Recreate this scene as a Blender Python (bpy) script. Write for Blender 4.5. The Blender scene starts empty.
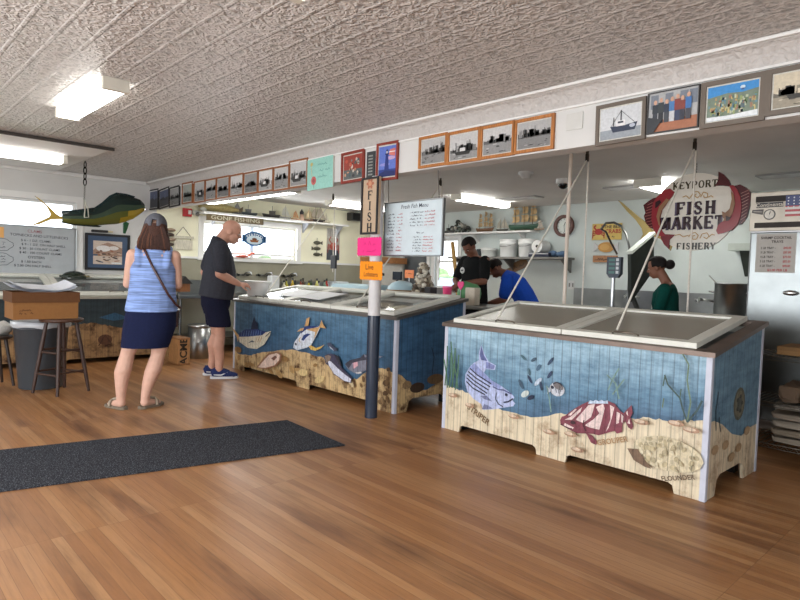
import bpy, bmesh, math, random
from mathutils import Vector, Matrix
SC = bpy.context.scene
COLL = SC.collection
V = Vector
PI = math.pi

# ------------------------------------------------------------------ camera, world, light, exposure
F0, PITCH, ROLL, YAW, EYE = 599.2, .045, .033, .817, 1.32
_F = V((math.cos(YAW)*math.cos(PITCH), math.sin(YAW)*math.cos(PITCH), -math.sin(PITCH)))
_R0 = V((math.sin(YAW), -math.cos(YAW), 0)); _U0 = _R0.cross(_F)
_R = math.cos(ROLL)*_R0 + math.sin(ROLL)*_U0
_U = -math.sin(ROLL)*_R0 + math.cos(ROLL)*_U0
cd = bpy.data.cameras.new('camera'); cam = bpy.data.objects.new('camera', cd); COLL.objects.link(cam)
cd.sensor_width = 36; cd.lens = F0*36/800; cd.clip_start = .05; cd.clip_end = 200
cam.matrix_world = Matrix(((_R.x, _U.x, -_F.x, 0), (_R.y, _U.y, -_F.y, 0), (_R.z, _U.z, -_F.z, EYE), (0, 0, 0, 1)))
SC.camera = cam
SC.view_settings.view_transform = 'Standard'; SC.view_settings.look = 'None'
SC.view_settings.gamma = 1; SC.view_settings.use_curve_mapping = False
SC.view_settings.exposure = 0.1

w = bpy.data.worlds.new('sky'); SC.world = w; w.use_nodes = True
bg = w.node_tree.nodes['Background']; bg.inputs[0].default_value = (.86, .93, 1, 1); bg.inputs[1].default_value = 3.0
TUBE = 15.0          # strength of the fluorescent tubes

def window_light(name, loc, rot, sx, sy, power, col=(.97, .985, 1)):
    l = bpy.data.lights.new(name, 'AREA'); l.shape = 'RECTANGLE'; l.size = sx; l.size_y = sy; l.energy = power; l.color = col
    o = bpy.data.objects.new(name, l); COLL.objects.link(o); o.location = loc; o.rotation_euler = rot
    return o
# daylight area lights in unseen, added openings behind and beside the camera (storefront on the street side)
window_light('added_daylight_storefront', (-2.62, 2.6, 1.35), (0, -PI/2, 0), 1.9, 5.4, 255)
window_light('added_daylight_entrance', (1.2, -1.72, 1.35), (PI/2, 0, 0), 2.2, 1.9, 14)
window_light('added_daylight_side', (-.3, 9.55, 1.7), (-PI/2, 0, 0), 2.6, 1.0, 30)
window_light('daylight_kitchen', (5.27, 9.62, 1.77), (-PI/2, 0, 0), 1.75, .6, 45)

# ------------------------------------------------------------------ picture point -> point on a plane of the place
def ray(u, v): return _F + _R*((u-400)/F0) - _U*((v-300)/F0)
def onp(u, v, ax, val):
    d = ray(u, v); o = V((0, 0, EYE)); t = (val-o[ax])/d[ax]
    return o + d*t
def onx(u, v, x): return onp(u, v, 0, x)
def ony(u, v, y): return onp(u, v, 1, y)
def onz(u, v, z): return onp(u, v, 2, z)

# ------------------------------------------------------------------ colour and materials
def lin(c):
    c = c/255.0
    return c/12.92 if c <= .04045 else ((c+.055)/1.055)**2.4
def C(r, g, b): return (lin(r), lin(g), lin(b), 1.0)

MATS = {}
def nodes_of(name):
    m = bpy.data.materials.new(name); m.use_nodes = True
    nt = m.node_tree; b = nt.nodes['Principled BSDF']
    MATS[name] = m
    return m, nt, b
def nd(nt, t, **kw):
    n = nt.nodes.new(t)
    for k, v in kw.items():
        if hasattr(n, k) and not k.startswith('i_'): setattr(n, k, v)
    return n
def L(nt, a, b): nt.links.new(a, b)

def mul_col(nt, a, b, fac=1.0, mode='MULTIPLY'):
    n = nt.nodes.new('ShaderNodeMix'); n.data_type = 'RGBA'; n.blend_type = mode
    n.inputs[0].default_value = fac
    L(nt, a, n.inputs[6]); L(nt, b, n.inputs[7])
    return n.outputs[2]
def ramp(nt, src, stops):
    r = nt.nodes.new('ShaderNodeValToRGB'); L(nt, src, r.inputs[0])
    el = r.color_ramp.elements
    el[0].position, el[0].color = stops[0]; el[1].position, el[1].color = stops[-1]
    for p, c in stops[1:-1]:
        e = el.new(p); e.color = c
    return r.outputs[0]
def g(v): return (v, v, v, 1)

def col_mat(name, rough=.5, metal=0, ns=20, amt=.12, bump=0, bs=60, scale=(1, 1, 1), spec=.5, emit=0):
    """paint taken from the mesh's own colour attribute with a little wear in it"""
    m, nt, b = nodes_of(name)
    at = nd(nt, 'ShaderNodeAttribute', attribute_name='Col')
    geo = nd(nt, 'ShaderNodeTexCoord')
    mp = nd(nt, 'ShaderNodeMapping'); mp.inputs['Scale'].default_value = scale
    L(nt, geo.outputs['Object'], mp.inputs['Vector'])
    no = nd(nt, 'ShaderNodeTexNoise'); no.inputs['Scale'].default_value = ns; no.inputs['Detail'].default_value = 4
    L(nt, mp.outputs[0], no.inputs['Vector'])
    r = ramp(nt, no.outputs[0], [(.3, g(1-amt)), (.7, g(1+amt*.6))])
    c = mul_col(nt, at.outputs['Color'], r)
    L(nt, c, b.inputs['Base Color'])
    b.inputs['Roughness'].default_value = rough; b.inputs['Metallic'].default_value = metal
    b.inputs['Specular IOR Level'].default_value = spec
    if bump:
        n2 = nd(nt, 'ShaderNodeTexNoise'); n2.inputs['Scale'].default_value = bs; L(nt, mp.outputs[0], n2.inputs['Vector'])
        bp = nd(nt, 'ShaderNodeBump'); bp.inputs['Strength'].default_value = bump; bp.inputs['Distance'].default_value = .01
        L(nt, n2.outputs[0], bp.inputs['Height']); L(nt, bp.outputs[0], b.inputs['Normal'])
    return m
col_mat('paint', .55, 0, 12, .06)
col_mat('matte', .9, 0, 30, .12, .2)
col_mat('gloss', .22, 0, 10, .05)
col_mat('metal', .32, 1, 6, .12)
col_mat('dull_metal', .5, .85, 8, .15)
col_mat('wood', .5, 0, 14, .3, scale=(6, 6, 1))
col_mat('cloth', .95, 0, 60, .12, .3, 200, spec=.15)
col_mat('skin', .6, 0, 25, .07, .05, 150)
col_mat('hair', .7, 0, 90, .35, .5, 160, spec=.3)
col_mat('print', .35, 0, 70, .12)
col_mat('card', .85, 0, 30, .06, spec=.2)
col_mat('plastic', .4, 0, 10, .05)
col_mat('leaf', .7, 0, 6, .35)

def m_knit():
    m, nt, b = nodes_of('knit')
    at = nd(nt, 'ShaderNodeAttribute', attribute_name='Col'); tc = nd(nt, 'ShaderNodeTexCoord')
    mp = nd(nt, 'ShaderNodeMapping'); mp.inputs['Scale'].default_value = (5, 5, 110); L(nt, tc.outputs['Object'], mp.inputs[0])
    no = nd(nt, 'ShaderNodeTexNoise'); no.inputs['Scale'].default_value = 1; no.inputs['Detail'].default_value = 3; L(nt, mp.outputs[0], no.inputs[0])
    r = ramp(nt, no.outputs[0], [(.35, g(.62)), (.5, g(1)), (.66, g(1.45))])
    L(nt, mul_col(nt, at.outputs['Color'], r), b.inputs['Base Color']); b.inputs['Roughness'].default_value = .95
m_knit()

def m_floor():
    m, nt, b = nodes_of('oak_floor')
    tc = nd(nt, 'ShaderNodeTexCoord')
    br = nd(nt, 'ShaderNodeTexBrick'); br.offset = .37; br.offset_frequency = 1; br.squash = 1
    mp = nd(nt, 'ShaderNodeMapping'); mp.inputs['Rotation'].default_value = (0, 0, PI/2); L(nt, tc.outputs['Object'], mp.inputs[0])
    L(nt, mp.outputs[0], br.inputs['Vector'])
    br.inputs['Scale'].default_value = 1; br.inputs['Brick Width'].default_value = 2.3; br.inputs['Row Height'].default_value = .052
    br.inputs['Mortar Size'].default_value = .0014; br.inputs['Mortar Smooth'].default_value = .3; br.inputs['Bias'].default_value = 0
    br.inputs['Color1'].default_value = g(.0); br.inputs['Color2'].default_value = g(1.0); br.inputs['Mortar'].default_value = g(.5)
    base = ramp(nt, br.outputs['Color'], [(0, C(146, 100, 62)), (.5, C(161, 114, 72)), (1, C(172, 128, 86))])
    mp2 = nd(nt, 'ShaderNodeMapping'); mp2.inputs['Scale'].default_value = (60, 3.2, 1); L(nt, tc.outputs['Object'], mp2.inputs[0])
    n1 = nd(nt, 'ShaderNodeTexNoise'); n1.inputs['Scale'].default_value = 1; n1.inputs['Detail'].default_value = 6; n1.inputs['Roughness'].default_value = .65; L(nt, mp2.outputs[0], n1.inputs[0])
    gr = ramp(nt, n1.outputs[0], [(.25, g(.74)), (.5, g(1)), (.75, g(1.14))])
    c = mul_col(nt, base, gr)
    mp3 = nd(nt, 'ShaderNodeMapping'); mp3.inputs['Scale'].default_value = (3.2, .55, 1); L(nt, tc.outputs['Object'], mp3.inputs[0])
    n2 = nd(nt, 'ShaderNodeTexNoise'); n2.inputs['Scale'].default_value = 1.2; n2.inputs['Detail'].default_value = 5; L(nt, mp3.outputs[0], n2.inputs[0])
    wear = ramp(nt, n2.outputs[0], [(.28, C(170, 158, 156)), (.46, g(1)), (.75, C(255, 248, 236))])
    c = mul_col(nt, c, wear)
    dk = ramp(nt, br.outputs['Fac'], [(0, g(1)), (1, g(.62))])
    c = mul_col(nt, c, dk)
    L(nt, c, b.inputs['Base Color'])
    rr = ramp(nt, n2.outputs[0], [(.3, g(.46)), (.7, g(.3))]); L(nt, rr, b.inputs['Roughness'])
    b.inputs['Specular IOR Level'].default_value = .4
    bp = nd(nt, 'ShaderNodeBump'); bp.inputs['Strength'].default_value = .12; bp.inputs['Distance'].default_value = .003
    L(nt, n1.outputs[0], bp.inputs['Height']); L(nt, bp.outputs[0], b.inputs['Normal'])
m_floor()

def m_tin(name, col, seam=.162, rough=.38, strength=.9, seams=True, vert=False, lo=.84):
    m, nt, b = nodes_of(name)
    tc = nd(nt, 'ShaderNodeTexCoord')
    mp = nd(nt, 'ShaderNodeMapping'); L(nt, tc.outputs['Object'], mp.inputs[0])
    if vert: mp.inputs['Rotation'].default_value = (0, PI/2, 0)
    no = nd(nt, 'ShaderNodeTexNoise'); no.inputs['Scale'].default_value = 9; no.inputs['Detail'].default_value = 2; L(nt, mp.outputs[0], no.inputs[0])
    add = nd(nt, 'ShaderNodeMixRGB'); add.inputs[0].default_value = .09; L(nt, mp.outputs[0], add.inputs[1]); L(nt, no.outputs['Color'], add.inputs[2])
    vo = nd(nt, 'ShaderNodeTexVoronoi'); vo.feature = 'DISTANCE_TO_EDGE'; vo.inputs['Scale'].default_value = 19; L(nt, add.outputs[0], vo.inputs['Vector'])
    pr = ramp(nt, vo.outputs['Distance'], [(0, g(1)), (.1, g(.75)), (.35, g(0))])
    wv = nd(nt, 'ShaderNodeTexWave'); wv.wave_type = 'RINGS'; wv.inputs['Scale'].default_value = 6; wv.inputs['Distortion'].default_value = 14; wv.inputs['Detail'].default_value = 2; wv.inputs['Detail Scale'].default_value = 3
    L(nt, mp.outputs[0], wv.inputs['Vector'])
    sm = nd(nt, 'ShaderNodeMath', operation='ADD'); L(nt, pr, sm.inputs[0])
    hw = nd(nt, 'ShaderNodeMath', operation='MULTIPLY'); hw.inputs[1].default_value = .7; L(nt, wv.outputs['Fac'], hw.inputs[0]); L(nt, hw.outputs[0], sm.inputs[1])
    h = sm.outputs[0]
    colr = ramp(nt, h, [(0, tuple(x*lo for x in col[:3])+(1,)), (.8, col), (1.0, tuple(min(1, x*(2-lo)) for x in col[:3])+(1,))])
    if seams:
        sx = nd(nt, 'ShaderNodeSeparateXYZ'); L(nt, tc.outputs['Object'], sx.inputs[0])
        tot = None
        for ax, per, wid in ((0, seam, .045), (1, .62, .012)):
            dv = nd(nt, 'ShaderNodeMath', operation='DIVIDE'); dv.inputs[1].default_value = per; L(nt, sx.outputs[ax], dv.inputs[0])
            fr = nd(nt, 'ShaderNodeMath', operation='FRACT'); L(nt, dv.outputs[0], fr.inputs[0])
            sb = nd(nt, 'ShaderNodeMath', operation='SUBTRACT'); sb.inputs[1].default_value = .5; L(nt, fr.outputs[0], sb.inputs[0])
            ab = nd(nt, 'ShaderNodeMath', operation='ABSOLUTE'); L(nt, sb.outputs[0], ab.inputs[0])
            rr = ramp(nt, ab.outputs[0], [(0, g(1)), (wid, g(.9)), (wid*2, g(0))])
            if tot is None: tot = rr
            else:
                mx = nd(nt, 'ShaderNodeMath', operation='MAXIMUM'); L(nt, tot, mx.inputs[0]); L(nt, rr, mx.inputs[1]); tot = mx.outputs[0]
        sc2 = nd(nt, 'ShaderNodeMath', operation='MULTIPLY_ADD'); sc2.inputs[1].default_value = 1.1; L(nt, tot, sc2.inputs[0]); L(nt, h, sc2.inputs[2]); h = sc2.outputs[0]
    L(nt, colr, b.inputs['Base Color'])
    bp = nd(nt, 'ShaderNodeBump'); bp.inputs['Strength'].default_value = strength; bp.inputs['Distance'].default_value = .006
    L(nt, h, bp.inputs['Height']); L(nt, bp.outputs[0], b.inputs['Normal'])
    b.inputs['Roughness'].default_value = rough
m_tin('tin_ceiling', C(190, 186, 183), strength=1.0, lo=.78)
m_tin('tin_cornice', C(186, 182, 179), strength=.6, seams=False, vert=True, rough=.5, lo=.95)

def plain(name, col, rough=.7, ns=3, amt=.05, bump=.03, spec=.4):
    m, nt, b = nodes_of(name)
    tc = nd(nt, 'ShaderNodeTexCoord'); no = nd(nt, 'ShaderNodeTexNoise'); no.inputs['Scale'].default_value = ns; no.inputs['Detail'].default_value = 5
    L(nt, tc.outputs['Object'], no.inputs[0])
    r = ramp(nt, no.outputs[0], [(.3, tuple(x*(1-amt) for x in col[:3])+(1,)), (.7, tuple(min(1, x*(1+amt)) for x in col[:3])+(1,))])
    L(nt, r, b.inputs['Base Color']); b.inputs['Roughness'].default_value = rough; b.inputs['Specular IOR Level'].default_value = spec
    n2 = nd(nt, 'ShaderNodeTexNoise'); n2.inputs['Scale'].default_value = 90; L(nt, tc.outputs['Object'], n2.inputs[0])
    bp = nd(nt, 'ShaderNodeBump'); bp.inputs['Strength'].default_value = bump; bp.inputs['Distance'].default_value = .004
    L(nt, n2.outputs[0], bp.inputs['Height']); L(nt, bp.outputs[0], b.inputs['Normal'])
    return m
plain('white_plaster', C(210, 210, 208))
plain('cream_plaster', C(236, 233, 208))
plain('sage_plaster', C(198, 206, 203))
plain('kitchen_ceiling', C(226, 226, 224), ns=2)
plain('white_trim', C(228, 228, 226), .45)
plain('splash', C(150, 146, 128), .45, 4, .08, spec=.5)
plain('asphalt', C(150, 150, 145), .9)

def m_mural(name, kind):
    m, nt, b = nodes_of(name)
    at = nd(nt, 'ShaderNodeAttribute', attribute_name='Col'); tc = nd(nt, 'ShaderNodeTexCoord')
    uv = nd(nt, 'ShaderNodeAttribute', attribute_name='Run')      # metres along the board run
    c = at.outputs['Color']
    mp = nd(nt, 'ShaderNodeMapping'); L(nt, tc.outputs['Object'], mp.inputs[0])
    if kind == 'water':
        mp.inputs['Scale'].default_value = (3, 3, 9)
        n = nd(nt, 'ShaderNodeTexNoise'); n.inputs['Scale'].default_value = 1.6; n.inputs['Detail'].default_value = 6; n.inputs['Roughness'].default_value = .7; L(nt, mp.outputs[0], n.inputs[0])
        c = mul_col(nt, c, ramp(nt, n.outputs[0], [(.28, C(172, 190, 200)), (.5, g(1)), (.72, (1.5, 1.4, 1.32, 1))]))
    elif kind == 'paint':
        n = nd(nt, 'ShaderNodeTexNoise'); n.inputs['Scale'].default_value = 38; n.inputs['Detail'].default_value = 5; n.inputs['Roughness'].default_value = .7; L(nt, mp.outputs[0], n.inputs[0])
        c = mul_col(nt, c, ramp(nt, n.outputs[0], [(.3, g(.66)), (.5, g(1)), (.72, g(1.25))]))
    else:
        n = nd(nt, 'ShaderNodeTexNoise'); n.inputs['Scale'].default_value = 7; n.inputs['Detail'].default_value = 7; n.inputs['Roughness'].default_value = .72; L(nt, mp.outputs[0], n.inputs[0])
        d = C(150, 112, 70) if kind == 'sand' else C(96, 62, 34)
        c = mul_col(nt, c, ramp(nt, n.outputs[0], [(.3 if kind == 'sand' else .36, d), (.5 if kind == 'sand' else .54, g(1)), (.75, (1.15, 1.15, 1.15, 1))]), 1 if kind != 'sand' else .75)
    n2 = nd(nt, 'ShaderNodeTexNoise'); n2.inputs['Scale'].default_value = 1.0; n2.inputs['Detail'].default_value = 3
    mp2 = nd(nt, 'ShaderNodeMapping'); mp2.inputs['Scale'].default_value = (70, 70, 2.5); L(nt, tc.outputs['Object'], mp2.inputs[0]); L(nt, mp2.outputs[0], n2.inputs[0])
    c = mul_col(nt, c, ramp(nt, n2.outputs[0], [(.3, g(.8)), (.6, g(1.06))]))
    dv = nd(nt, 'ShaderNodeMath', operation='DIVIDE'); dv.inputs[1].default_value = .072; L(nt, uv.outputs['Fac'], dv.inputs[0])
    fr = nd(nt, 'ShaderNodeMath', operation='FRACT'); L(nt, dv.outputs[0], fr.inputs[0])
    gv = ramp(nt, fr.outputs[0], [(0, g(.5)), (.035, g(.55)), (.1, g(1)), (.94, g(1)), (1, g(.8))])
    c = mul_col(nt, c, gv)
    L(nt, c, b.inputs['Base Color']); b.inputs['Roughness'].default_value = .55
    bp = nd(nt, 'ShaderNodeBump'); bp.inputs['Strength'].default_value = .5; bp.inputs['Distance'].default_value = .004
    L(nt, gv, bp.inputs['Height']); L(nt, bp.outputs[0], b.inputs['Normal'])
m_mural('mural_water', 'water'); m_mural('mural_sand', 'sand'); m_mural('mural_rock', 'rock'); m_mural('mural_paint', 'paint')

def m_emit(name, col, s):
    m, nt, b = nodes_of(name)
    b.inputs['Base Color'].default_value = col; b.inputs['Emission Color'].default_value = col; b.inputs['Emission Strength'].default_value = s
m_emit('tube_light', (1, .985, .93, 1), TUBE); m_emit('dim_tube_light', (1, .985, .93, 1), TUBE*.6)

def m_glass(name, tint=(1, 1, 1, 1), haze=0.0, rough=.04, refl=.92):
    m, nt, b = nodes_of(name)
    out = nt.nodes['Material Output']
    tr = nd(nt, 'ShaderNodeBsdfTransparent'); tr.inputs[0].default_value = tint
    gl = nd(nt, 'ShaderNodeBsdfGlossy'); gl.inputs['Roughness'].default_value = rough
    lw = nd(nt, 'ShaderNodeLayerWeight'); lw.inputs[0].default_value = .5
    pw = nd(nt, 'ShaderNodeMath', operation='POWER'); pw.inputs[1].default_value = 5; L(nt, lw.outputs['Facing'], pw.inputs[0])
    fr = nd(nt, 'ShaderNodeMath', operation='MULTIPLY_ADD'); fr.inputs[1].default_value = refl; fr.inputs[2].default_value = .035; L(nt, pw.outputs[0], fr.inputs[0])
    mx = nd(nt, 'ShaderNodeMixShader'); L(nt, fr.outputs[0], mx.inputs[0]); L(nt, tr.outputs[0], mx.inputs[1]); L(nt, gl.outputs[0], mx.inputs[2])
    res = mx.outputs[0]
    if haze:
        df = nd(nt, 'ShaderNodeBsdfDiffuse'); df.inputs[0].default_value = C(188, 180, 166)
        m2 = nd(nt, 'ShaderNodeMixShader'); m2.inputs[0].default_value = haze
        L(nt, res, m2.inputs[1]); L(nt, df.outputs[0], m2.inputs[2]); res = m2.outputs[0]
    L(nt, res, out.inputs['Surface'])
m_glass('window_glass'); m_glass('lid_glass', (.92, .95, .94, 1), .45, .22); m_glass('lid_glass_clear', (.97, .98, .98, 1), .03, .04, .4)

def m_mat():
    m, nt, b = nodes_of('coir')
    tc = nd(nt, 'ShaderNodeTexCoord'); no = nd(nt, 'ShaderNodeTexNoise'); no.inputs['Scale'].default_value = 130; no.inputs['Detail'].default_value = 3; L(nt, tc.outputs['Object'], no.inputs[0])
    L(nt, ramp(nt, no.outputs[0], [(.35, C(34, 36, 41)), (.55, C(60, 62, 68)), (.72, C(130, 132, 138))]), b.inputs['Base Color'])
    b.inputs['Roughness'].default_value = 1; b.inputs['Specular IOR Level'].default_value = .1
    bp = nd(nt, 'ShaderNodeBump'); bp.inputs['Strength'].default_value = .8; bp.inputs['Distance'].default_value = .01; L(nt, no.outputs[0], bp.inputs['Height']); L(nt, bp.outputs[0], b.inputs['Normal'])
m_mat()

# ------------------------------------------------------------------ mesh building
def world_loc(o):
    m = Matrix.Identity(4)
    while o is not None:
        m = (Matrix.Translation(o.location) @ o.rotation_euler.to_matrix().to_4x4()) @ m
        o = o.parent
    return m

class MB:
    def __init__(s): s.v = []; s.f = []; s.c = []; s.m = []; s.sm = []; s.run = None
    def add(s, vs, fs, col, mi=0, smooth=False):
        b = len(s.v); s.v += [V(x) for x in vs]
        for f in fs: s.f.append([b+i for i in f]); s.c.append(col); s.m.append(mi); s.sm.append(smooth)
        return s
    def hexa(s, p, col, mi=0):
        return s.add(p, [(0, 3, 2, 1), (4, 5, 6, 7), (0, 1, 5, 4), (1, 2, 6, 5), (2, 3, 7, 6), (3, 0, 4, 7)], col, mi)
    def box(s, c, d, col, rot=None, mi=0, bev=0):
        x, y, z = d[0]/2, d[1]/2, d[2]/2
        if bev:
            bm = bmesh.new(); bmesh.ops.create_cube(bm, size=1)
            for v in bm.verts: v.co = V((v.co.x*d[0], v.co.y*d[1], v.co.z*d[2]))
            bmesh.ops.bevel(bm, geom=bm.edges[:], offset=min(bev, .45*min(d)), segments=2, affect='EDGES', profile=.6)
            bm.verts.index_update(); vs = [v.co.copy() for v in bm.verts]; fs = [[v.index for v in f.verts] for f in bm.faces]; bm.free()
            if rot is not None: vs = [rot @ v for v in vs]
            return s.add([v+V(c) for v in vs], fs, col, mi)
        vs = [V(q) for q in ((-x, -y, -z), (x, -y, -z), (x, y, -z), (-x, y, -z), (-x, -y, z), (x, -y, z), (x, y, z), (-x, y, z))]
        if rot is not None: vs = [rot @ v for v in vs]
        return s.hexa([v+V(c) for v in vs], col, mi)
    def bb(s, a, b, col, mi=0, bev=0):
        a, b = V(a), V(b)
        return s.box((a+b)/2, [abs(q) for q in (b-a)], col, None, mi, bev)
    def tube(s, pts, r, col, n=8, mi=0, caps=True):
        pts = [V(p) for p in pts]; k = len(pts)
        rs = r if isinstance(r, (list, tuple)) else [r]*k
        vs = []; ref = None
        for i, p in enumerate(pts):
            t = (pts[min(i+1, k-1)]-pts[max(i-1, 0)]).normalized()
            if ref is None: ref = t.orthogonal().normalized()
            a = (ref-t*ref.dot(t))
            a = a.normalized() if a.length > 1e-6 else t.orthogonal().normalized()
            ref = a; bq = t.cross(a)
            for j in range(n):
                q = 2*PI*j/n
                vs.append(p+(a*math.cos(q)+bq*math.sin(q))*rs[i])
        fs = [(i*n+j, i*n+(j+1) % n, (i+1)*n+(j+1) % n, (i+1)*n+j) for i in range(k-1) for j in range(n)]
        s.add(vs, fs, col, mi, True)
        if caps: s.add(vs[:n], [list(range(n))[::-1]], col, mi); s.add(vs[-n:], [list(range(n))], col, mi)
        return s
    def cyl(s, p0, p1, r0, r1=None, col=None, n=20, mi=0): return s.tube([p0, p1], [r0, r0 if r1 is None else r1], col, n, mi)
    def lathe(s, c, prof, col, n=24, mi=0, smooth=True):
        c = V(c); vs = []
        for r, z in prof:
            for j in range(n):
                q = 2*PI*j/n; vs.append(c+V((r*math.cos(q), r*math.sin(q), z)))
        k = len(prof)
        fs = [(i*n+j, i*n+(j+1) % n, (i+1)*n+(j+1) % n, (i+1)*n+j) for i in range(k-1) for j in range(n)]
        s.add(vs, fs, col, mi, smooth)
        s.add(vs[:n], [list(range(n))[::-1]], col, mi); s.add(vs[-n:], [list(range(n))], col, mi)
        return s
    def ell(s, c, r, col, rot=None, n=14, k=9, mi=0, keep=None):
        c = V(c); vs = []; fs = []
        for i in range(k+1):
            th = PI*i/k
            for j in range(n):
                q = 2*PI*j/n
                d = V((math.sin(th)*math.cos(q), math.sin(th)*math.sin(q), math.cos(th)))
                p = V((d.x*r[0], d.y*r[1], d.z*r[2]))
                if rot is not None: p = rot @ p
                vs.append(c+p)
        for i in range(k):
            for j in range(n):
                th = PI*(i+.5)/k; q = 2*PI*(j+.5)/n
                if keep and not keep(math.sin(th)*math.cos(q), math.sin(th)*math.sin(q), math.cos(th)): continue
                fs.append((i*n+j, (i+1)*n+j, (i+1)*n+(j+1) % n, i*n+(j+1) % n))
        return s.add(vs, fs, col, mi, True)
    def loft(s, rings, col, side=(0, 1, 0), n=18, mi=0):
        """rings: (centre, half depth, half width); oriented along the path with `side` as the width axis"""
        side = V(side); k = len(rings); vs = []
        for i, (p, a, b) in enumerate(rings):
            t = (V(rings[min(i+1, k-1)][0])-V(rings[max(i-1, 0)][0])).normalized()
            sd = (side-t*side.dot(t)).normalized(); fw = sd.cross(t)
            for j in range(n):
                q = 2*PI*j/n; vs.append(V(p)+fw*(a*math.cos(q))+sd*(b*math.sin(q)))
        fs = [(i*n+j, i*n+(j+1) % n, (i+1)*n+(j+1) % n, (i+1)*n+j) for i in range(k-1) for j in range(n)]
        s.add(vs, fs, col, mi, True)
        s.add(vs[:n], [list(range(n))[::-1]], col, mi); s.add(vs[-n:], [list(range(n))], col, mi)
        return s
    def prism(s, pts, ext, col, mi=0, smooth=False):
        pts = [V(p) for p in pts]; e = V(ext); n = len(pts)
        s.add(pts+[p+e for p in pts], [list(range(n))[::-1], [n+i for i in range(n)]]+[(i, (i+1) % n, n+(i+1) % n, n+i) for i in range(n)], col, mi, smooth)
        return s
    def poly(s, pts, col, mi=0): return s.add(pts, [list(range(len(pts)))], col, mi)
    def build(s, name, mat='paint', parent=None, local=False, recalc=True):
        me = bpy.data.meshes.new(name)
        vs = s.v
        if parent is not None and not local:
            inv = world_loc(parent).inverted(); vs = [inv @ p for p in vs]
        me.from_pydata([tuple(p) for p in vs], [], s.f)
        for mm in (mat if isinstance(mat, (list, tuple)) else [mat]): me.materials.append(MATS[mm])
        at = me.color_attributes.new('Col', 'FLOAT_COLOR', 'CORNER')
        data = []
        for p in me.polygons:
            c = s.c[p.index]; p.material_index = s.m[p.index]; p.use_smooth = s.sm[p.index]
            data += list(c)*p.loop_total
        at.data.foreach_set('color', data)
        if s.run is not None:
            ra = me.attributes.new('Run', 'FLOAT', 'POINT'); ra.data.foreach_set('value', [s.run(p) for p in s.v])
        if recalc:
            bm = bmesh.new(); bm.from_mesh(me); bmesh.ops.recalc_face_normals(bm, faces=bm.faces[:]); bm.to_mesh(me); bm.free()
        me.update()
        o = bpy.data.objects.new(name, me); COLL.objects.link(o)
        if parent is not None: o.parent = parent
        return o

def tag(o, label=None, cat=None, group=None, kind=None):
    if label: o['label'] = label
    if cat: o['category'] = cat
    if group: o['group'] = group
    if kind: o['kind'] = kind
    return o
def thing(name, label, cat, loc=(0, 0, 0), rz=0, group=None):
    o = bpy.data.objects.new(name, None); COLL.objects.link(o); o.location = loc; o.rotation_euler = (0, 0, rz)
    o.empty_display_size = .1
    return tag(o, label, cat, group)
def struct(o): o['kind'] = 'structure'; return o
def rebase(o, loc):
    """put a one-mesh thing's origin at its base"""
    loc = V(loc); o.data.transform(Matrix.Translation(-loc)); o.location = loc; return o
def one(mb, name, mat, label, cat, loc=None, group=None):
    o = mb.build(name, mat)
    if loc is None:
        xs = [v.co for v in o.data.vertices]; loc = (sum(v.x for v in xs)/len(xs), sum(v.y for v in xs)/len(xs), min(v.z for v in xs))
    rebase(o, loc)
    return tag(o, label, cat, group)

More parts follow.
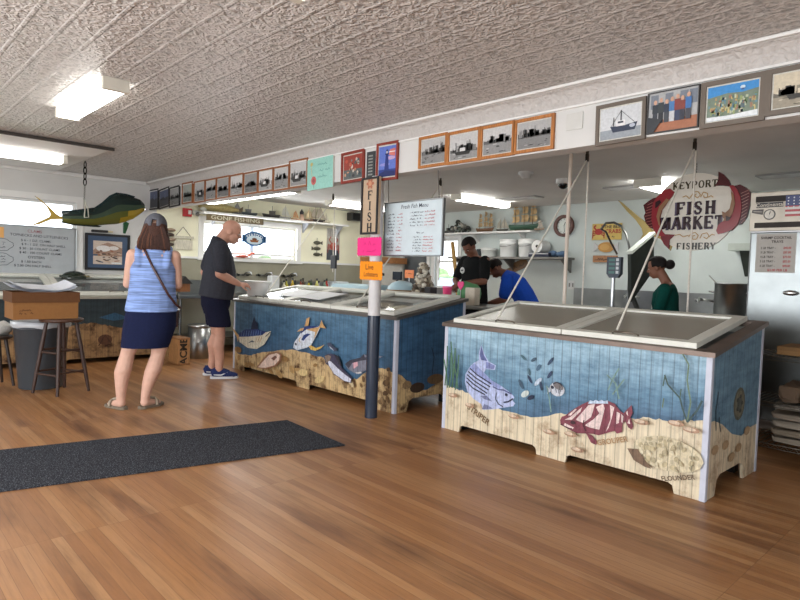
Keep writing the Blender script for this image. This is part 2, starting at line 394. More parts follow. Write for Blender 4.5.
# ------------------------------------------------------------------ lettering
_TX = {}
def text_geo(txt, bold=0.0):
    k = (txt, bold)
    if k not in _TX:
        cu = bpy.data.curves.new('lettering', 'FONT'); cu.body = txt; cu.size = 1; cu.align_x = 'CENTER'; cu.align_y = 'CENTER'; cu.offset = bold; cu.resolution_u = 3
        ob = bpy.data.objects.new('lettering', cu); COLL.objects.link(ob)
        dg = bpy.context.evaluated_depsgraph_get(); ev = ob.evaluated_get(dg); me = ev.to_mesh()
        vs = [v.co.copy() for v in me.vertices]; fs = [list(p.vertices) for p in me.polygons]
        ev.to_mesh_clear(); bpy.data.objects.remove(ob); bpy.data.curves.remove(cu)
        _TX[k] = (vs, fs)
    return _TX[k]
class Face:
    """a flat drawing surface: centre, right, up and outward normal as a viewer in front of it sees them"""
    def __init__(s, c, ex, ey, off=.0008):
        s.c, s.ex, s.ey = V(c), V(ex).normalized(), V(ey).normalized(); s.n = s.ex.cross(s.ey); s.k = 0; s.off = off
    def p(s, x, y, o=0): return s.c+s.ex*x+s.ey*y+s.n*o
    def lift(s): s.k += 1; return s.off*s.k
    def poly(s, mb, pts, col, o=None, mi=0):
        o = s.lift() if o is None else o
        mb.poly([s.p(x, y, o) for x, y in pts], col, mi)
    def rect(s, mb, x0, y0, x1, y1, col, o=None, mi=0): s.poly(mb, [(x0, y0), (x1, y0), (x1, y1), (x0, y1)], col, o, mi)
    def ellipse(s, mb, cx, cy, rx, ry, col, rot=0, n=16, o=None, mi=0):
        ca, sa = math.cos(rot), math.sin(rot)
        s.poly(mb, [(cx+rx*math.cos(2*PI*i/n)*ca-ry*math.sin(2*PI*i/n)*sa, cy+rx*math.cos(2*PI*i/n)*sa+ry*math.sin(2*PI*i/n)*ca) for i in range(n)], col, o, mi)
    def line(s, mb, pts, w, col, o=None, mi=0):
        o = s.lift() if o is None else o
        for (x0, y0), (x1, y1) in zip(pts, pts[1:]):
            d = math.hypot(x1-x0, y1-y0) or 1e-6; nx, ny = -(y1-y0)/d*w/2, (x1-x0)/d*w/2
            mb.poly([s.p(x0-nx, y0-ny, o), s.p(x1-nx, y1-ny, o), s.p(x1+nx, y1+ny, o), s.p(x0+nx, y0+ny, o)], col, mi)
    def text(s, mb, txt, cx, cy, h, col, rot=0, bold=0, sx=1, o=None, mi=0, shear=0):
        o = s.lift() if o is None else o
        vs, fs = text_geo(txt, bold); ca, sa = math.cos(rot), math.sin(rot)
        out = []
        for v in vs:
            x, y = (v.x*sx+v.y*shear)*h*1.4, v.y*h*1.4
            out.append(s.p(cx+x*ca-y*sa, cy+x*sa+y*ca, o))
        mb.add(out, fs, col, mi)
# slab serif capitals, thick and thin strokes: (x0,y0,x1,y1,weight) on a 1 x 1 body
_T, _N = .2, .1
SERIF = {
 'F': [(.2, 0, .2, 1, _T), (.2, .95, .8, .95, _N), (.2, .52, .6, .52, _N), (.8, .98, .8, .72, .07), (.6, .62, .6, .42, .06), (.04, .03, .4, .03, .06), (.04, .97, .3, .97, .06)],
 'I': [(.25, 0, .25, 1, _T), (.05, .03, .45, .03, .06), (.05, .97, .45, .97, .06)],
 'H': [(.2, 0, .2, 1, _T), (.75, 0, .75, 1, _T), (.2, .5, .75, .5, _N), (.04, .03, .38, .03, .06), (.04, .97, .38, .97, .06), (.58, .03, .92, .03, .06), (.58, .97, .92, .97, .06)],
 'M': [(.15, 0, .15, 1, .1), (.85, 0, .85, 1, _T), (.15, 1, .5, .1, _T), (.5, .1, .85, 1, .1), (.02, .03, .3, .03, .06), (.68, .03, 1.0, .03, .06)],
 'A': [(.12, 0, .48, 1, .1), (.48, 1, .82, 0, _T), (.25, .33, .7, .33, .09), (0, .03, .26, .03, .06), (.66, .03, .98, .03, .06)],
 'R': [(.2, 0, .2, 1, _T), (.2, .95, .6, .95, _N), (.6, .95, .75, .75, .16), (.75, .75, .6, .5, .16), (.2, .5, .6, .5, _N), (.5, .5, .85, 0, _T), (.04, .03, .38, .03, .06), (.72, .03, .95, .03, .06)],
 'K': [(.2, 0, .2, 1, _T), (.78, 1, .25, .45, .1), (.4, .58, .85, 0, _T), (.04, .03, .38, .03, .06), (.04, .97, .38, .97, .06), (.64, .97, .92, .97, .06), (.7, .03, .96, .03, .06)],
 'E': [(.2, 0, .2, 1, _T), (.2, .95, .78, .95, _N), (.2, .5, .6, .5, _N), (.2, .05, .8, .05, _N), (.8, 0, .82, .28, .07), (.78, .98, .78, .74, .07), (.6, .6, .6, .4, .06)],
 'T': [(.45, 0, .45, 1, _T), (.05, .95, .85, .95, _N), (.05, .98, .05, .72, .07), (.85, .98, .85, .72, .07), (.27, .03, .63, .03, .06)],
 'Y': [(.05, 1, .45, .45, _T), (.82, 1, .45, .45, .1), (.45, .5, .45, 0, _T), (.27, .03, .63, .03, .06)],
 'P': [(.2, 0, .2, 1, _T), (.2, .95, .6, .95, _N), (.6, .95, .78, .72, .16), (.78, .72, .6, .45, .16), (.2, .45, .6, .45, _N), (.04, .03, .4, .03, .06)],
 'O': [(.3, .03, .12, .3, .17), (.12, .3, .12, .7, .17), (.12, .7, .3, .97, .15), (.3, .97, .6, .97, .1), (.6, .97, .8, .7, .15), (.8, .7, .8, .3, .17), (.8, .3, .6, .03, .15), (.6, .03, .3, .03, .1)],
 'S': [(.72, .72, .6, .94, .1), (.6, .94, .3, .94, .1), (.3, .94, .16, .72, .15), (.16, .72, .35, .55, .17), (.35, .55, .6, .44, .19), (.6, .44, .72, .26, .16), (.72, .26, .55, .05, .12), (.55, .05, .28, .05, .1), (.28, .05, .12, .3, .1)],
}
WID = {'I': .5, 'M': 1.05}
def serif(fc, mb, txt, cx, cy, h, col, sx=.8, gap=.06, o=None, lean=0):
    o = fc.lift() if o is None else o
    tot = sum(WID.get(ch, .92) for ch in txt)*h*sx + gap*h*(len(txt)-1); x = cx-tot/2
    for ch in txt:
        for x0, y0, x1, y1, wt in SERIF[ch]:
            fc.line(mb, [(x+x0*h*sx, cy-h/2+y0*h+lean*(x-cx)), (x+x1*h*sx, cy-h/2+y1*h+lean*(x-cx))], wt*h*1.22, col, o)
        x += (WID.get(ch, .92)*sx+gap)*h
UPZ = V((0, 0, 1)); RX = V((0, -1, 0)); RY = V((1, 0, 0))   # right-hand directions on walls facing the street and facing the right wall


def scribble(fc, mb, x, y, length, h, col, wd=.004, seed=None):
    """a run of illegible handwriting starting at x on baseline y"""
    r = random.Random(seed if seed is not None else (x*977+y*131)); o = fc.lift(); pts = []; t = 0
    while t < length:
        pts.append((x+t, y+(r.random() if len(pts) % 2 else r.random()*.25)*h)); t += h*r.uniform(.22, .5)
        if r.random() < .16:
            if len(pts) > 1: fc.line(mb, pts, wd, col, o)
            pts = []; t += h*.45
    if len(pts) > 1: fc.line(mb, pts, wd, col, o)

# ------------------------------------------------------------------ the setting
XH, ZC, ZB, ZK, YW, XB = 3.51, 2.576, 2.174, 2.5, 9.4, 8.5
WHITE = C(230, 230, 228)
def wall(name, ax, a, b, u0, u1, z0, z1, mat, holes=()):
    """slab between ax=a and ax=b, running u0..u1, with rectangular openings (u0,u1,z0,z1)"""
    mb = MB()
    us = sorted({u0, u1, *[h[0] for h in holes], *[h[1] for h in holes]}); zs = sorted({z0, z1, *[h[2] for h in holes], *[h[3] for h in holes]})
    for i in range(len(us)-1):
        for j in range(len(zs)-1):
            cu, cz = (us[i]+us[i+1])/2, (zs[j]+zs[j+1])/2
            if any(h[0] < cu < h[1] and h[2] < cz < h[3] for h in holes): continue
            if ax == 0: mb.bb((a, us[i], zs[j]), (b, us[i+1], zs[j+1]), WHITE)
            else: mb.bb((us[i], a, zs[j]), (us[i+1], b, zs[j+1]), WHITE)
    return struct(mb.build(name, mat))
mb = MB(); mb.bb((-2.6, -1.7, -.05), (8.6, 9.5, 0), WHITE); struct(mb.build('floor', 'oak_floor'))
mb = MB(); mb.bb((-2.6, -1.7, ZC), (XH, 9.5, ZC+.06), WHITE); struct(mb.build('ceiling', 'tin_ceiling'))
mb = MB(); mb.bb((XH+.15, -1.7, ZK), (8.6, 9.5, ZK+.06), WHITE); struct(mb.build('ceiling_kitchen', 'kitchen_ceiling'))
W1 = (.75, 2.47, 1.22, 2.16); W2 = (4.36, 6.16, 1.475, 2.06); W3 = (7.5, 8.09, 1.06, 2.0)
wall('wall_left', 1, YW, YW+.14, -2.6, 3.6, 0, ZC, 'white_plaster', [W1, (-1.7, .35, 1.22, 2.16)])
wall('wall_left_kitchen', 1, YW, YW+.14, 3.6, 8.6, 0, ZC, 'cream_plaster', [W2])
wall('wall_back', 0, XB, XB+.14, -1.7, 9.4, 0, ZC, 'sage_plaster', [W3, (8.3, 8.98, 0, 2.03)])
wall('wall_street', 0, -2.6, -2.46, -1.7, 9.5, 0, ZC, 'white_plaster', [(0, 5.3, .45, 2.25), (6.2, 7.2, 0, 2.1)])
wall('wall_right', 1, -1.7, -1.56, -2.6, 8.6, 0, ZC, 'white_plaster', [(.2, 2.2, 0.02, 2.25)])
mb = MB(); mb.bb((XH, -1.7, ZB), (XH+.15, YW, ZC+.05), WHITE); struct(mb.build('wall_middle', 'white_plaster'))
# cornice on the beam: coved embossed tin between two mouldings
mb = MB()
prof = [(XH, 2.445), (XH-.008, 2.447), (XH-.012, 2.47), (XH-.022, 2.51), (XH-.04, 2.54), (XH-.06, 2.553), (XH-.06, ZC), (XH, ZC)]
mb.prism([(x, -1.6, z) for x, z in prof], (0, YW+1.6-.001, 0), WHITE); struct(mb.build('trim_1', 'tin_cornice'))
mb = MB(); mb.bb((XH-.085, -1.6, ZC-.02), (XH-.058, YW-.001, ZC-.001), WHITE, bev=.005); mb.bb((XH-.016, -1.6, 2.432), (XH-.001, YW-.001, 2.446), WHITE); struct(mb.build('trim_2', 'white_trim'))
mb = MB(); mb.bb((-2.4, YW-.05, ZC-.05), (XH-.09, YW-.001, ZC-.001), WHITE, bev=.01); struct(mb.build('trim_3', 'white_trim'))
mb = MB(); mb.bb((3.62, YW-.02, .86), (8.3, YW-.002, 1.44), WHITE); struct(mb.build('trim_4', 'splash'))
mb = MB(); mb.bb((3.58, YW-.04, 1.44), (8.3, YW-.001, 1.475), WHITE); struct(mb.build('trim_5', 'white_trim'))
# smooth dropped panel over the left corner and a dark strip painting the shadow line at its near edge
mb = MB(); mb.bb((-1.6, 6.98, 2.545), (2.16, 9.2, 2.56), WHITE); struct(mb.build('ceiling_panel', 'kitchen_ceiling'))
mb = MB(); mb.bb((-1.6, 6.95, 2.54), (2.2, 6.975, 2.572), C(60, 55, 50)); mb.bb((-1.6, 7.0, 2.561), (2.1, 9.1, ZC-.001), C(150, 146, 140)); struct(mb.build('ceiling_panel_shadow_edge', 'paint'))
# smooth dropped panels still belong to the shop; the outdoors: pavement, low hedges
mb = MB(); mb.bb((-30, -30, -.35), (40, 45, -.06), WHITE); struct(mb.build('ground', 'asphalt'))

def window_unit(name, ax, const, u0, u1, z0, z1, mull=(), rail=None, sgn=-1, cas=.085):
    """casing, sashes and panes in an opening; const = inner wall face, sgn = side the room is on"""
    r = thing(name, None, None, (const, (u0+u1)/2, z0) if ax == 0 else ((u0+u1)/2, const, z0)); r['kind'] = 'structure'
    def bx(mb, a0, a1, b0, b1, d0, d1, col=WHITE, mi=0):
        lo, hi = const+sgn*d0, const+sgn*d1
        if ax == 0: mb.bb((lo, a0, b0), (hi, a1, b1), col, mi)
        else: mb.bb((a0, lo, b0), (a1, hi, b1), col, mi)
    f = MB()
    bx(f, u0-cas, u0, z0-.05, z1+cas, .001, .025); bx(f, u1, u1+cas, z0-.05, z1+cas, .001, .025)
    bx(f, u0, u1, z1, z1+cas, .001, .025); bx(f, u0-cas-.02, u1+cas+.02, z0-.05, z0, .001, .06)
    f.build('window_frame', 'white_trim', r)
    us = [u0]+list(mull)+[u1]
    for i in range(len(us)-1):
        a, b = us[i], us[i+1]; s = MB(); t = .035
        bx(s, a+.001, a+t, z0+.001, z1-.001, -.09, -.04); bx(s, b-t, b-.001, z0+.001, z1-.001, -.09, -.04); bx(s, a+t, b-t, z0+.001, z0+t, -.09, -.04); bx(s, a+t, b-t, z1-t, z1-.001, -.09, -.04)
        if rail: bx(s, a+t, b-t, rail-.02, rail+.02, -.09, -.04)
        so = s.build('sash', 'white_trim', r)
        p = MB(); bx(p, a+t, b-t, z0+t, z1-t, -.066, -.062); p.build('pane', 'window_glass', so)
    return r
window_unit('window_1', 1, YW, *W1)
window_unit('window_2', 1, YW, *W2, mull=(5.27,), rail=1.56)
window_unit('window_3', 0, XB, *W3, rail=1.57)
window_unit('window_4', 1, YW, -1.7, .35, 1.22, 2.16)
d = thing('door_1', None, None, (XB, 8.64, 0)); d['kind'] = 'structure'
mb = MB(); mb.bb((XB+.03, 8.305, .005), (XB+.08, 8.975, 2.025), C(120, 124, 126)); mb.bb((XB+.018, 8.38, 1.0), (XB+.03, 8.9, 1.9), C(100, 106, 110)); mb.bb((XB+.018, 8.38, .15), (XB+.03, 8.9, .85), C(110, 114, 118)); mb.build('door_panel', 'paint', d)
mb = MB(); mb.lathe((XB+.01, 8.38, 1.0), [(.0, -.02), (.025, -.015), (.025, .015), (0, .02)], C(170, 160, 140), 12); mb.build('door_handle', 'metal', d)
mb = MB(); mb.bb((XB-.025, 8.22, 0), (XB-.001, 8.3, 2.1), WHITE); mb.bb((XB-.025, 8.98, 0), (XB-.001, 9.06, 2.1), WHITE); mb.bb((XB-.025, 8.3, 2.03), (XB-.001, 8.98, 2.1), WHITE); mb.build('door_frame', 'white_trim', d)
# hedges outside the windows
rng = random.Random(4)
def hedge(c, dx, dy, h, n, label):
    mb = MB()
    for i in range(n):
        p = V((c[0]+rng.uniform(-dx, dx), c[1]+rng.uniform(-dy, dy), rng.uniform(-.3, h)))
        s = rng.uniform(.18, .42); k = rng.uniform(.75, 1.25)
        mb.ell(p, (s, s, s*.8), C(140*k, 176*k, 116*k), n=7, k=5)
    one(mb, 'hedge', 'leaf', label, 'hedge', (c[0], c[1], -.06))
hedge((1.2, 13.5), 2.6, .6, 1.35, 90, 'pale green hedge seen through the window behind the clams price board')
hedge((7.2, 15), 2.0, .6, 1.5, 60, 'pale green hedge outside the wide window over the sink')
hedge((16, 14.5), .6, 3.2, 1.5, 34, 'leafy green bush outside the narrow window behind the workers')

mb = MB(); mb.bb((13.2, 9.5, -.05), (13.3, 14.0, 1.22), C(206, 216, 240)); one(mb, 'garden_fence', 'paint', 'pale blue board fence outside the narrow window', 'fence')

# ------------------------------------------------------------------ fluorescent fixtures
def fixture(label, c, length, along, drop=.09, width=.22, dim=False, hang=0):
    c = V(c); rt = thing('fluorescent_light', label, 'ceiling light', (c.x, c.y, c.z-drop), 0, 'fluorescent ceiling lights')
    d = V((1, 0, 0)) if along == 'x' else V((0, 1, 0)); s = V((0, 1, 0)) if along == 'x' else V((1, 0, 0))
    def hx(mb, l, wd, z0, z1, col): 
        a = d*(l/2)+s*(wd/2); mb.bb(c-a+V((0, 0, z0)), c+a+V((0, 0, z1)), col)
    h = MB(); hx(h, length-.06, width*.75, -drop*.35, -.001-hang, C(225, 225, 222)); h.build('housing', 'paint', rt)
    f = MB()
    pts = [(-width/2, -drop*.35), (-width/2, -drop*.75), (-width*.4, -drop), (width*.4, -drop), (width/2, -drop*.75), (width/2, -drop*.35)]
    f.prism([c-d*(length/2-.045)+s*x+V((0, 0, z)) for x, z in pts], d*(length-.09), C(255, 255, 250)); f.build('diffuser', 'dim_tube_light' if dim else 'tube_light', rt)
    for sg in (-1, 1):
        e = MB(); q = c+d*(sg*(length/2-.022)); a = d*.022+s*(width*.52)
        e.bb(q-a+V((0, 0, -drop*1.04)), q+a+V((0, 0, -.002-hang)), C(215, 212, 200)); e.build('end_cap', 'paint', rt)
    if hang:
        for sg in (-1, 1):
            r_ = MB(); p = c+d*(sg*length*.35); r_.cyl(p-V((0, 0, hang)), p+V((0, 0, -.001+0)), .006, None, C(180, 180, 178), 8); r_.build('hanger', 'metal', rt)
    return rt
fixture('lit wraparound fluorescent light on the tin ceiling, nearest the dropped panel', (1.385, 4.96, ZC), 1.22, 'y', .08, .165, True)
fixture('lit wraparound fluorescent light cut off by the top edge of the photo', (1.41, 1.7, ZC), 1.22, 'y', .08, .165, True)
fixture('lit fluorescent light under the smooth dropped panel above the mahi', (1.32, 7.85, 2.545), 1.24, 'x', .09, .2, True)
fixture('lit fluorescent light past the whiteboard above the shelf of sailing ships', (7.2, 5.9, ZK), 1.25, 'x', .085, .16)
fixture('lit fluorescent light beside the carved fish sign above the crab picture', (6.6, 8.2, ZK), 1.25, 'x', .085, .16)
fixture('lit fluorescent light partly behind the round fish market sign', (7.4, 3.15, ZK), 1.25, 'x', .09, .3)
fixture('long lit fluorescent strip along the inside of the picture beam', (4.16, 7.6, 2.36), 2.4, 'y', .08, .16)

# ------------------------------------------------------------------ pictures on the beam
def pictures():
    rng = random.Random(11)
    def sky(fc, mb, w, h, a, b, hz): 
        fc.rect(mb, -w/2, -h/2, w/2, h/2, a); fc.rect(mb, -w/2, -h/2, w/2, -h/2+h*hz, b)
    def harbour(fc, mb, w, h, tone=1.0, kind=0, tint=(1, 1, 1)):
        G = lambda v: C(*[max(0, min(255, v*tone*t)) for t in tint])
        hz = rng.uniform(.3, .5)
        sky(fc, mb, w, h, G(205), G(150), hz)
        y0 = -h/2+h*hz
        n = 9
        pts = [(-w/2, y0-.01)]+[(-w/2+w*i/n, y0+rng.uniform(.02, .13)*h) for i in range(n+1)]+[(w/2, y0-.01)]
        fc.poly(mb, pts, G(105))
        for i in range(24):
            x = rng.uniform(-.46, .4)*w; ww = rng.uniform(.05, .16)*w; hh = rng.uniform(.05, .28)*h
            if x+ww > w/2: ww = w/2-x
            fc.rect(mb, x, y0-.02*h, x+ww, min(y0+hh, h/2), G(rng.choice([40, 60, 80, 100, 120, 140, 170, 195])), fc.off*(fc.k+1))
        fc.lift(); 
        if kind != 1:
            for i in range(6):
                x = rng.uniform(-.4, .4)*w; fc.line(mb, [(x, y0), (x+rng.uniform(-.01, .01), y0+rng.uniform(.2, .42)*h)], .004, G(50))
        for i in range(9):
            x = rng.uniform(-.4, .4)*w; y = y0-rng.uniform(.06, .9)*h*hz; fc.ellipse(mb, x, y, rng.uniform(.03, .09)*w, .016*h, G(rng.choice([60, 90, 200])), o=fc.off*(fc.k+1))
        fc.lift()
        if kind == 2:
            x = rng.uniform(-.1, .1)*w
            fc.poly(mb, [(x-.3*w, y0-.02*h), (x+.3*w, y0-.02*h), (x+.24*w, y0-.16*h), (x-.24*w, y0-.16*h)], G(45)); fc.rect(mb, x-.1*w, y0-.02*h, x+.1*w, y0+.12*h, G(220))
    def night(fc, mb, w, h):
        sky(fc, mb, w, h, C(60, 72, 104), C(26, 30, 42), .45)
        fc.poly(mb, [(-w/2, -.02*h), (-.1*w, .1*h), (.1*w, -.02*h), (w/2, .06*h), (w/2, -.1*h), (-w/2, -.1*h)], C(18, 22, 34)); fc.line(mb, [(.1*w, -.05*h), (.12*w, .3*h)], .006, C(150, 160, 190))
    def trawler(fc, mb, w, h):
        sky(fc, mb, w, h, C(208, 212, 216), C(150, 158, 166), .3)
        fc.poly(mb, [(-.25*w, -.1*h), (-.18*w, -.3*h), (.36*w, -.3*h), (.42*w, -.06*h), (.1*w, -.12*h)], C(44, 54, 76)); fc.rect(mb, -.1*w, -.12*h, .12*w, .06*h, C(230, 230, 232)); fc.rect(mb, -.06*w, -.03*h, .08*w, .03*h, C(60, 66, 80))
        fc.line(mb, [(.02*w, .05*h), (.02*w, .38*h)], .008, C(60, 62, 66)); fc.line(mb, [(.02*w, .36*h), (-.22*w, -.1*h)], .003, C(90, 92, 96)); fc.line(mb, [(.02*w, .36*h), (.36*w, -.08*h)], .003, C(90, 92, 96)); fc.line(mb, [(-.16*w, -.1*h), (-.16*w, .18*h)], .006, C(70, 72, 76))
        fc.ellipse(mb, .3*w, -.16*h, .07*w, .06*h, C(180, 186, 200))
    def crew(fc, mb, w, h):
        sky(fc, mb, w, h, C(176, 178, 180), C(164, 104, 74), .3)
        for x in (-.4, -.1, .2, .38): fc.rect(mb, (x-.06)*w, .1*h, (x+.1)*w, .45*h, C(120, 128, 140), fc.off*(fc.k+1))
        fc.lift()
        for x, hh, c1, c2 in [(-.36, .3, (40, 48, 58), (50, 56, 66)), (-.24, .34, (52, 60, 64), (36, 40, 48)), (-.12, .28, (40, 50, 70), (60, 66, 74)), (-.01, .32, (70, 120, 176), (200, 202, 206)), (.1, .36, (130, 56, 52), (46, 58, 90)), (.2, .3, (130, 60, 50), (40, 44, 60)), (.32, .36, (60, 110, 170), (60, 60, 70))]:
            fc.rect(mb, (x-.05)*w, -.28*h, (x+.05)*w, .0*h, C(*c2)); fc.rect(mb, (x-.06)*w, -.02*h, (x+.06)*w, hh*h-.1*h, C(*c1)); fc.ellipse(mb, x*w, hh*h-.04*h, .035*w, .06*h, C(206, 164, 140))
        fc.poly(mb, [(-.5*w, -.5*h), (-.36*w, -.5*h), (-.2*w, -.2*h), (-.5*w, -.1*h)], C(44, 48, 54))
    def town(fc, mb, w, h):
        sky(fc, mb, w, h, C(58, 140, 206), C(70, 150, 190), .12)
        fc.poly(mb, [(-.5*w, .18*h), (-.1*w, .26*h), (.2*w, .22*h), (.5*w, .28*h), (.5*w, -.4*h), (-.5*w, -.4*h)], C(112, 128, 112))
        for i in range(120):
            x = rng.uniform(-.48, .44)*w; y = rng.uniform(-.38, .1)*h
            fc.rect(mb, x, y, x+rng.uniform(.02, .06)*w, min(.3*h, y+rng.uniform(.04, .14)*h), C(*rng.choice([(196, 180, 120), (180, 188, 160), (140, 158, 104), (96, 136, 150), (200, 196, 180), (104, 126, 90), (176, 148, 100), (84, 104, 110), (150, 110, 90)])), fc.off*(fc.k+1+i % 4))
        fc.k += 5; fc.poly(mb, [(-.5*w, -.5*h), (.5*w, -.5*h), (.5*w, -.34*h), (-.1*w, -.4*h), (-.5*w, -.38*h)], C(226, 232, 236)); fc.ellipse(mb, .2*w, .36*h, .05*w, .05*h, C(200, 222, 236)); fc.rect(mb, .17*w, .28*h, .23*w, .33*h, C(60, 90, 140))
    def lighthouse(fc, mb, w, h):
        sky(fc, mb, w, h, C(96, 120, 202), C(40, 62, 140), .24)
        fc.ellipse(mb, .2*w, .1*h, .26*w, .06*h, C(196, 168, 206)); fc.ellipse(mb, -.15*w, -.1*h, .3*w, .05*h, C(150, 150, 216))
        fc.poly(mb, [(-.16*w, -.36*h), (.12*w, -.36*h), (.05*w, .22*h), (-.09*w, .22*h)], C(30, 50, 126)); fc.rect(mb, -.13*w, .22*h, .09*w, .26*h, C(28, 36, 84)); fc.rect(mb, -.06*w, .26*h, .02*w, .33*h, C(220, 210, 190)); fc.poly(mb, [(-.1*w, .33*h), (.06*w, .33*h), (-.02*w, .4*h)], C(26, 34, 80))
        fc.poly(mb, [(.1*w, .2*h), (.46*w, .14*h), (.46*w, .4*h), (.16*w, .38*h)], C(214, 120, 110)); fc.rect(mb, .1*w, .28*h, .46*w, .31*h, C(236, 232, 230)); fc.poly(mb, [(-.46*w, -.5*h), (.46*w, -.5*h), (.46*w, -.34*h), (-.1*w, -.3*h), (-.46*w, -.4*h)], C(26, 40, 100))
    def crowd(fc, mb, w, h):
        sky(fc, mb, w, h, C(150, 60, 48), C(90, 96, 96), .4)
        for i in range(34): fc.ellipse(mb, rng.uniform(-.42, .42)*w, rng.uniform(-.4, .3)*h, rng.uniform(.03, .08)*w, rng.uniform(.03, .09)*h, C(*rng.choice([(190, 80, 60), (210, 200, 190), (70, 90, 96), (50, 50, 56), (200, 150, 120), (120, 130, 130)])), o=fc.off*(fc.k+1+i % 3))
    def teal(fc, mb, w, h):
        fc.rect(mb, -w/2, -h/2, w/2, h/2, C(150, 206, 194))
        for i, t in enumerate((.16, .2, .18)): scribble(fc, mb, -.08*w, .26*h-.2*h*i, t, .035, C(96, 160, 150), .006)
        fc.ellipse(mb, -.24*w, -.2*h, .1*w, .14*h, C(196, 92, 88)); fc.ellipse(mb, -.24*w, -.2*h, .05*w, .07*h, C(150, 60, 66)); fc.line(mb, [(-.24*w, -.32*h), (-.22*w, -.46*h)], .006, C(96, 130, 90)); fc.line(mb, [(-.3*w, -.06*h), (-.34*w, .3*h)], .008, C(210, 190, 140)); fc.ellipse(mb, -.32*w, .34*h, .05*w, .06*h, C(206, 190, 120))
    BLK, OAK, OAK2, GREY, RED = C(30, 28, 30), C(150, 92, 52), C(176, 112, 54), C(104, 94, 84), C(138, 48, 34)
    bw = lambda k=0, tone=1.0, tint=(1, 1, 1): (lambda fc, mb, w, h: harbour(fc, mb, w, h, tone, k, tint))
    P = [  # picture corners: TL, BR (u,v), frame colour, width, content, tilt, label
     ((149.5, 190.5), (159, 209), BLK, .02, night, .0, 'black framed dark photograph against the left wall, first on the beam'),
     ((160, 189.3), (170, 207.3), BLK, .02, night, .07, 'tilted black framed blue photograph, second on the beam from the left wall'),
     ((170.5, 187.5), (180.5, 206), BLK, .02, bw(0, .75), .03, 'black framed photograph next to the first brown frame on the beam'),
     ((183.2, 183.5), (193.5, 203), OAK, .02, bw(0, .8, (.96, 1, .96)), .0, 'brown framed photograph standing apart above the red alarm box'),
     ((195, 182), (206, 202), OAK, .018, bw(2, .9), .0, 'brown framed grey photograph, left end of the touching row above the window'),
     ((206.3, 180), (217.3, 199.8), OAK, .018, bw(0, .95), 0, 'brown framed grey harbour photograph, second in the touching row above the window'),
     ((217.6, 177.8), (230.4, 197.6), OAK, .018, bw(1, .8), 0, 'brown framed grey photograph, third in the touching row above the window'),
     ((230.8, 175.5), (244.3, 195.5), OAK, .018, bw(0, 1.05), 0, 'brown framed pale photograph, fourth in the touching row above the window'),
     ((244.7, 173.2), (258.8, 193.3), OAK, .018, bw(1, .75), 0, 'brown framed dark photograph, fifth in the touching row above the window'),
     ((259.2, 170.3), (274.2, 191), OAK, .018, bw(2, 1.1), 0, 'brown framed pale photograph, sixth in the touching row above the window'),
     ((274.6, 167.5), (290.2, 189.5), OAK, .018, bw(0, .95), 0, 'brown framed grey photograph, seventh in the touching row above the window'),
     ((290.6, 161.5), (308.5, 186.5), OAK, .018, bw(2, .95), 0, 'brown framed boat photograph beside the teal painted panel'),
     ((309.5, 160.5), (334.3, 187.5), None, 0, teal, .02, 'teal painted panel with a red flower and faint lettering on the beam'),
     ((343, 153.5), (365, 181), RED, .025, crowd, .02, 'red framed colourful picture between the teal panel and the lighthouse picture'),
     ((378.2, 144.5), (398.6, 179), RED, .022, lighthouse, -.01, 'red framed blue picture of a lighthouse and flag above the carved fish sign'),
     ((420.6, 138), (448, 165), OAK2, .022, bw(0, .9), 0, 'light oak framed harbour photograph, first of four in a row right of the post'),
     ((449, 133.3), (481, 160.6), OAK2, .022, bw(2, .95), 0, 'light oak framed river photograph, second of four in a row right of the post'),
     ((482, 127.3), (515.2, 155.3), OAK2, .022, bw(1, .95), 0, 'light oak framed street photograph, third of four in a row right of the post'),
     ((516, 121), (554.6, 149), OAK2, .022, bw(0, .85), 0, 'light oak framed smoky harbour photograph, last of four in a row right of the post'),
     ((598, 106.5), (645.8, 139.5), GREY, .022, trawler, .015, 'grey framed photograph of a dark fishing trawler'),
     ((649.5, 94.5), (699, 127.5), C(60, 58, 58), .006, crew, .0, 'unframed colour print of a fishing crew standing on a dock'),
     ((703, 84), (765, 120.5), GREY, .026, town, .0, 'grey framed bright painting of a waterside town under a blue sky'),
     ((768, 71), (842, 106), GREY, .026, bw(2, 1.0, (1, .95, .84)), .0, 'grey framed sepia harbour picture cut off by the edge of the photo'),
    ]
    for (tl, br, fcol, fw, fn, tilt, label) in P:
        a = onx(*tl, XH); b = onx(*br, XH); cy = (a.y+b.y)/2; w = abs(a.y-b.y)
        z1, z0 = a.z, b.z
        h = z1-z0; cz = (z0+z1)/2
        t = .018
        r = thing('framed_picture' if fcol else 'painted_panel', label, 'picture', (XH-.002, cy, z0), 0, 'pictures along the beam')
        ex, ey = RX*math.cos(tilt)+UPZ*math.sin(tilt), UPZ*math.cos(tilt)-RX*math.sin(tilt)
        c = V((XH-.003, cy, cz))
        back = Face(c, ex, ey)
        def bar(mb, x0, y0, x1, y1, d0, d1, col): mb.hexa([back.p(x, y, d) for d in (d0, d1) for x, y in ((x0, y0), (x1, y0), (x1, y1), (x0, y1))], col)
        m2 = MB(); fc = Face(back.p(0, 0, .008 if fcol else t), ex, ey, .0004)
        iw, ih = (w-2*fw, h-2*fw) if fcol else (w, h)
        bar(m2, -iw/2, -ih/2, iw/2, ih/2, 0, .008 if fcol else t, C(206, 204, 196))
        fn(fc, m2, iw*.94 if fcol and fw > .01 else iw, ih*.92 if fcol and fw > .01 else ih)
        m2.build('print', 'print', r, recalc=False)
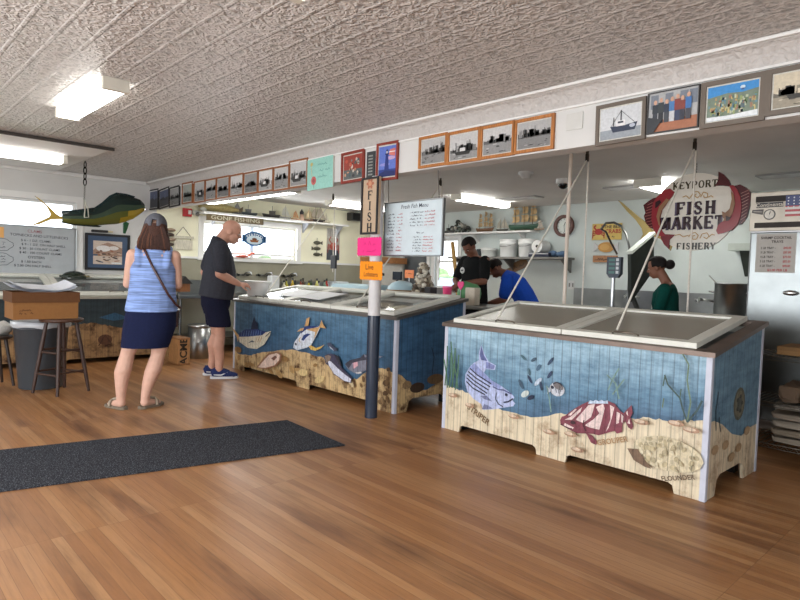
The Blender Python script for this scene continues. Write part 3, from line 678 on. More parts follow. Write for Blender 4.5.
        if fcol:
            m = MB()
            bar(m, -w/2, -h/2, -w/2+fw, h/2, 0, t, fcol); bar(m, w/2-fw, -h/2, w/2, h/2, 0, t, fcol); bar(m, -w/2+fw, -h/2, w/2-fw, -h/2+fw, 0, t, fcol); bar(m, -w/2+fw, h/2-fw, w/2-fw, h/2, 0, t, fcol)
            m.build('frame', 'wood' if fcol in (OAK, OAK2, RED) else 'paint', r)
    # narrow dark plaque with vertical lettering
    a, b = onx(368.2, 152.5, XH), onx(375.2, 177, XH)
    mb = MB(); c = V((XH-.008, (a.y+b.y)/2, (a.z+b.z)/2)); w, h = abs(a.y-b.y), a.z-b.z
    mb.box(c, (.012, w, h), C(52, 56, 60)); fc = Face(c-V((.006, 0, 0)), RX, UPZ)
    for k in range(7): fc.rect(mb, -.28*w, h*(-.42+.12*k), .28*w, h*(-.36+.12*k), C(140, 144, 140), .0006)
    one(mb, 'wall_plaque', 'paint', 'narrow dark plaque with upright lettering above the carved fish sign', 'plaque')
pictures()
a = onx(575, 121.5, XH); mb = MB(); mb.bb((XH-.008, a.y-.06, a.z-.055), (XH-.001, a.y+.06, a.z+.055), C(206, 206, 202), bev=.004); one(mb, 'cover_plate', 'paint', 'blank white cover plate on the beam between the oak frames and the trawler photograph', 'wall plate', (XH-.004, a.y, a.z-.055))

# ------------------------------------------------------------------ painted chest freezers with sloping glass lids
def chest(name, label, origin, ea, eb, la, D, h0, h1, water, sand_mat, sand, sand_top, side_sand, cuts, decals, side_decals, wcol, lid_cuts, label_lids=None, rimcol=C(118, 98, 84), trimcol=C(196, 200, 214), front_only_trim=True, rocky=False, handles=True, wgrad=None, glass='lid_glass'):
    """origin = front corner on the floor; ea runs along the front, eb into the depth"""
    O, ea, eb = V(origin), V(ea), V(eb)
    out = -eb
    def Lp(a, b, z): return O+ea*a+eb*b+UPZ*z
    def S(a, b, h): return Lp(a, b, h0+(h1-h0)*b/D+h)
    r = thing(name, label, 'freezer', Lp(la/2, D/2, 0), 0, 'painted chest freezers')
    def hx(mb, a0, a1, b0, b1, z0, z1, col, mi=0): mb.hexa([Lp(a, b, z) for z in (z0, z1) for a, b in ((a0, b0), (a1, b0), (a1, b1), (a0, b1))], col, mi)
    def sx(mb, a0, a1, b0, b1, g0, g1, col, mi=0): mb.hexa([S(a, b, z) for z in (g0, g1) for a, b in ((a0, b0), (a1, b0), (a1, b1), (a0, b1))], col, mi)
    # body: insulated tank behind the painted boards
    m = MB(); hx(m, .03, la-.03, .05, D-.02, .12, h0-.3, C(60, 62, 64)); m.build('tank', 'paint', r)
    m = MB()
    for a0, a1, b0, b1 in ((.02, la-.02, .02, .06), (.02, la-.02, D-.06, D-.01), (.02, .07, .06, D-.06), (la-.07, la-.02, .06, D-.06)):
        m.hexa([Lp(a0, b0, h0-.3), Lp(a1, b0, h0-.3), Lp(a1, b1, h0-.3), Lp(a0, b1, h0-.3), S(a0, b0, -.035), S(a1, b0, -.035), S(a1, b1, -.035), S(a0, b1, -.035)], C(214, 212, 206))
    m.hexa([Lp(.07, .06, h0-.299), Lp(la-.07, .06, h0-.299), Lp(la-.07, D-.06, h0-.299), Lp(.07, D-.06, h0-.299), S(.07, .06, -.075), S(la-.07, .06, -.075), S(la-.07, D-.06, -.075), S(.07, D-.06, -.075)], C(120, 124, 126)); m.build('liner', 'paint', r)
    for a in (.12, la-.12):
        for b in (.14, D-.14):
            f = MB(); hx(f, a-.04, a+.04, b-.04, b+.04, .001, .12, C(30, 30, 32)); f.build('foot', 'paint', r)
    top = h0-.028
    # front boards: sand below, water above, both cut from the same tongue-and-groove board
    T = .018
    fm = MB()
    bot = [(0, 0)]
    for c0, c1 in cuts: bot += [(c0, 0), (c0+.012, .05), (c0+.04, .064), (c1-.04, .064), (c1-.012, .05), (c1, 0)]
    bot += [(la, 0)]
    sp = sorted(sand); sp = [(0, sp[0][1])]+[q for q in sp if .01 < q[0] < la-.01]+[(la, sp[-1][1])]
    # finer, slightly uneven edge
    rr = random.Random(7); fine = []
    for (a0, z0), (a1, z1) in zip(sp, sp[1:]):
        for i in range(5):
            t = i/5; fine.append((a0+(a1-a0)*t, z0+(z1-z0)*t+(rr.uniform(-.009, .009) if i else 0)))
    fine.append(sp[-1])
    fm.prism([Lp(a, 0, max(z, .002)) for a, z in bot]+[Lp(a, 0, z) for a, z in fine[::-1]], eb*T, sand_top, 1)
    zt = [(k+1)/14 for k in range(14)]
    def wc(t):
        t = t*(len(wgrad)-1); i = min(int(t), len(wgrad)-2); q = t-i
        return tuple(a*(1-q)+b*q for a, b in zip(wgrad[i], wgrad[i+1]))
    prev = fine
    for k, t in enumerate(zt):
        cur = [(a, z+(top-z)*t) for a, z in fine]
        fm.prism([Lp(a, 0, z) for a, z in prev]+[Lp(a, 0, z) for a, z in cur[::-1]], eb*T, wc(k/13), 0); prev = cur
    fc = Face(Lp(0, 0, 0), ea if V(ea).cross(UPZ).dot(out) > 0 else -ea, UPZ, .0004)
    sgn = 1 if V(ea).cross(UPZ).dot(out) > 0 else -1
    for (kind, col, data, *ex) in decals:
        if kind == 'poly': fc.poly(fm, [(a*sgn, z) for a, z in data], col, mi=2)
        elif kind == 'line': fc.line(fm, [(a*sgn, z) for a, z in data], ex[0], col, mi=2)
        elif kind == 'ell': fc.ellipse(fm, data[0]*sgn, data[1], data[2], data[3], col, (ex[0] if ex else 0), mi=2)
        elif kind == 'text': fc.text(fm, data[0], data[1]*sgn, data[2], data[3], col, data[4], .02, mi=2)
    fm.run = lambda p: (p-O).dot(ea)
    fm.build('mural_front_panel', ['mural_water', sand_mat, 'mural_paint'], r)
    # end boards
    for end in (0, 1):
        a = 0.0 if end == 0 else la
        inn = ea*(T if end == 0 else -T)
        sm = MB(); cutz = .125
        bt = [(T, .002), (.16, .002), (.19, .1), (.24, cutz), (D-.34, cutz), (D-.28, .1), (D-.26, .002), (D, .002)]
        ss = [(T, side_sand[0][1])]+[q for q in side_sand if T+.01 < q[0] < D-.01]+[(D, side_sand[-1][1])]
        sm.prism([Lp(a, b, z) for b, z in bt]+[Lp(a, b, z) for b, z in ss[::-1]], inn, sand_top, 1)
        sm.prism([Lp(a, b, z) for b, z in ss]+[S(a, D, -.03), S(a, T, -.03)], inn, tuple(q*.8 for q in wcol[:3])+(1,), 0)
        f2 = Face(Lp(a, 0, 0), (eb if V(eb).cross(UPZ).dot(ea*(1 if end else -1)) > 0 else -eb), UPZ, .0004); s2 = 1 if f2.ex.dot(eb) > 0 else -1
        for (kind, col, data, *ex) in side_decals.get(end, []):
            if kind == 'poly': f2.poly(sm, [(b*s2, z) for b, z in data], col, mi=2)
            elif kind == 'ell': f2.ellipse(sm, data[0]*s2, data[1], data[2], data[3], col, mi=2)
            elif kind == 'line': f2.line(sm, [(b*s2, z) for b, z in data], ex[0], col, mi=2)
        sm.run = lambda p: (p-O).dot(eb)
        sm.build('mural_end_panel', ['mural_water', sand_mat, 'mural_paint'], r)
        for b0, b1, hz in ((-.004, .03, 0), (D-.03, D+.004, 0)):
            t = MB(); aa = (-.004, .03) if end == 0 else (la-.03, la+.004)
            e0, e1 = aa
            t.hexa([Lp(e0, b0, .002), Lp(e1, b0, .002), Lp(e1, b0+.006 if b0 < .1 else b1, .002), Lp(e0, b0+.006 if b0 < .1 else b1, .002), S(e0, b0, -.03), S(e1, b0, -.03), S(e1, b0+.006 if b0 < .1 else b1, -.03), S(e0, b0+.006 if b0 < .1 else b1, -.03)], trimcol)
            ax0 = (-.0052, .002) if end == 0 else (la-.002, la+.0052)
            b0 = b0+.0061 if b0 < .1 else b0-.001
            t.hexa([Lp(ax0[0], b0, .002), Lp(ax0[1], b0, .002), Lp(ax0[1], b1, .002), Lp(ax0[0], b1, .002), S(ax0[0], b0, -.03), S(ax0[1], b0, -.03), S(ax0[1], b1, -.03), S(ax0[0], b1, -.03)], trimcol)
            t.build('corner_trim', 'paint', r)
    # worn metal rim
    m = MB(); ov = .024
    for a0, a1, b0, b1 in ((-ov, la+ov, -ov, .05), (-ov, la+ov, D-.05, D+ov), (-ov, .06, .05, D-.05), (la-.06, la+ov, .05, D-.05)): sx(m, a0, a1, b0, b1, -.03, .0, rimcol)
    m.build('rim', 'dull_metal', r)
    # hinged lids: wood frame, glass, rope handle
    for i, (a0, a1) in enumerate(lid_cuts):
        fw = .075; lid = MB(); wcol2 = C(222, 222, 212)
        b0, b1 = .02, D-.02
        sx(lid, a0, a1, b0, b0+fw*.8, .002, .036, wcol2); sx(lid, a0, a1, b1-fw, b1, .002, .036, wcol2); sx(lid, a0, a0+fw, b0+fw*.8, b1-fw, .002, .036, wcol2); sx(lid, a1-fw, a1, b0+fw*.8, b1-fw, .002, .036, wcol2)
        lo = lid.build('lid', 'paint', r)
        gl = MB(); sx(gl, a0+fw, a1-fw, b0+fw*.8, b1-fw, .018, .022, WHITE); gl.build('glass_pane', glass, lo)
        if handles:
            hm = MB(); ac = (a0+a1)/2
            hm.tube([S(ac-.09, .045, .036), S(ac-.085, .04, .05), S(ac-.06, .02, .058), S(ac+.06, .02, .058), S(ac+.085, .04, .05), S(ac+.09, .045, .036)], .007, C(120, 110, 100), 6); hm.build('handle', 'metal', lo)
    return r, Lp, S

# --- the freezer nearest the camera
F1X, F1Y, F1L = 3.795, 1.31, 2.147
def m1(z, scale=1, ox=0, oy=0):
    """zoomed picture point -> (run, height) on the front boards"""
    u, v = ox+z[0]/scale, oy+z[1]/scale; p = onx(u, v, F1X); return (p.y-F1Y, p.z)
def mm(pts, s, ox, oy): return [m1(p, s, ox, oy) for p in pts]
DK = C(40, 42, 66)
dec = []
A = (7.5, 460, 340)
dec.append(('poly', C(176, 186, 220), mm([(160,35),(185,110),(215,160),(270,190),(262,225),(195,218),(180,245),(240,305),(310,345),(385,400),(408,430),(395,455),(415,475),(400,497),(320,508),(255,520),(175,525),(160,480),(100,440),(55,385),(38,320),(42,255),(70,205),(105,170),(142,152),(142,95)], *A)))
dec.append(('poly', C(140, 150, 196), mm([(70,205),(110,175),(180,245),(240,305),(310,345),(300,365),(220,330),(140,270),(95,230)], *A)))
dec.append(('poly', C(92, 100, 150), mm([(160,40),(180,112),(205,158),(160,150),(148,110)], *A))); dec.append(('poly', C(120, 128, 176), mm([(195,160),(262,192),(255,220),(195,212)], *A)))
for q in ([(75,212),(130,262),(235,328)], [(62,235),(120,285),(228,352)], [(54,258),(110,308),(215,375)], [(50,282),(105,332),(205,400)], [(50,310),(100,362),(190,410)]): dec.append(('line', DK, mm(q, *A), .011))
dec.append(('line', DK, mm([(275,395),(268,440),(290,480),(325,500)], *A), .008)); dec.append(('line', DK, mm([(330,468),(365,462),(400,440)], *A), .012)); dec.append(('line', C(90, 96, 140), mm([(250,350),(290,370),(330,375),(390,405)], *A), .012)); dec.append(('ell', DK, (*m1((350,410), *A), .014, .012)))
dec.append(('poly', C(110, 116, 150), mm([(155,420),(200,415),(245,460),(190,445)], *A))); dec.append(('poly', C(120, 126, 160), mm([(165,520),(185,480),(215,490),(250,515)], *A)))
dec.append(('text', C(120, 96, 66), ('STRIPER', *m1((140,560), *A), .05, -.42)))
B = (12, 510, 355)
for x, y, rx, ry, ro, c in [(245,290,.035,.012,-.95,(36,48,76)),(290,55,.028,.012,.6,(60,84,104)),(495,75,.04,.012,.9,(48,72,100)),(485,235,.035,.012,1.0,(40,60,92)),(350,150,.03,.014,1,(70,100,124)),(235,200,.03,.012,-1.2,(80,110,124)),(140,350,.04,.014,-1,(60,84,104)),(345,320,.045,.016,.8,(176,190,206)),(380,370,.035,.012,-1.3,(44,60,84)),(190,465,.04,.022,.6,(190,200,196)),(258,508,.034,.016,.5,(24,34,60)),(170,30,.03,.01,-.6,(70,104,116))]:
    dec.append(('ell', C(*c), (*m1((x, y), *B), rx, ry), ro))
dec.append(('ell', C(196, 200, 208), (*m1((575,410), *B), .062, .05))); dec.append(('poly', C(190, 198, 210), mm([(510,420),(465,385),(455,470)], *B))); dec.append(('ell', C(110, 104, 104), (*m1((590,370), *B), .045, .026), -.3)); dec.append(('ell', C(40, 42, 60), (*m1((520,385), *B), .014, .012)))
dec.append(('line', C(40, 42, 60), mm([(530,345),(575,325),(620,345),(640,380)], *B), .008))
for q in ([(560,395),(570,450)], [(590,400),(600,460)], [(615,395),(620,440)]): dec.append(('line', C(120, 124, 136), mm(q, *B), .008))
G_ = (8.89, 555, 390)
MAR, CRM = C(124, 58, 72), C(222, 200, 196)
dec.append(('poly', MAR, mm([(55,265),(70,235),(100,225),(180,165),(250,125),(320,95),(400,95),(480,95),(540,120),(590,185),(618,205),(650,170),(690,130),(700,200),(680,240),(705,320),(690,350),(660,330),(632,270),(610,300),(605,370),(560,385),(540,360),(480,375),(400,400),(330,385),(290,385),(200,380),(130,345),(60,305)], *G_)))
dec.append(('poly', MAR, mm([(285,380),(340,400),(380,450),(375,485),(330,465)], *G_)))
for q in ([(125,222),(190,165),(205,168),(150,225)], [(95,262),(150,235),(250,150),(240,185),(160,262)], [(195,262),(310,130),(365,122),(350,180),(330,240),(260,290)], [(375,150),(440,118),(452,160),(440,215),(405,350),(320,330),(275,310),(350,260),(405,205)], [(500,130),(538,152),(520,230),(490,330),(462,368),(505,255)], [(560,190),(590,205),(578,290),(555,300)], [(600,210),(620,230),(612,290),(600,280)], [(640,200),(655,180),(662,230)], [(655,290),(672,250),(680,300)], [(100,290),(180,330),(170,345),(90,310)]): dec.append(('poly', CRM, mm(q, *G_)))
dec.append(('poly', C(190, 206, 226), mm([(305,118),(325,86),(350,98),(375,84),(400,98),(425,84),(450,98),(480,88),(485,118)], *G_))); dec.append(('ell', C(60, 26, 36), (*m1((172,285), *G_), .02, .014))); dec.append(('line', C(70, 30, 40), mm([(62,300),(130,335),(165,340)], *G_), .007)); dec.append(('line', C(70, 30, 40), mm([(270,265),(262,310),(290,360)], *G_), .008))
dec.append(('text', C(176, 140, 100), ('GROUPER', *m1((520,450), *G_), .036, .34)))
D_ = (3.75, 620, 340)
dec.append(('ell', C(208, 195, 164), (*m1((180,425), *D_), .22, .105))); 
rr = random.Random(3)
for i in range(46):
    q = rr.uniform(0, 2*PI); t = math.sqrt(rr.random()); c = m1((180,425), *D_); dec.append(('ell', C(*rr.choice([(192, 178, 142), (216, 204, 174), (184, 170, 136), (170, 158, 128)])), (c[0]+.2*t*math.cos(q), c[1]+.09*t*math.sin(q), rr.uniform(.01, .025), rr.uniform(.007, .016)), rr.uniform(0, 3)))
dec.append(('poly', C(116, 92, 72), mm([(38,402),(75,404),(100,440),(128,478),(105,472),(62,446)], *D_))); dec.append(('text', C(96, 76, 56), ('FLOUNDER', *m1((226,513), *D_), .029, .32)))
for q, wd, c in [([(262,305),(245,255),(235,215),(190,165),(178,128)], .01, (50, 74, 70)), ([(262,305),(275,230),(262,150),(268,90),(245,50)], .01, (96, 118, 96)), ([(262,305),(300,260),(318,225)], .012, (44, 70, 72)), ([(180,130),(172,170)], .008, (60, 84, 70)), ([(235,215),(240,180)], .008, (60, 84, 70)), ([(170,250),(175,215)], .008, (90, 110, 84))]: dec.append(('line', C(*c), mm(q, *D_), wd))
K_ = (2.286, 430, 280)
for x0, x1, y0, y1 in [(42,48,240,150),(52,56,245,165),(60,56,245,140),(66,74,250,170),(48,40,245,180),(72,62,246,190),(58,66,245,155)]: dec.append(('line', C(74, 110, 84), mm([(x0,y0),((x0+x1)/2+2,(y0+y1)/2),(x1,y1)], *K_), .014))
for q in ([(415,250),(425,225),(440,200)], [(440,270),(432,235),(412,215)], [(425,260),(452,225)], [(285,300),(280,262),(275,240)]): dec.append(('line', C(110, 140, 132), mm(q, *K_), .01))
for x, y in [(60,262),(280,345),(200,310),(490,322),(100,285),(345,385),(330,350),(570,325),(605,340)]:
    dec.append(('ell', C(168, 134, 108), (*m1((x, y), *K_), .05, .018))); dec.append(('ell', C(206, 184, 160), (*m1((x-3, y-2), *K_), .035, .011)))
sand1 = [m1(q, *K_) for q in [(38,240),(60,248),(95,262),(130,288),(190,303),(230,314),(300,304),(330,314),(400,318),(470,318),(500,314),(540,322),(585,318),(632,322)]]
s_side = [(p.x-F1X, p.z) for p in (ony(430+x/2.286, 280+y/2.286, F1Y) for x, y in [(650,322),(668,330),(690,352),(712,356),(730,338),(752,325)])]
sd = []
c = ony(430+707/2.286, 280+283/2.286, F1Y); c = (c.x-F1X, c.z)
for k, (f, col) in enumerate([(1, (92, 96, 84)), (.8, (120, 118, 100)), (.45, (80, 88, 84))]): sd.append(('ell', C(*col), (c[0], c[1], .11*f, .11*f)))
for k in range(5): sd.append(('ell', C(54, 60, 60), (c[0]+.05*math.cos(k*1.26), c[1]+.05*math.sin(k*1.26), .02, .014)))
for q in ([(.12, .42), (.1, .55), (.13, .66)], [(.2, .4), (.16, .5)]): sd.append(('line', C(30, 58, 76), q, .012))
for x, z in [(.3, .3), (.12, .3), (.55, .24), (.7, .33), (.42, .2)]: sd.append(('ell', C(178, 152, 118), (x, z, .06, .03)))
WG1 = [C(70, 102, 130), C(92, 130, 156), C(124, 158, 180), C(148, 180, 198)]
f1, L1, S1 = chest('chest_freezer', 'blue painted chest freezer with striped fish and red grouper, nearest the camera', (F1X, F1Y, 0), (0, 1, 0), (1, 0, 0), F1L, .945, .913, 1.062, None, 'mural_sand', sand1, C(216, 202, 174), s_side, [(.18, .95), (1.19, 1.96)], dec, {0: sd}, C(110, 150, 176), [(.1, 1.035), (1.045, F1L-.07)], wgrad=WG1, rimcol=C(122, 108, 100))

# --- the second freezer, behind the post
F2X, F2Y, F2L = 3.775, 4.056, 3.118
def m2_(z, s, ox, oy): p = onx(ox+z[0]/s, oy+z[1]/s, F2X); return (p.y-F2Y, p.z)
def mq(pts, s, ox, oy): return [m2_(p, s, ox, oy) for p in pts]
dec = []
rr = random.Random(9)
for i in range(26):
    a = rr.uniform(.05, .75); z = rr.uniform(.08, .42); dec.append(('ell', C(*rr.choice([(120, 92, 60), (96, 70, 44), (206, 188, 150), (150, 120, 84)])), (a, z, rr.uniform(.02, .05), rr.uniform(.015, .035)), rr.uniform(0, 3)))
for i in range(16):
    a = rr.uniform(1.0, 3.0); z = rr.uniform(.08, .3); dec.append(('ell', C(*rr.choice([(150, 116, 70), (206, 182, 130), (176, 142, 92)])), (a, z, rr.uniform(.03, .1), rr.uniform(.015, .05)), rr.uniform(-.4, .4)))
E_ = (7.055, 225, 305)
CREAM, NAVY, TAN, YEL = C(214, 210, 190), C(36, 58, 116), C(196, 156, 104), C(206, 172, 92)
dec += [('poly', CREAM, mq([(98,212),(130,200),(220,190),(300,192),(332,184),(326,212),(285,278),(232,310),(170,302),(112,262)], *E_)), ('poly', NAVY, mq([(108,200),(150,172),(230,168),(300,188),(272,212),(180,222),(108,224)], *E_)), ('poly', C(28, 40, 66), mq([(192,172),(200,130),(215,78),(222,110),(240,130),(240,170)], *E_)), ('poly', TAN, mq([(58,160),(75,175),(108,215),(100,262),(92,225)], *E_)), ('poly', C(90, 96, 104), mq([(170,268),(200,248),(222,262),(196,262)], *E_)), ('line', C(40, 46, 60), mq([(296,222),(330,190)], *E_), .012)]
for x in range(130, 280, 17): dec.append(('line', C(120, 150, 190), mq([(x, 180), (x-6, 218)], *E_), .009))
for x in (240, 256, 272): dec.append(('line', TAN, mq([(x, 222), (x-14, 262)], *E_), .01))
dec += [('poly', C(206, 214, 224), mq([(495,300),(500,265),(525,230),(560,178),(600,152),(670,146),(690,150),(660,210),(622,280),(590,300),(520,318)], *E_)), ('poly', NAVY, mq([(545,190),(575,155),(605,146),(684,148),(640,162),(590,170),(550,200)], *E_)), ('poly', TAN, mq([(585,172),(640,162),(684,152),(655,212),(640,240),(650,190)], *E_)), ('poly', NAVY, mq([(552,245),(568,212),(595,200),(618,205),(590,225),(568,252)], *E_)), ('poly', TAN, mq([(676,158),(695,105),(706,135),(726,165),(695,160)], *E_)), ('poly', TAN, mq([(562,180),(520,188),(530,178),(548,165),(572,160)], *E_)), ('poly', TAN, mq([(575,150),(590,95),(612,84),(602,146)], *E_)), ('poly', YEL, mq([(605,292),(620,282),(655,302),(690,292),(716,278),(690,305),(652,322),(620,314)], *E_)), ('line', YEL, mq([(548,225),(535,245),(545,262)], *E_), .012), ('ell', C(30, 36, 50), (*m2_((515,275), *E_), .016, .016))]
dec += [('poly', C(150, 110, 84), mq([(235,440),(280,380),(320,340),(385,325),(415,345),(412,392),(370,432),(300,452)], *E_)), ('poly', C(222, 198, 184), mq([(248,438),(290,388),(325,352),(380,338),(402,352),(398,388),(362,424),(300,442)], *E_)), ('poly', C(120, 84, 74), mq([(340,375),(370,355),(382,368),(360,392)], *E_))]
H_ = (7.06, 315, 330)
dec += [('poly', C(64, 62, 84), mq([(85,178),(105,168),(128,164),(180,188),(200,260),(245,305),(275,330),(270,372),(222,360),(150,310),(112,250),(90,235)], *H_)), ('poly', C(202, 206, 222), mq([(105,210),(130,222),(170,262),(225,310),(272,345),(266,368),(222,356),(150,306),(115,250)], *H_)), ('poly', C(128, 112, 100), mq([(85,182),(110,175),(130,185),(120,215),(95,232)], *H_)), ('poly', C(44, 44, 56), mq([(150,165),(188,190),(205,255),(180,235)], *H_)),
 ('poly', C(120, 122, 136), mq([(228,238),(262,212),(340,192),(362,168),(400,190),(450,180),(500,186),(452,202),(420,240),(372,285),(330,306),(292,300),(250,275)], *H_)), ('poly', C(60, 60, 74), mq([(228,238),(262,212),(340,192),(400,190),(450,182),(430,205),(340,215),(280,232),(255,270)], *H_)), ('poly', C(206, 160, 168), mq([(285,230),(318,222),(322,250),(290,272)], *H_)), ('poly', C(210, 206, 204), mq([(300,300),(340,292),(350,302),(322,308)], *H_)), ('poly', C(56, 56, 70), mq([(340,192),(362,168),(370,192)], *H_)),
 ('poly', C(66, 74, 96), mq([(104,90),(125,88),(150,118),(175,132),(160,152),(135,132),(108,115)], *H_)), ('poly', C(170, 178, 190), mq([(118,112),(140,128),(152,146),(125,128)], *H_))]
N_ = (3.333, 220, 260)
sand2 = [m2_(q, *N_) for q in [(28,282),(60,312),(100,318),(130,310),(190,302),(240,298),(300,312),(345,325),(375,368),(420,392),(455,398),(490,372),(520,356),(555,362),(580,378)]]
side2 = [(p.x-F2X, p.z) for p in (ony(220+x/3.333, 260+y/3.333, F2Y) for x, y in [(585,378),(605,385),(625,405),(660,435),(690,432),(715,415),(740,400)])]
side2 = side2[:7]+[(.99, .4)]
sd2 = [('ell', C(58, 44, 34), (.3, .22, .1, .05)), ('ell', C(140, 116, 84), (.16, .26, .06, .04)), ('ell', C(110, 86, 60), (.55, .28, .12, .05)), ('line', C(34, 56, 76), [(.5, .34), (.52, .5), (.48, .6)], .014)]
f2, L2, S2 = chest('chest_freezer', 'long blue painted chest freezer with swimming tuna behind the blue and white post', (F2X, F2Y, 0), (0, 1, 0), (1, 0, 0), F2L, .96, .915, 1.077, None, 'mural_rock', sand2, C(200, 172, 126), side2, [(.3, 1.4), (1.62, 2.85)], dec, {0: sd2}, C(62, 104, 142), [(.06, 1.05), (1.06, 2.05), (2.06, F2L-.06)], wgrad=[C(58, 92, 122), C(62, 100, 130), C(68, 106, 136), C(84, 120, 146)], rimcol=C(120, 116, 112), glass='lid_glass_clear')

# --- the third, along the left wall
F3Y, F3X0, F3L = 8.508, .62, 2.886
sand3 = [(0, .46), (.9, .5), (1.3, .5), (1.67, .515), (1.8, .535), (1.95, .5), (2.1, .47), (2.3, .44), (2.5, .5), (2.886, .48)]
dec = [('ell', C(96, 62, 44), (1.98, .3, .09, .07)), ('line', C(70, 44, 32), [(1.9, .22), (1.98, .36), (2.06, .24)], .012), ('ell', C(150, 116, 76), (1.75, .28, .08, .04)), ('poly', C(44, 84, 112), [(1.9, .6), (2.1, .66), (2.3, .58), (2.08, .55)])]
f3, L3, S3 = chest('chest_freezer', 'dark teal painted chest freezer along the wall under the clams price board', (F3X0, F3Y, 0), (1, 0, 0), (0, 1, 0), F3L, .835, .885, 1.125, None, 'mural_rock', sand3, C(160, 126, 86), [(0, .48), (.4, .5), (.86, .46)], [(.3, 1.2), (1.5, 2.6)], dec, {}, C(40, 54, 60), [(.06, 1.43), (1.44, F3L-.06)], wgrad=[C(44, 60, 66), C(40, 54, 60), C(38, 52, 58), C(38, 52, 58)], rimcol=C(190, 190, 178), trimcol=C(170, 176, 178), glass='lid_glass_clear')

# --- what lies in and on the second freezer
rr = random.Random(5)
def lump(c, r, col, seed, sq=.6, n=12):
    mb = MB(); q = random.Random(seed)
    mb.ell(c, (r, r, r*sq), col, None, n, 8)
    mb.v = [V(c)+(p-V(c))*(1+.22*math.sin(9*(p.x-c[0])/r*.5+seed)*math.cos(7*(p.y-c[1])/r*.5+seed*2)) for p in mb.v]
    return mb
for nm, a, b, rr_, col, lab in [('ice_bag', .36, .42, .15, (216, 206, 176), 'bag of ice with a tan cast under the nearest glass lid behind the post'), ('ice_bag', .3, .7, .14, (204, 214, 216), 'pale blue white bag of ice under the glass at the freezer end behind the post'), ('ice_bag', .76, .5, .13, (176, 156, 132), 'brownish bag of fish under glass just left of the post'), ('ice_bag', 1.5, .45, .15, (206, 206, 202), 'white bag of ice under the middle glass lid of the tuna freezer')]:
    c = S2(a, b, -.036); one(lump(c, rr_, C(*col), int(a*100), .24), nm, 'plastic', lab, 'bag', S2(a, b, -.074), 'bags of ice in the tuna freezer')
# white sheets painting the window's bright reflection on the lids
for k, (a, b, lab) in enumerate([(2.32, .42, 'white paper sheet on the glass lid beside the plastic tub'), (1.78, .4, 'white paper sheet on the middle glass lid of the tuna freezer')]):
    mb = MB(); mb.hexa([S2(a+x, b+y, z) for z in (.037, .039) for x, y in ((-.26, -.2), (.26, -.16), (.25, .22), (-.25, .2))], C(240, 242, 244)); one(mb, 'paper_sheet', 'card', lab, 'paper')
# plastic tub
tc = S2(2.8, .15, .038); t = thing('plastic_tub', 'white plastic tub on the freezer lid in front of the man', 'tub', tc)
mb = MB(); mb.lathe(tc+V((0, 0, -.012)), [(.0, .01), (.115, .0), (.128, .02), (.152, .18), (.152, .188), (.14, .188), (.118, .03), (.0, .022)], C(242, 244, 243), 28); mb.build('tub_body', 'plastic', t)
mb = MB(); mb.lathe(tc+V((0, 0, -.012)), [(.152, .17), (.166, .174), (.166, .192), (.154, .194), (.152, .17)], C(244, 246, 245), 28); mb.build('tub_rim', 'plastic', t)

# ------------------------------------------------------------------ post and its signs
pp = V((3.53, 4.096, 0)); r = thing('support_post', 'round post painted white above and dark blue below, standing under the beam', 'post', pp)
mb = MB(); mb.lathe(pp, [(.058, .001), (.058, .93)], C(44, 54, 70), 24); mb.build('blue_shaft', 'gloss', r)
mb = MB(); mb.lathe(pp, [(.056, .93), (.056, ZB-.001)], C(206, 204, 204), 24); mb.build('white_shaft', 'paint', r)
def board_sign(name, label, cat, x, tl, br, fn, col, mat='paint', t=.02, parent=None, tilt=0):
    a, b = onx(*tl, x), onx(*br, x); cy, cz, w, h = (a.y+b.y)/2, (a.z+b.z)/2, abs(a.y-b.y), a.z-b.z
    ex, ey = RX*math.cos(tilt)+UPZ*math.sin(tilt), UPZ*math.cos(tilt)-RX*math.sin(tilt)
    fc = Face(V((x, cy, cz)), ex, ey, .0005); mb = MB()
    if col is not None: mb.hexa([fc.p(q[0], q[1], d) for d in (-t, 0) for q in ((-w/2, -h/2), (w/2, -h/2), (w/2, h/2), (-w/2, h/2))], col)
    fn(fc, mb, w, h)
    o = mb.build(name, mat, recalc=False)
    rebase(o, (x, cy, cz-h/2)); return tag(o, label, cat)
def fish_sign(fc, mb, w, h):
    e = .018
    for q in ((-w/2, -h/2, w/2, -h/2+e), (-w/2, h/2-e, w/2, h/2), (-w/2, -h/2+e, -w/2+e, h/2-e), (w/2-e, -h/2+e, w/2, h/2-e)): mb.hexa([fc.p(x, y, d) for d in (0, .012) for x, y in ((q[0], q[1]), (q[2], q[1]), (q[2], q[3]), (q[0], q[3]))], C(34, 32, 34))
    for i, ch in enumerate('FISH'): serif(fc, mb, ch, 0, h*.19-i*h*.19, h*.155, C(22, 20, 24), 1.0)
    for k in range(6):
        q = k*PI/3; fc.ellipse(mb, .03*math.cos(q), h*.39+.03*math.sin(q), .022, .014, C(176, 110, 84), q)
    fc.ellipse(mb, 0, h*.39, .022, .022, C(206, 150, 116))
board_sign('carved_sign', 'tall tan sign with a black border reading FISH, on the post', 'sign', 3.44, (362.5, 178.5), (377.5, 234), fish_sign, C(190, 166, 140), t=.025)
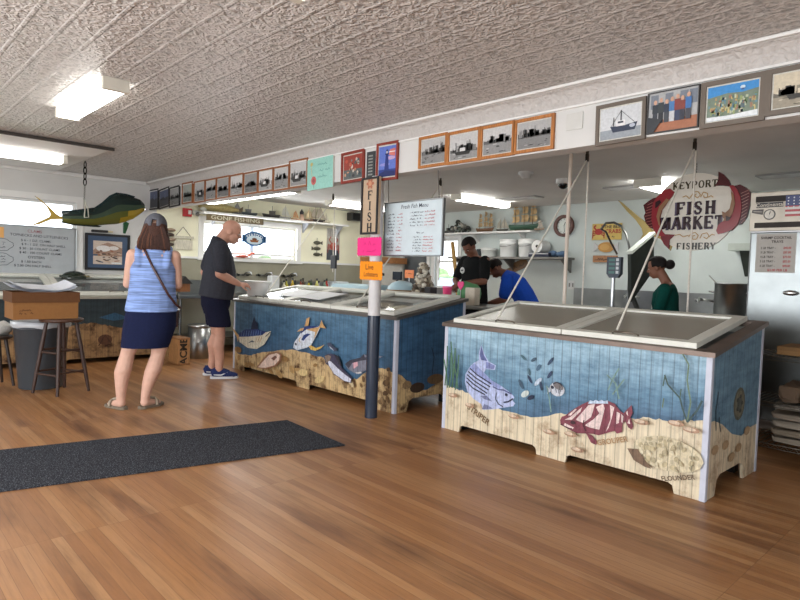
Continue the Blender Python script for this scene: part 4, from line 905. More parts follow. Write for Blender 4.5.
def star_edge(fc, mb, w, h, col, n=9):
    pts = []
    for i in range(n): pts += [(-w/2+w*i/n, -h/2), (-w/2+w*(i+.5)/n, -h/2-.012)]
    pts += [(w/2, -h/2)]
    k = 6
    for i in range(k): pts += [(w/2, -h/2+h*i/k), (w/2+.01, -h/2+h*(i+.5)/k)]
    for i in range(n): pts += [(w/2-w*i/n, h/2), (w/2-w*(i+.5)/n, h/2+.012)]
    for i in range(k): pts += [(-w/2, h/2-h*i/k), (-w/2-.01, h/2-h*(i+.5)/k)]
    mb.prism([fc.p(x, y, -.003) for x, y in pts], fc.n*.003, col)
def pink(fc, mb, w, h): star_edge(fc, mb, w, h, C(240, 62, 138)); scribble(fc, mb, -.11, .01, .22, .04, C(214, 44, 116), .006, 2); scribble(fc, mb, -.08, -.05, .18, .035, C(214, 44, 116), .006, 3)
def orange(fc, mb, w, h):
    star_edge(fc, mb, w, h, C(250, 150, 40), 8); fc.text(mb, 'Live', -.02, .03, .05, C(70, 48, 40), 0, .01); fc.text(mb, 'Lobsters', 0, -.035, .042, C(70, 48, 40), 0, .01, sx=.95)
board_sign('poster_card', 'bright pink zigzag edged card on the post', 'card', 3.462, (358, 238.5), (380.5, 255), pink, None, 'card')
board_sign('poster_card', 'orange zigzag edged card about live lobsters on the post', 'card', 3.466, (360.5, 262), (381.5, 279.5), orange, None, 'card')

# hanging whiteboard with the fish prices
wbx = 3.6; a, b = onx(385.5, 205, wbx), onx(441.5, 253.5, wbx); wc = V((wbx, (a.y+b.y)/2, 1.706)); ww, wh = .7, .455
r = thing('hanging_whiteboard', 'whiteboard of handwritten fish prices hanging from the beam by cords', 'whiteboard', wc-V((0, 0, wh/2)))
fc = Face(wc, RX, UPZ, .0004); mb = MB(); mb.hexa([fc.p(x, y, d) for d in (-.015, 0) for x, y in ((-ww/2, -wh/2), (ww/2, -wh/2), (ww/2, wh/2), (-ww/2, wh/2))], C(206, 220, 226))
BK, RD = C(60, 66, 84), C(196, 96, 100)
fc.text(mb, 'Fresh Fish Menu', .02, .19, .036, BK, .01, .004, shear=.15)
for i in range(12): scribble(fc, mb, -.31, .125-i*.029, .09, .014, BK, .0035, 10+i); scribble(fc, mb, -.19, .125-i*.029, .07, .014, RD, .0035, 40+i)
for i in range(5): scribble(fc, mb, -.02, .13-i*.028, .16, .014, BK, .0035, 70+i); scribble(fc, mb, .16, .13-i*.028, .12, .014, RD, .0035, 90+i)
scribble(fc, mb, .07, -.045, .09, .02, BK, .004, 120)
for i in range(6): scribble(fc, mb, .03, -.08-i*.024, .1, .013, BK, .0035, 130+i); scribble(fc, mb, .15, -.08-i*.024, .12, .013, RD, .0035, 150+i)
mb.build('writing_panel', 'gloss', r, recalc=False)
mb = MB(); e = .012
for q in ((-ww/2-e, -wh/2-e, ww/2+e, -wh/2), (-ww/2-e, wh/2, ww/2+e, wh/2+e), (-ww/2-e, -wh/2, -ww/2, wh/2), (ww/2, -wh/2, ww/2+e, wh/2)): mb.hexa([fc.p(x, y, d) for d in (-.02, .006) for x, y in ((q[0], q[1]), (q[2], q[1]), (q[2], q[3]), (q[0], q[3]))], C(170, 176, 180))
mb.build('frame', 'metal', r)
for x in (-.32, .3):
    mb = MB(); mb.tube([fc.p(x, wh/2+.01, -.006), V((wbx-.01, fc.p(x*.98, 0).y, ZB-.002))], .004, C(120, 116, 110), 6); mb.build('cord', 'cloth', r)

# floor mat
mb = MB()
fr, nr, fl, nl = onz(287, 421, 0), onz(345, 446, 0), onz(0, 450, 0), onz(0, 494.5, 0)
dr = ((fr-fl).normalized()+(nr-nl).normalized()).normalized()
mb.prism([p+UPZ*.001 for p in (fr, nr, nr-dr*3.3, fr-dr*3.3)], (0, 0, .009), C(40, 40, 44)); one(mb, 'floor_mat', 'coir', 'long charcoal ribbed floor mat on the wooden floor', 'mat')

# ------------------------------------------------------------------ left corner: board, box, stool, bin, mahi
def left_corner():
    # whiteboard standing on the ledge behind the third freezer
    wb = V((1.36, YW-.075, 1.46)); w, h = 2.14, .64
    r = thing('price_whiteboard', 'large whiteboard of handwritten clams and oysters prices under the window', 'whiteboard', wb-V((0, 0, h/2)))
    fc = Face(wb-V((0, .012, 0)), RY, UPZ, .0004); mb = MB(); mb.hexa([fc.p(x, y, d) for d in (-.014, 0) for x, y in ((-w/2, -h/2), (w/2, -h/2), (w/2, h/2), (-w/2, h/2))], C(176, 182, 186))
    K = C(62, 60, 66); R_ = C(150, 90, 96); X0 = .2     # board centre is at world x = 1.36
    def T(t, x, y, s, c=K): fc.text(mb, t, x-1.36, y-1.46, s, c, -.02, .004, sx=1.05)
    T('CLAMS', 1.94, 1.715, .038, R_); T('TOPNECKS AND LITTLENECKS', 2.0, 1.655, .034)
    for i, t in enumerate(['$ 6 - 1 DZ. CLAMS', '$ 9 - 1 DZ. ON HALF SHELL', '$ 20 - 50 COUNT CLAMS', '$ 40 - 100 COUNT CLAMS']): T(t, 2.0+.012*len(t)-.25, 1.59-i*.055, .03)
    T('OYSTERS', 1.96, 1.365, .034)
    for i, t in enumerate(['$ 1.50 EACH', '$ 2.00 ON HALF SHELL']): T(t, 1.9+.02*i, 1.305-i*.055, .03)
    for cy in (1.52, 1.33):
        pts = [(1.52-1.36+.17*math.cos(q/20*2*PI)*(1+.06*math.sin(q*2)), cy-1.46+.085*math.sin(q/20*2*PI)*(1+.08*math.sin(q*2.3))) for q in range(21)]; fc.line(mb, pts, .005, K)
        for k in range(3): scribble(fc, mb, .05, cy-1.46+.03-.035*k, .2, .022, K, .005, k+int(cy*90))
    for k in range(7): scribble(fc, mb, -.95, .22-.06*k, .55, .03, K, .006, 300+k)
    fc.rect(mb, 1.5-1.36-.08, .15, 1.585-1.36, .29, C(232, 176, 110))
    mb.build('writing_panel', 'gloss', r, recalc=False)
    mb = MB(); e = .022
    for q in ((-w/2-e, -h/2-e, w/2+e, -h/2), (-w/2-e, h/2, w/2+e, h/2+e*.5), (-w/2-e, -h/2, -w/2, h/2), (w/2, -h/2, w/2+e*.5, h/2)): mb.hexa([fc.p(x, y, d) for d in (-.018, .008) for x, y in ((q[0], q[1]), (q[2], q[1]), (q[2], q[3]), (q[0], q[3]))], C(150, 152, 152))
    mb.build('frame', 'metal', r)
    # framed print beside the window
    c = V((2.893, YW-.003, 1.485)); w, h = .62, .53
    r = thing('framed_print', 'large black framed print of moored boats with a blue mount, under the mahi', 'picture', c-V((0, 0, h/2)))
    fc = Face(c-V((0, .01, 0)), RY, UPZ, .0006); mb = MB(); mb.hexa([fc.p(x, y, d) for d in (-.008, 0) for x, y in ((-w/2+.03, -h/2+.03), (w/2-.03, -h/2+.03), (w/2-.03, h/2-.03), (-w/2+.03, h/2-.03))], C(64, 84, 112))
    fc.rect(mb, -.2, -.18, .2, .16, C(206, 190, 176)); q = random.Random(8)
    fc.poly(mb, [(-.2, .02), (-.1, .1), (.0, .14), (.12, .1), (.2, .06), (.2, -.06), (-.2, -.06)], C(160, 130, 112)); fc.ellipse(mb, -.06, .05, .1, .045, C(226, 222, 220)); fc.ellipse(mb, .08, .06, .07, .03, C(220, 214, 210))
    for i in range(26): fc.ellipse(mb, q.uniform(-.17, .17), q.uniform(-.15, .02), q.uniform(.015, .05), q.uniform(.006, .014), C(*q.choice([(110, 72, 56), (70, 56, 56), (150, 96, 70), (60, 84, 112), (196, 170, 150)])), q.uniform(-.4, .4), o=.0006*(fc.k+1+i % 3))
    fc.k += 4; fc.rect(mb, .05, -.17, .19, -.15, C(226, 226, 226))
    mb.build('print', 'print', r, recalc=False)
    mb = MB()
    for q in ((-w/2, -h/2, w/2, -h/2+.035), (-w/2, h/2-.035, w/2, h/2), (-w/2, -h/2+.035, -w/2+.035, h/2-.035), (w/2-.035, -h/2+.035, w/2, h/2-.035)): mb.hexa([fc.p(x, y, d) for d in (-.009, .012) for x, y in ((q[0], q[1]), (q[2], q[1]), (q[2], q[3]), (q[0], q[3]))], C(26, 26, 30))
    mb.build('frame', 'paint', r)
    # small black light bar over the print
    r = thing('picture_lamp', 'small black light bar fixed to the wall over the boat print', 'lamp', (2.79, YW-.05, 1.775))
    mb = MB(); mb.bb((2.66, YW-.07, 1.765), (2.88, YW-.02, 1.8), C(26, 26, 28), bev=.008); mb.build('housing', 'paint', r)
    mb = MB(); mb.bb((2.881, YW-.06, 1.77), (2.95, YW-.03, 1.795), C(206, 196, 160), bev=.006); mb.build('bulb', 'gloss', r)
    mb = MB(); mb.bb((2.74, YW-.02, 1.775), (2.8, YW-.001, 1.79), C(30, 30, 32)); mb.build('bracket', 'paint', r)
    # horseshoe crab shell on the freezer's back edge
    c = ony(74, 276, 9.15); c = S3(c.x-F3X0, 9.15-F3Y, .04)
    mb = MB(); mb.ell(c, (.16, .12, .09), C(38, 46, 38), keep=lambda x, y, z: z > -.05); mb.prism([c+V((-.19, -.03, 0)), c+V((-.1, -.11, 0)), c+V((.1, -.11, 0)), c+V((.19, -.03, 0)), c+V((0, .05, 0))], (0, 0, .03), C(46, 54, 42)); mb.tube([c+V((.1, -.06, .03)), c+V((.2, -.1, .005))], [.012, .003], C(160, 146, 110), 6)
    one(mb, 'horseshoe_crab', 'gloss', 'dark green horseshoe crab shell on the freezer below the clams board', 'shell', c)
    # stool
    sc = V((1.64, 6.72, 0)); sh = .755
    r = thing('wooden_stool', 'dark wooden bar stool carrying the cardboard box', 'stool', sc, .42)
    mb = MB(); mb.lathe((0, 0, 0), [(.0, sh-.035), (.185, sh-.035), (.2, sh-.025), (.2, sh-.008), (.19, sh), (.0, sh)], C(78, 52, 38), 28); mb.build('seat', 'wood', r, local=True)
    legs = []
    for i in range(4):
        q = PI/4+i*PI/2; d = V((math.cos(q), math.sin(q), 0)); p0 = d*.13+UPZ*(sh-.03); p1 = d*.25+UPZ*.004; legs.append((p0, p1))
        mb = MB(); mb.tube([p0, p0.lerp(p1, .3), p0.lerp(p1, .75), p1], [.017, .021, .019, .014], C(60, 40, 32), 10); mb.build('leg', 'wood', r, local=True)
    for i in range(4):
        for t in (.4, .7):
            a = legs[i][0].lerp(legs[i][1], t+.03*(i % 2)); b_ = legs[(i+1) % 4][0].lerp(legs[(i+1) % 4][1], t+.03*(i % 2)); mb = MB(); mb.tube([a, b_], .011, C(66, 44, 34), 8); mb.build('rung', 'wood', r, local=True)
    # bin behind it
    bc = V((1.55, 7.13, 0)); r = thing('trash_bin', 'round grey plastic bin with a clear liner behind the stool', 'bin', bc)
    mb = MB(); mb.lathe(bc, [(.2, .002), (.205, .01), (.255, .66), (.268, .665), (.268, .69), (.25, .69), (.2, .03), (.0, .03)], C(66, 72, 78), 28); mb.build('bin_body', 'plastic', r)
    mb = MB(); q = random.Random(2)
    mb.lathe(bc, [(.272, .64), (.28, .66), (.274, .7), (.24, .705), (.235, .66)], C(190, 194, 198), 28); mb.v = [p+V((q.uniform(-.006, .006), q.uniform(-.006, .006), q.uniform(-.012, .008))) for p in mb.v]; mb.build('bin_liner', 'gloss', r)
    # cardboard box with white papers
    x0, x1, y0, y1, z0, z1 = 1.2, 1.76, 6.6, 7.0, sh+.002, 1.02
    r = thing('cardboard_box', 'open brown cardboard box with white paper in it, on the dark stool', 'box', ((x0+x1)/2, (y0+y1)/2, z0), 0)
    CB, CB2 = C(140, 98, 58), C(98, 66, 42); t = .006; mb = MB()
    mb.bb((x0, y0, z0), (x1, y1, z0+t), CB); mb.bb((x0, y0, z0+t), (x1, y0+t, z1-.06), CB); mb.bb((x0, y1-t, z0+t), (x1, y1, z1-.06), CB); mb.bb((x0, y0+t, z0+t), (x0+t, y1-t, z1-.06), CB); mb.bb((x1-t, y0+t, z0+t), (x1, y1-t, z1-.06), CB)
    f2 = Face((x0, y0, z0), RY, UPZ, .0006); scribble(f2, mb, .05, .08, .12, .02, C(90, 60, 40), .005, 4); scribble(f2, mb, .05, .05, .12, .02, C(90, 60, 40), .005, 5)
    mb.build('carton', 'card', r)
    mb = MB(); e = .012; za, zb = z1-.1, z1
    for q in ((x0-e, y0-e, x1+e, y0-.001), (x0-e, y1+.001, x1+e, y1+e), (x0-e, y0-.001, x0-.001, y1+.001), (x1+.001, y0-.001, x1+e, y1+.001)): mb.bb((q[0], q[1], za), (q[2], q[3], zb), CB2)
    mb.build('lid_band', 'card', r)
    for k, (dx, rot, wdt) in enumerate([(-.02, .02, .56), (.01, -.03, .54), (0, .04, .52)]):
        mb = MB(); n = 8; R2 = Matrix.Rotation(rot, 3, 'Z'); vs = []
        for i in range(n+1):
            for j in (-1, 1):
                x = (i/n-.5)*wdt; vs.append(V(((x0+x1)/2+dx, (y0+y1)/2, z1-.004+.012*k))+R2 @ V((x, j*.19, .006*math.sin(i*1.3+k*2)+.05*(abs(x)/wdt*2)**3+.02*(j+1))))
        mb.add(vs, [(2*i, 2*i+2, 2*i+3, 2*i+1) for i in range(n)], C(226, 230, 238), 0, True); mb.add([v-UPZ*.002 for v in vs], [(2*i+1, 2*i+3, 2*i+2, 2*i) for i in range(n)], C(226, 230, 238), 0, True)
        one(mb, 'paper_sheet', 'card', ['bottom curled white paper sheet on the brown cardboard box', 'middle curled white paper sheet on the brown cardboard box', 'topmost curled white paper sheet on the brown cardboard box'][k], 'paper', ((x0+x1)/2, (y0+y1)/2, z1))
    # second stool at the very edge with a white sack on it
    s2 = V((1.17, 7.42, 0)); r = thing('wooden_stool', 'dark stool cut off by the photo edge, with a white bundle on it', 'stool', s2, .2)
    mb = MB(); mb.lathe((0, 0, 0), [(.0, .5), (.17, .5), (.18, .52), (.17, .53), (.0, .53)], C(60, 44, 36), 24); mb.build('seat', 'wood', r, local=True)
    for i in range(4):
        q = PI/4+i*PI/2; d = V((math.cos(q), math.sin(q), 0)); mb = MB(); mb.tube([d*.12+UPZ*.5, d*.2+UPZ*.004], [.02, .014], C(44, 32, 28), 8); mb.build('leg', 'wood', r, local=True)
    one(lump(s2+V((.05, 0, .6)), .13, C(206, 204, 198), 6, .56), 'cloth_bundle', 'cloth', 'white cloth bundle on the stool at the photo edge', 'cloth', s2+V((.05, 0, .532)))
    # mahi-mahi mount on its chain
    ym = 8.0; P_ = lambda u, v: (lambda p: (p.x, p.z))(ony(u, v, ym))
    zx = lambda x, y: P_(30+x/6.667, 170+y/6.667)
    r = thing('fish_mount', 'painted mahi mount, green and yellow, hanging from a chain', 'fish mount', (2.25, ym, 1.75))
    top = [zx(*q) for q in [(215,285),(260,275),(350,268),(420,258),(470,235),(520,195),(560,162),(590,155),(640,165),(690,182),(730,195),(755,222),(768,255)]]
    bot = [zx(*q) for q in [(215,345),(260,358),(350,366),(420,370),(470,368),(520,364),(560,362),(590,358),(640,345),(690,325),(730,298),(755,278),(768,268)]]
    n = 14; DG, OL, YL = C(24, 40, 38), C(92, 96, 44), C(156, 134, 40)
    thick = [.02, .04, .055, .065, .075, .085, .09, .092, .09, .085, .075, .06, .02]
    mb = MB(); vs = []
    for (xt, zt), (xb, zb), th in zip(top, bot, thick):
        c = V(((xt+xb)/2, ym, (zt+zb)/2)); hh = (zt-zb)/2
        for j in range(n):
            q = 2*PI*j/n; vs.append(c+V(((xt-xb)/2*math.cos(q), th*math.sin(q), hh*math.cos(q))))
    for i in range(len(top)-1):
        for j in range(n):
            h_ = math.cos(2*PI*(j+.5)/n); col = DG if h_ > .05 else (C(48, 68, 50) if h_ > -.3 else (OL if h_ > -.6 or i < 7 else YL))
            if i >= 8 and h_ < -.1: col = YL
            mb.add([vs[i*n+j], vs[i*n+(j+1) % n], vs[(i+1)*n+(j+1) % n], vs[(i+1)*n+j]], [(0, 1, 2, 3)], col, 0, True)
    ns = len(top)-1
    mb.add([vs[j] for j in range(n)], [list(range(n))], DG, 0, True); mb.add([vs[ns*n+j] for j in range(n)], [list(range(n))], YL)
    bmh = mb.build('body', 'gloss', r)
    def fin(name, pts, col, th=.012): 
        m_ = MB(); q = [zx(*p) for p in pts]; m_.prism([V((x, ym-th/2, z)) for x, z in q], (0, th, 0), col); m_.build(name, 'gloss', r)
    fin('dorsal_fin', [(212,292),(210,272),(280,268),(360,258),(430,250),(480,215),(530,170),(575,150),(640,158),(700,176),(690,190),(600,175),(520,215),(470,250),(350,280)], C(24, 44, 50))
    fin('anal_fin', [(212,340),(212,352),(300,370),(400,378),(460,382),(480,374),(380,358),(280,345)], C(28, 40, 32))
    fin('tail_fin', [(220,310),(222,328),(190,328),(140,330),(60,362),(0,372),(60,345),(130,312),(140,295),(110,240),(30,172),(60,190),(120,238),(170,290),(200,310)], C(176, 150, 70))
    fin('pelvic_fin', [(620,352),(640,345),(660,355),(650,390),(635,425),(620,422)], C(40, 84, 52)); fin('pectoral_fin', [(560,340),(590,305),(640,298),(650,318),(610,345)], C(190, 150, 50))
    e = MB(); p = zx(742, 262); e.ell((p[0], ym-.052, p[1]), (.014, .012, .014), C(20, 22, 24), n=10, k=6); e.build('eye', 'gloss', r)
    lo = MB(); a = zx(347, 318); b = zx(376, 318); t_ = zx(362, 195)
    lo.tube([V((a[0], ym-.09, a[1])), V((a[0]+.01, ym-.09, a[1]+.12)), V((t_[0], ym, t_[1])), V((b[0]-.01, ym-.09, b[1]+.12)), V((b[0], ym-.09, b[1])), V((a[0], ym-.09, a[1]))], .007, C(190, 190, 176), 6); lo.build('sling', 'cloth', r)
    ch = MB(); tz = zx(366, 100); p0 = V((t_[0], ym, t_[1])); p1 = V((tz[0], ym, tz[1]))
    k = 12
    def link(m_, c, hz, wd, turn, rad, col):
        pts = [c+V((wd*math.sin(q)*math.cos(turn), wd*math.sin(q)*math.sin(turn), hz*math.cos(q))) for q in [2*PI*i/10 for i in range(11)]]; m_.tube(pts, rad, col, 5, caps=False)
    for i in range(k): link(ch, p0.lerp(p1, (i+.5)/k), (p1-p0).length/k*.62, .009, (i % 2)*PI/2, .003, C(140, 140, 132))
    p2 = V((p1.x, ym, 2.54)); kk = 4
    for i in range(kk): link(ch, p1.lerp(p2, (i+.5)/kk), (p2-p1).length/kk*.6, .02, (i % 2)*PI/2+.4, .007, C(40, 36, 32))
    ch.build('chain', 'metal', r)
    # crate, steel bin and the sink by the window
    cb = V((3.3, 7.74, 0)); r = thing('wooden_crate', 'narrow wooden crate stencilled ACME standing on end beside the woman', 'crate', cb, 0)
    mb = MB(); mb.bb(cb+V((-.03, -.002, .003)), cb+V((.13, .3, .36)), C(176, 130, 84)); 
    for z in (.003, .34): mb.bb(cb+V((-.034, -.008, z)), cb+V((.134, .306, z+.022)), C(150, 106, 66))
    fc = Face(cb+V((.05, -.003, .182)), UPZ, V((-1, 0, 0)), .0008); fc.text(mb, 'ACME', 0, 0, .095, C(40, 30, 24), 0, .03, sx=1.0); mb.build('box_body', 'wood', r)
    sb = V((3.82, 8.28, 0)); r = thing('steel_drum', 'brushed steel drum standing under the sink beside the man', 'bin', sb)
    mb = MB(); mb.lathe(sb, [(.16, .002), (.165, .01), (.165, .46), (.0, .46)], C(170, 172, 172), 28); mb.build('drum_body', 'metal', r); mb = MB(); mb.lathe(sb, [(.17, .45), (.173, .46), (.173, .48), (.16, .488), (.0, .49)], C(190, 190, 188), 28); mb.build('drum_rim', 'metal', r)
    r = thing('steel_sink', 'long stainless steel sink counter under the wide window', 'sink', (5.5, 8.95, 0))
    ST = C(156, 158, 156)
    mb = MB(); mb.bb((3.58, 8.5, .84), (7.6, 9.375, .9), ST, bev=.012); mb.bb((3.58, 9.33, .9), (7.6, 9.375, 1.1), ST); mb.bb((3.58, 8.5, .9), (7.6, 8.53, .94), ST); mb.build('counter', 'metal', r)
    for x in (3.64, 4.9, 6.2, 7.5):
        for y in (8.56, 9.28): mb = MB(); mb.cyl((x, y, .002), (x, y, .84), .02, None, C(120, 122, 122), 12); mb.build('leg', 'metal', r)
    mb = MB(); mb.bb((3.6, 8.56, .22), (7.58, 9.3, .245), C(110, 112, 112)); mb.build('undershelf', 'metal', r)
    for i, x in enumerate((5.05, 5.45, 5.95)):
        t = MB(); t.tube([(x, 9.36, 1.2), (x, 9.28, 1.2), (x, 9.22, 1.24), (x, 9.06, 1.25), (x, 9.03, 1.2)], .013, C(150, 150, 148), 8); f_ = t
        rr_ = thing('wall_faucet', ['wall faucet over the sink nearest the man', 'middle wall faucet over the sink', 'wall faucet over the sink nearest the bottles'][i], 'faucet', (x, 9.36, 1.2)); t.build('spout', 'metal', rr_)
        for s_ in (-.09, .09):
            hb = MB(); hb.cyl((x+s_, 9.368, 1.2), (x+s_, 9.3, 1.2), .018, None, C(60, 60, 60), 10); hb.tube([(x+s_, 9.3, 1.2), (x+s_+.05*(1 if s_ > 0 else -1), 9.27, 1.225)], .008, C(50, 50, 52), 6); hb.build('tap_handle', 'metal', rr_)
        bb_ = MB(); bb_.bb((x-.12, 9.34, 1.185), (x+.12, 9.372, 1.215), C(150, 150, 148)); bb_.build('mixer_body', 'metal', rr_)
    r = thing('birdhouse', 'small brown house with a black roof on the steel counter beside the woman', 'ornament', (3.7, 8.62, .942))
    mb = MB(); mb.prism([(3.62, 8.55, .942), (3.78, 8.55, .942), (3.78, 8.55, 1.06), (3.62, 8.55, 1.06)], (0, .14, 0), C(140, 90, 52)); mb.build('house_wall', 'wood', r); mb = MB(); mb.prism([(3.59, 8.53, 1.06), (3.81, 8.53, 1.06), (3.7, 8.53, 1.17)], (0, .18, 0), C(30, 28, 28)); mb.build('house_roof', 'paint', r)
left_corner()

# ------------------------------------------------------------------ the window wall
def model_ship(label, c, Lh, kind, along, hull=(70, 50, 40), sail=(206, 190, 160), group='model ships on the shelves', seed=0):
    """small ship model: hull, deckhouse or masts with sails"""
    c = V(c); d = V(along).normalized(); s = UPZ.cross(d); r = thing('model_ship', label, 'model ship', c, 0, group); q = random.Random(seed)
    mb = MB(); n = 7; hh = Lh*.13; wd = Lh*.11; b0 = hh*.25
    st = MB(); st.hexa([c+d*x+s*y+UPZ*z for z in (.0005, b0) for x, y in ((-Lh*.25, -wd*.5), (Lh*.25, -wd*.5), (Lh*.25, wd*.5), (-Lh*.25, wd*.5))], C(90, 66, 44)); st.build('stand', 'wood', r)
    vs = []; 
    for i in range(n+1):
        t = i/n*2-1; wv = wd*(1-abs(t)**2.5*.98); sh_ = hh*(.25*t*t)
        for f, z in ((.35, b0), (1, b0+hh*.55+sh_), (1, b0+hh+sh_)): vs += [c+d*(t*Lh/2*(.86 if z == b0 else 1))+s*(wv*f)+UPZ*z, c+d*(t*Lh/2*(.86 if z == b0 else 1))-s*(wv*f)+UPZ*z]
    fs = []
    for i in range(n):
        a = i*6; b_ = a+6
        fs += [(a, b_, b_+2, a+2), (a+2, b_+2, b_+4, a+4), (a+1, a+3, b_+3, b_+1), (a+3, a+5, b_+5, b_+3), (a+4, b_+4, b_+5, a+5), (a, a+1, b_+1, b_)]
    fs += [(0, 2, 4, 5, 3, 1), (n*6+1, n*6+3, n*6+5, n*6+4, n*6+2, n*6)]
    mb.add(vs, fs, C(*hull)); mb.build('hull', 'paint', r)
    dk = b0+hh
    if kind == 'boat':
        m = MB(); m.hexa([c+d*x+s*y+UPZ*z for z in (dk, dk+Lh*.16) for x, y in ((-Lh*.18, -wd*.5), (Lh*.1, -wd*.5), (Lh*.1, wd*.5), (-Lh*.18, wd*.5))], C(*sail)); m.hexa([c+d*x+s*y+UPZ*z for z in (dk+Lh*.16, dk+Lh*.18) for x, y in ((-Lh*.2, -wd*.6), (Lh*.12, -wd*.6), (Lh*.12, wd*.6), (-Lh*.2, wd*.6))], C(*hull)); m.build('cabin', 'paint', r)
        m = MB(); m.tube([c+d*(-Lh*.05)+UPZ*(dk+Lh*.18), c+d*(-Lh*.05)+UPZ*(dk+Lh*.42)], Lh*.012, C(60, 50, 44), 6); m.build('mast', 'paint', r)
    else:
        masts = {'sloop': [0.05], 'schooner': [-.15, .18], 'ship': [-.28, .02, .3]}[kind]
        for k, mx in enumerate(masts):
            mh = Lh*(.85 if kind == 'sloop' else .72)*(1.08 if k == 1 else .95); p = c+d*(Lh*mx)
            m = MB(); m.tube([p+UPZ*dk, p+UPZ*(dk+mh)], [Lh*.012, Lh*.006], C(90, 66, 46), 6); m.build('mast', 'paint', r)
            if kind == 'ship':
                m = MB()
                for j in range(3):
                    z0 = dk+mh*(.12+.29*j); z1 = z0+mh*.25; w0 = Lh*(.17-.035*j)
                    vs = []; 
                    for a in range(5):
                        t = a/4; bul = Lh*.035*math.sin(PI*t)+.004
                        vs += [p+d*bul+s*(-w0*.85+(.0))+UPZ*(z0+(z1-z0)*t)+d*0, p+d*(bul+Lh*.012)+UPZ*(z0+(z1-z0)*t), p+d*bul+s*(w0*.85)+UPZ*(z0+(z1-z0)*t)]
                    # sails set athwart and slightly braced so they show from the side
                    rot = Matrix.Rotation(1.35, 3, 'Z'); vs = [p+rot @ (v-p) for v in vs]
                    m.add(vs, [(a*3+b_, a*3+b_+1, a*3+b_+4, a*3+b_+3) for a in range(4) for b_ in range(2)], C(*sail), 0, True)
                m.build('sails', 'card', r)
            else:
                m = MB(); m.prism([p+d*(-Lh*.015)+UPZ*(dk+mh*.1), p+d*(-Lh*.3)+UPZ*(dk+mh*.12), p+d*(-Lh*.22)+UPZ*(dk+mh*.6), p+d*(-Lh*.015)+UPZ*(dk+mh*.92)], s*.003, C(*sail)); m.build('mainsail', 'card', r)
                if k == len(masts)-1: m = MB(); m.prism([p+d*(Lh*.02)+UPZ*(dk+mh*.85), p+d*(Lh*.36)+UPZ*(dk+mh*.06), p+d*(Lh*.04)+UPZ*(dk+mh*.12)], s*.003, C(*sail)); m.build('jib', 'card', r)
        m = MB(); m.tube([c+d*(Lh*.42)+UPZ*(dk+hh*.2), c+d*(Lh*.62)+UPZ*(dk+hh*.6)], Lh*.008, C(90, 66, 46), 5); m.build('bowsprit', 'paint', r)
    return r

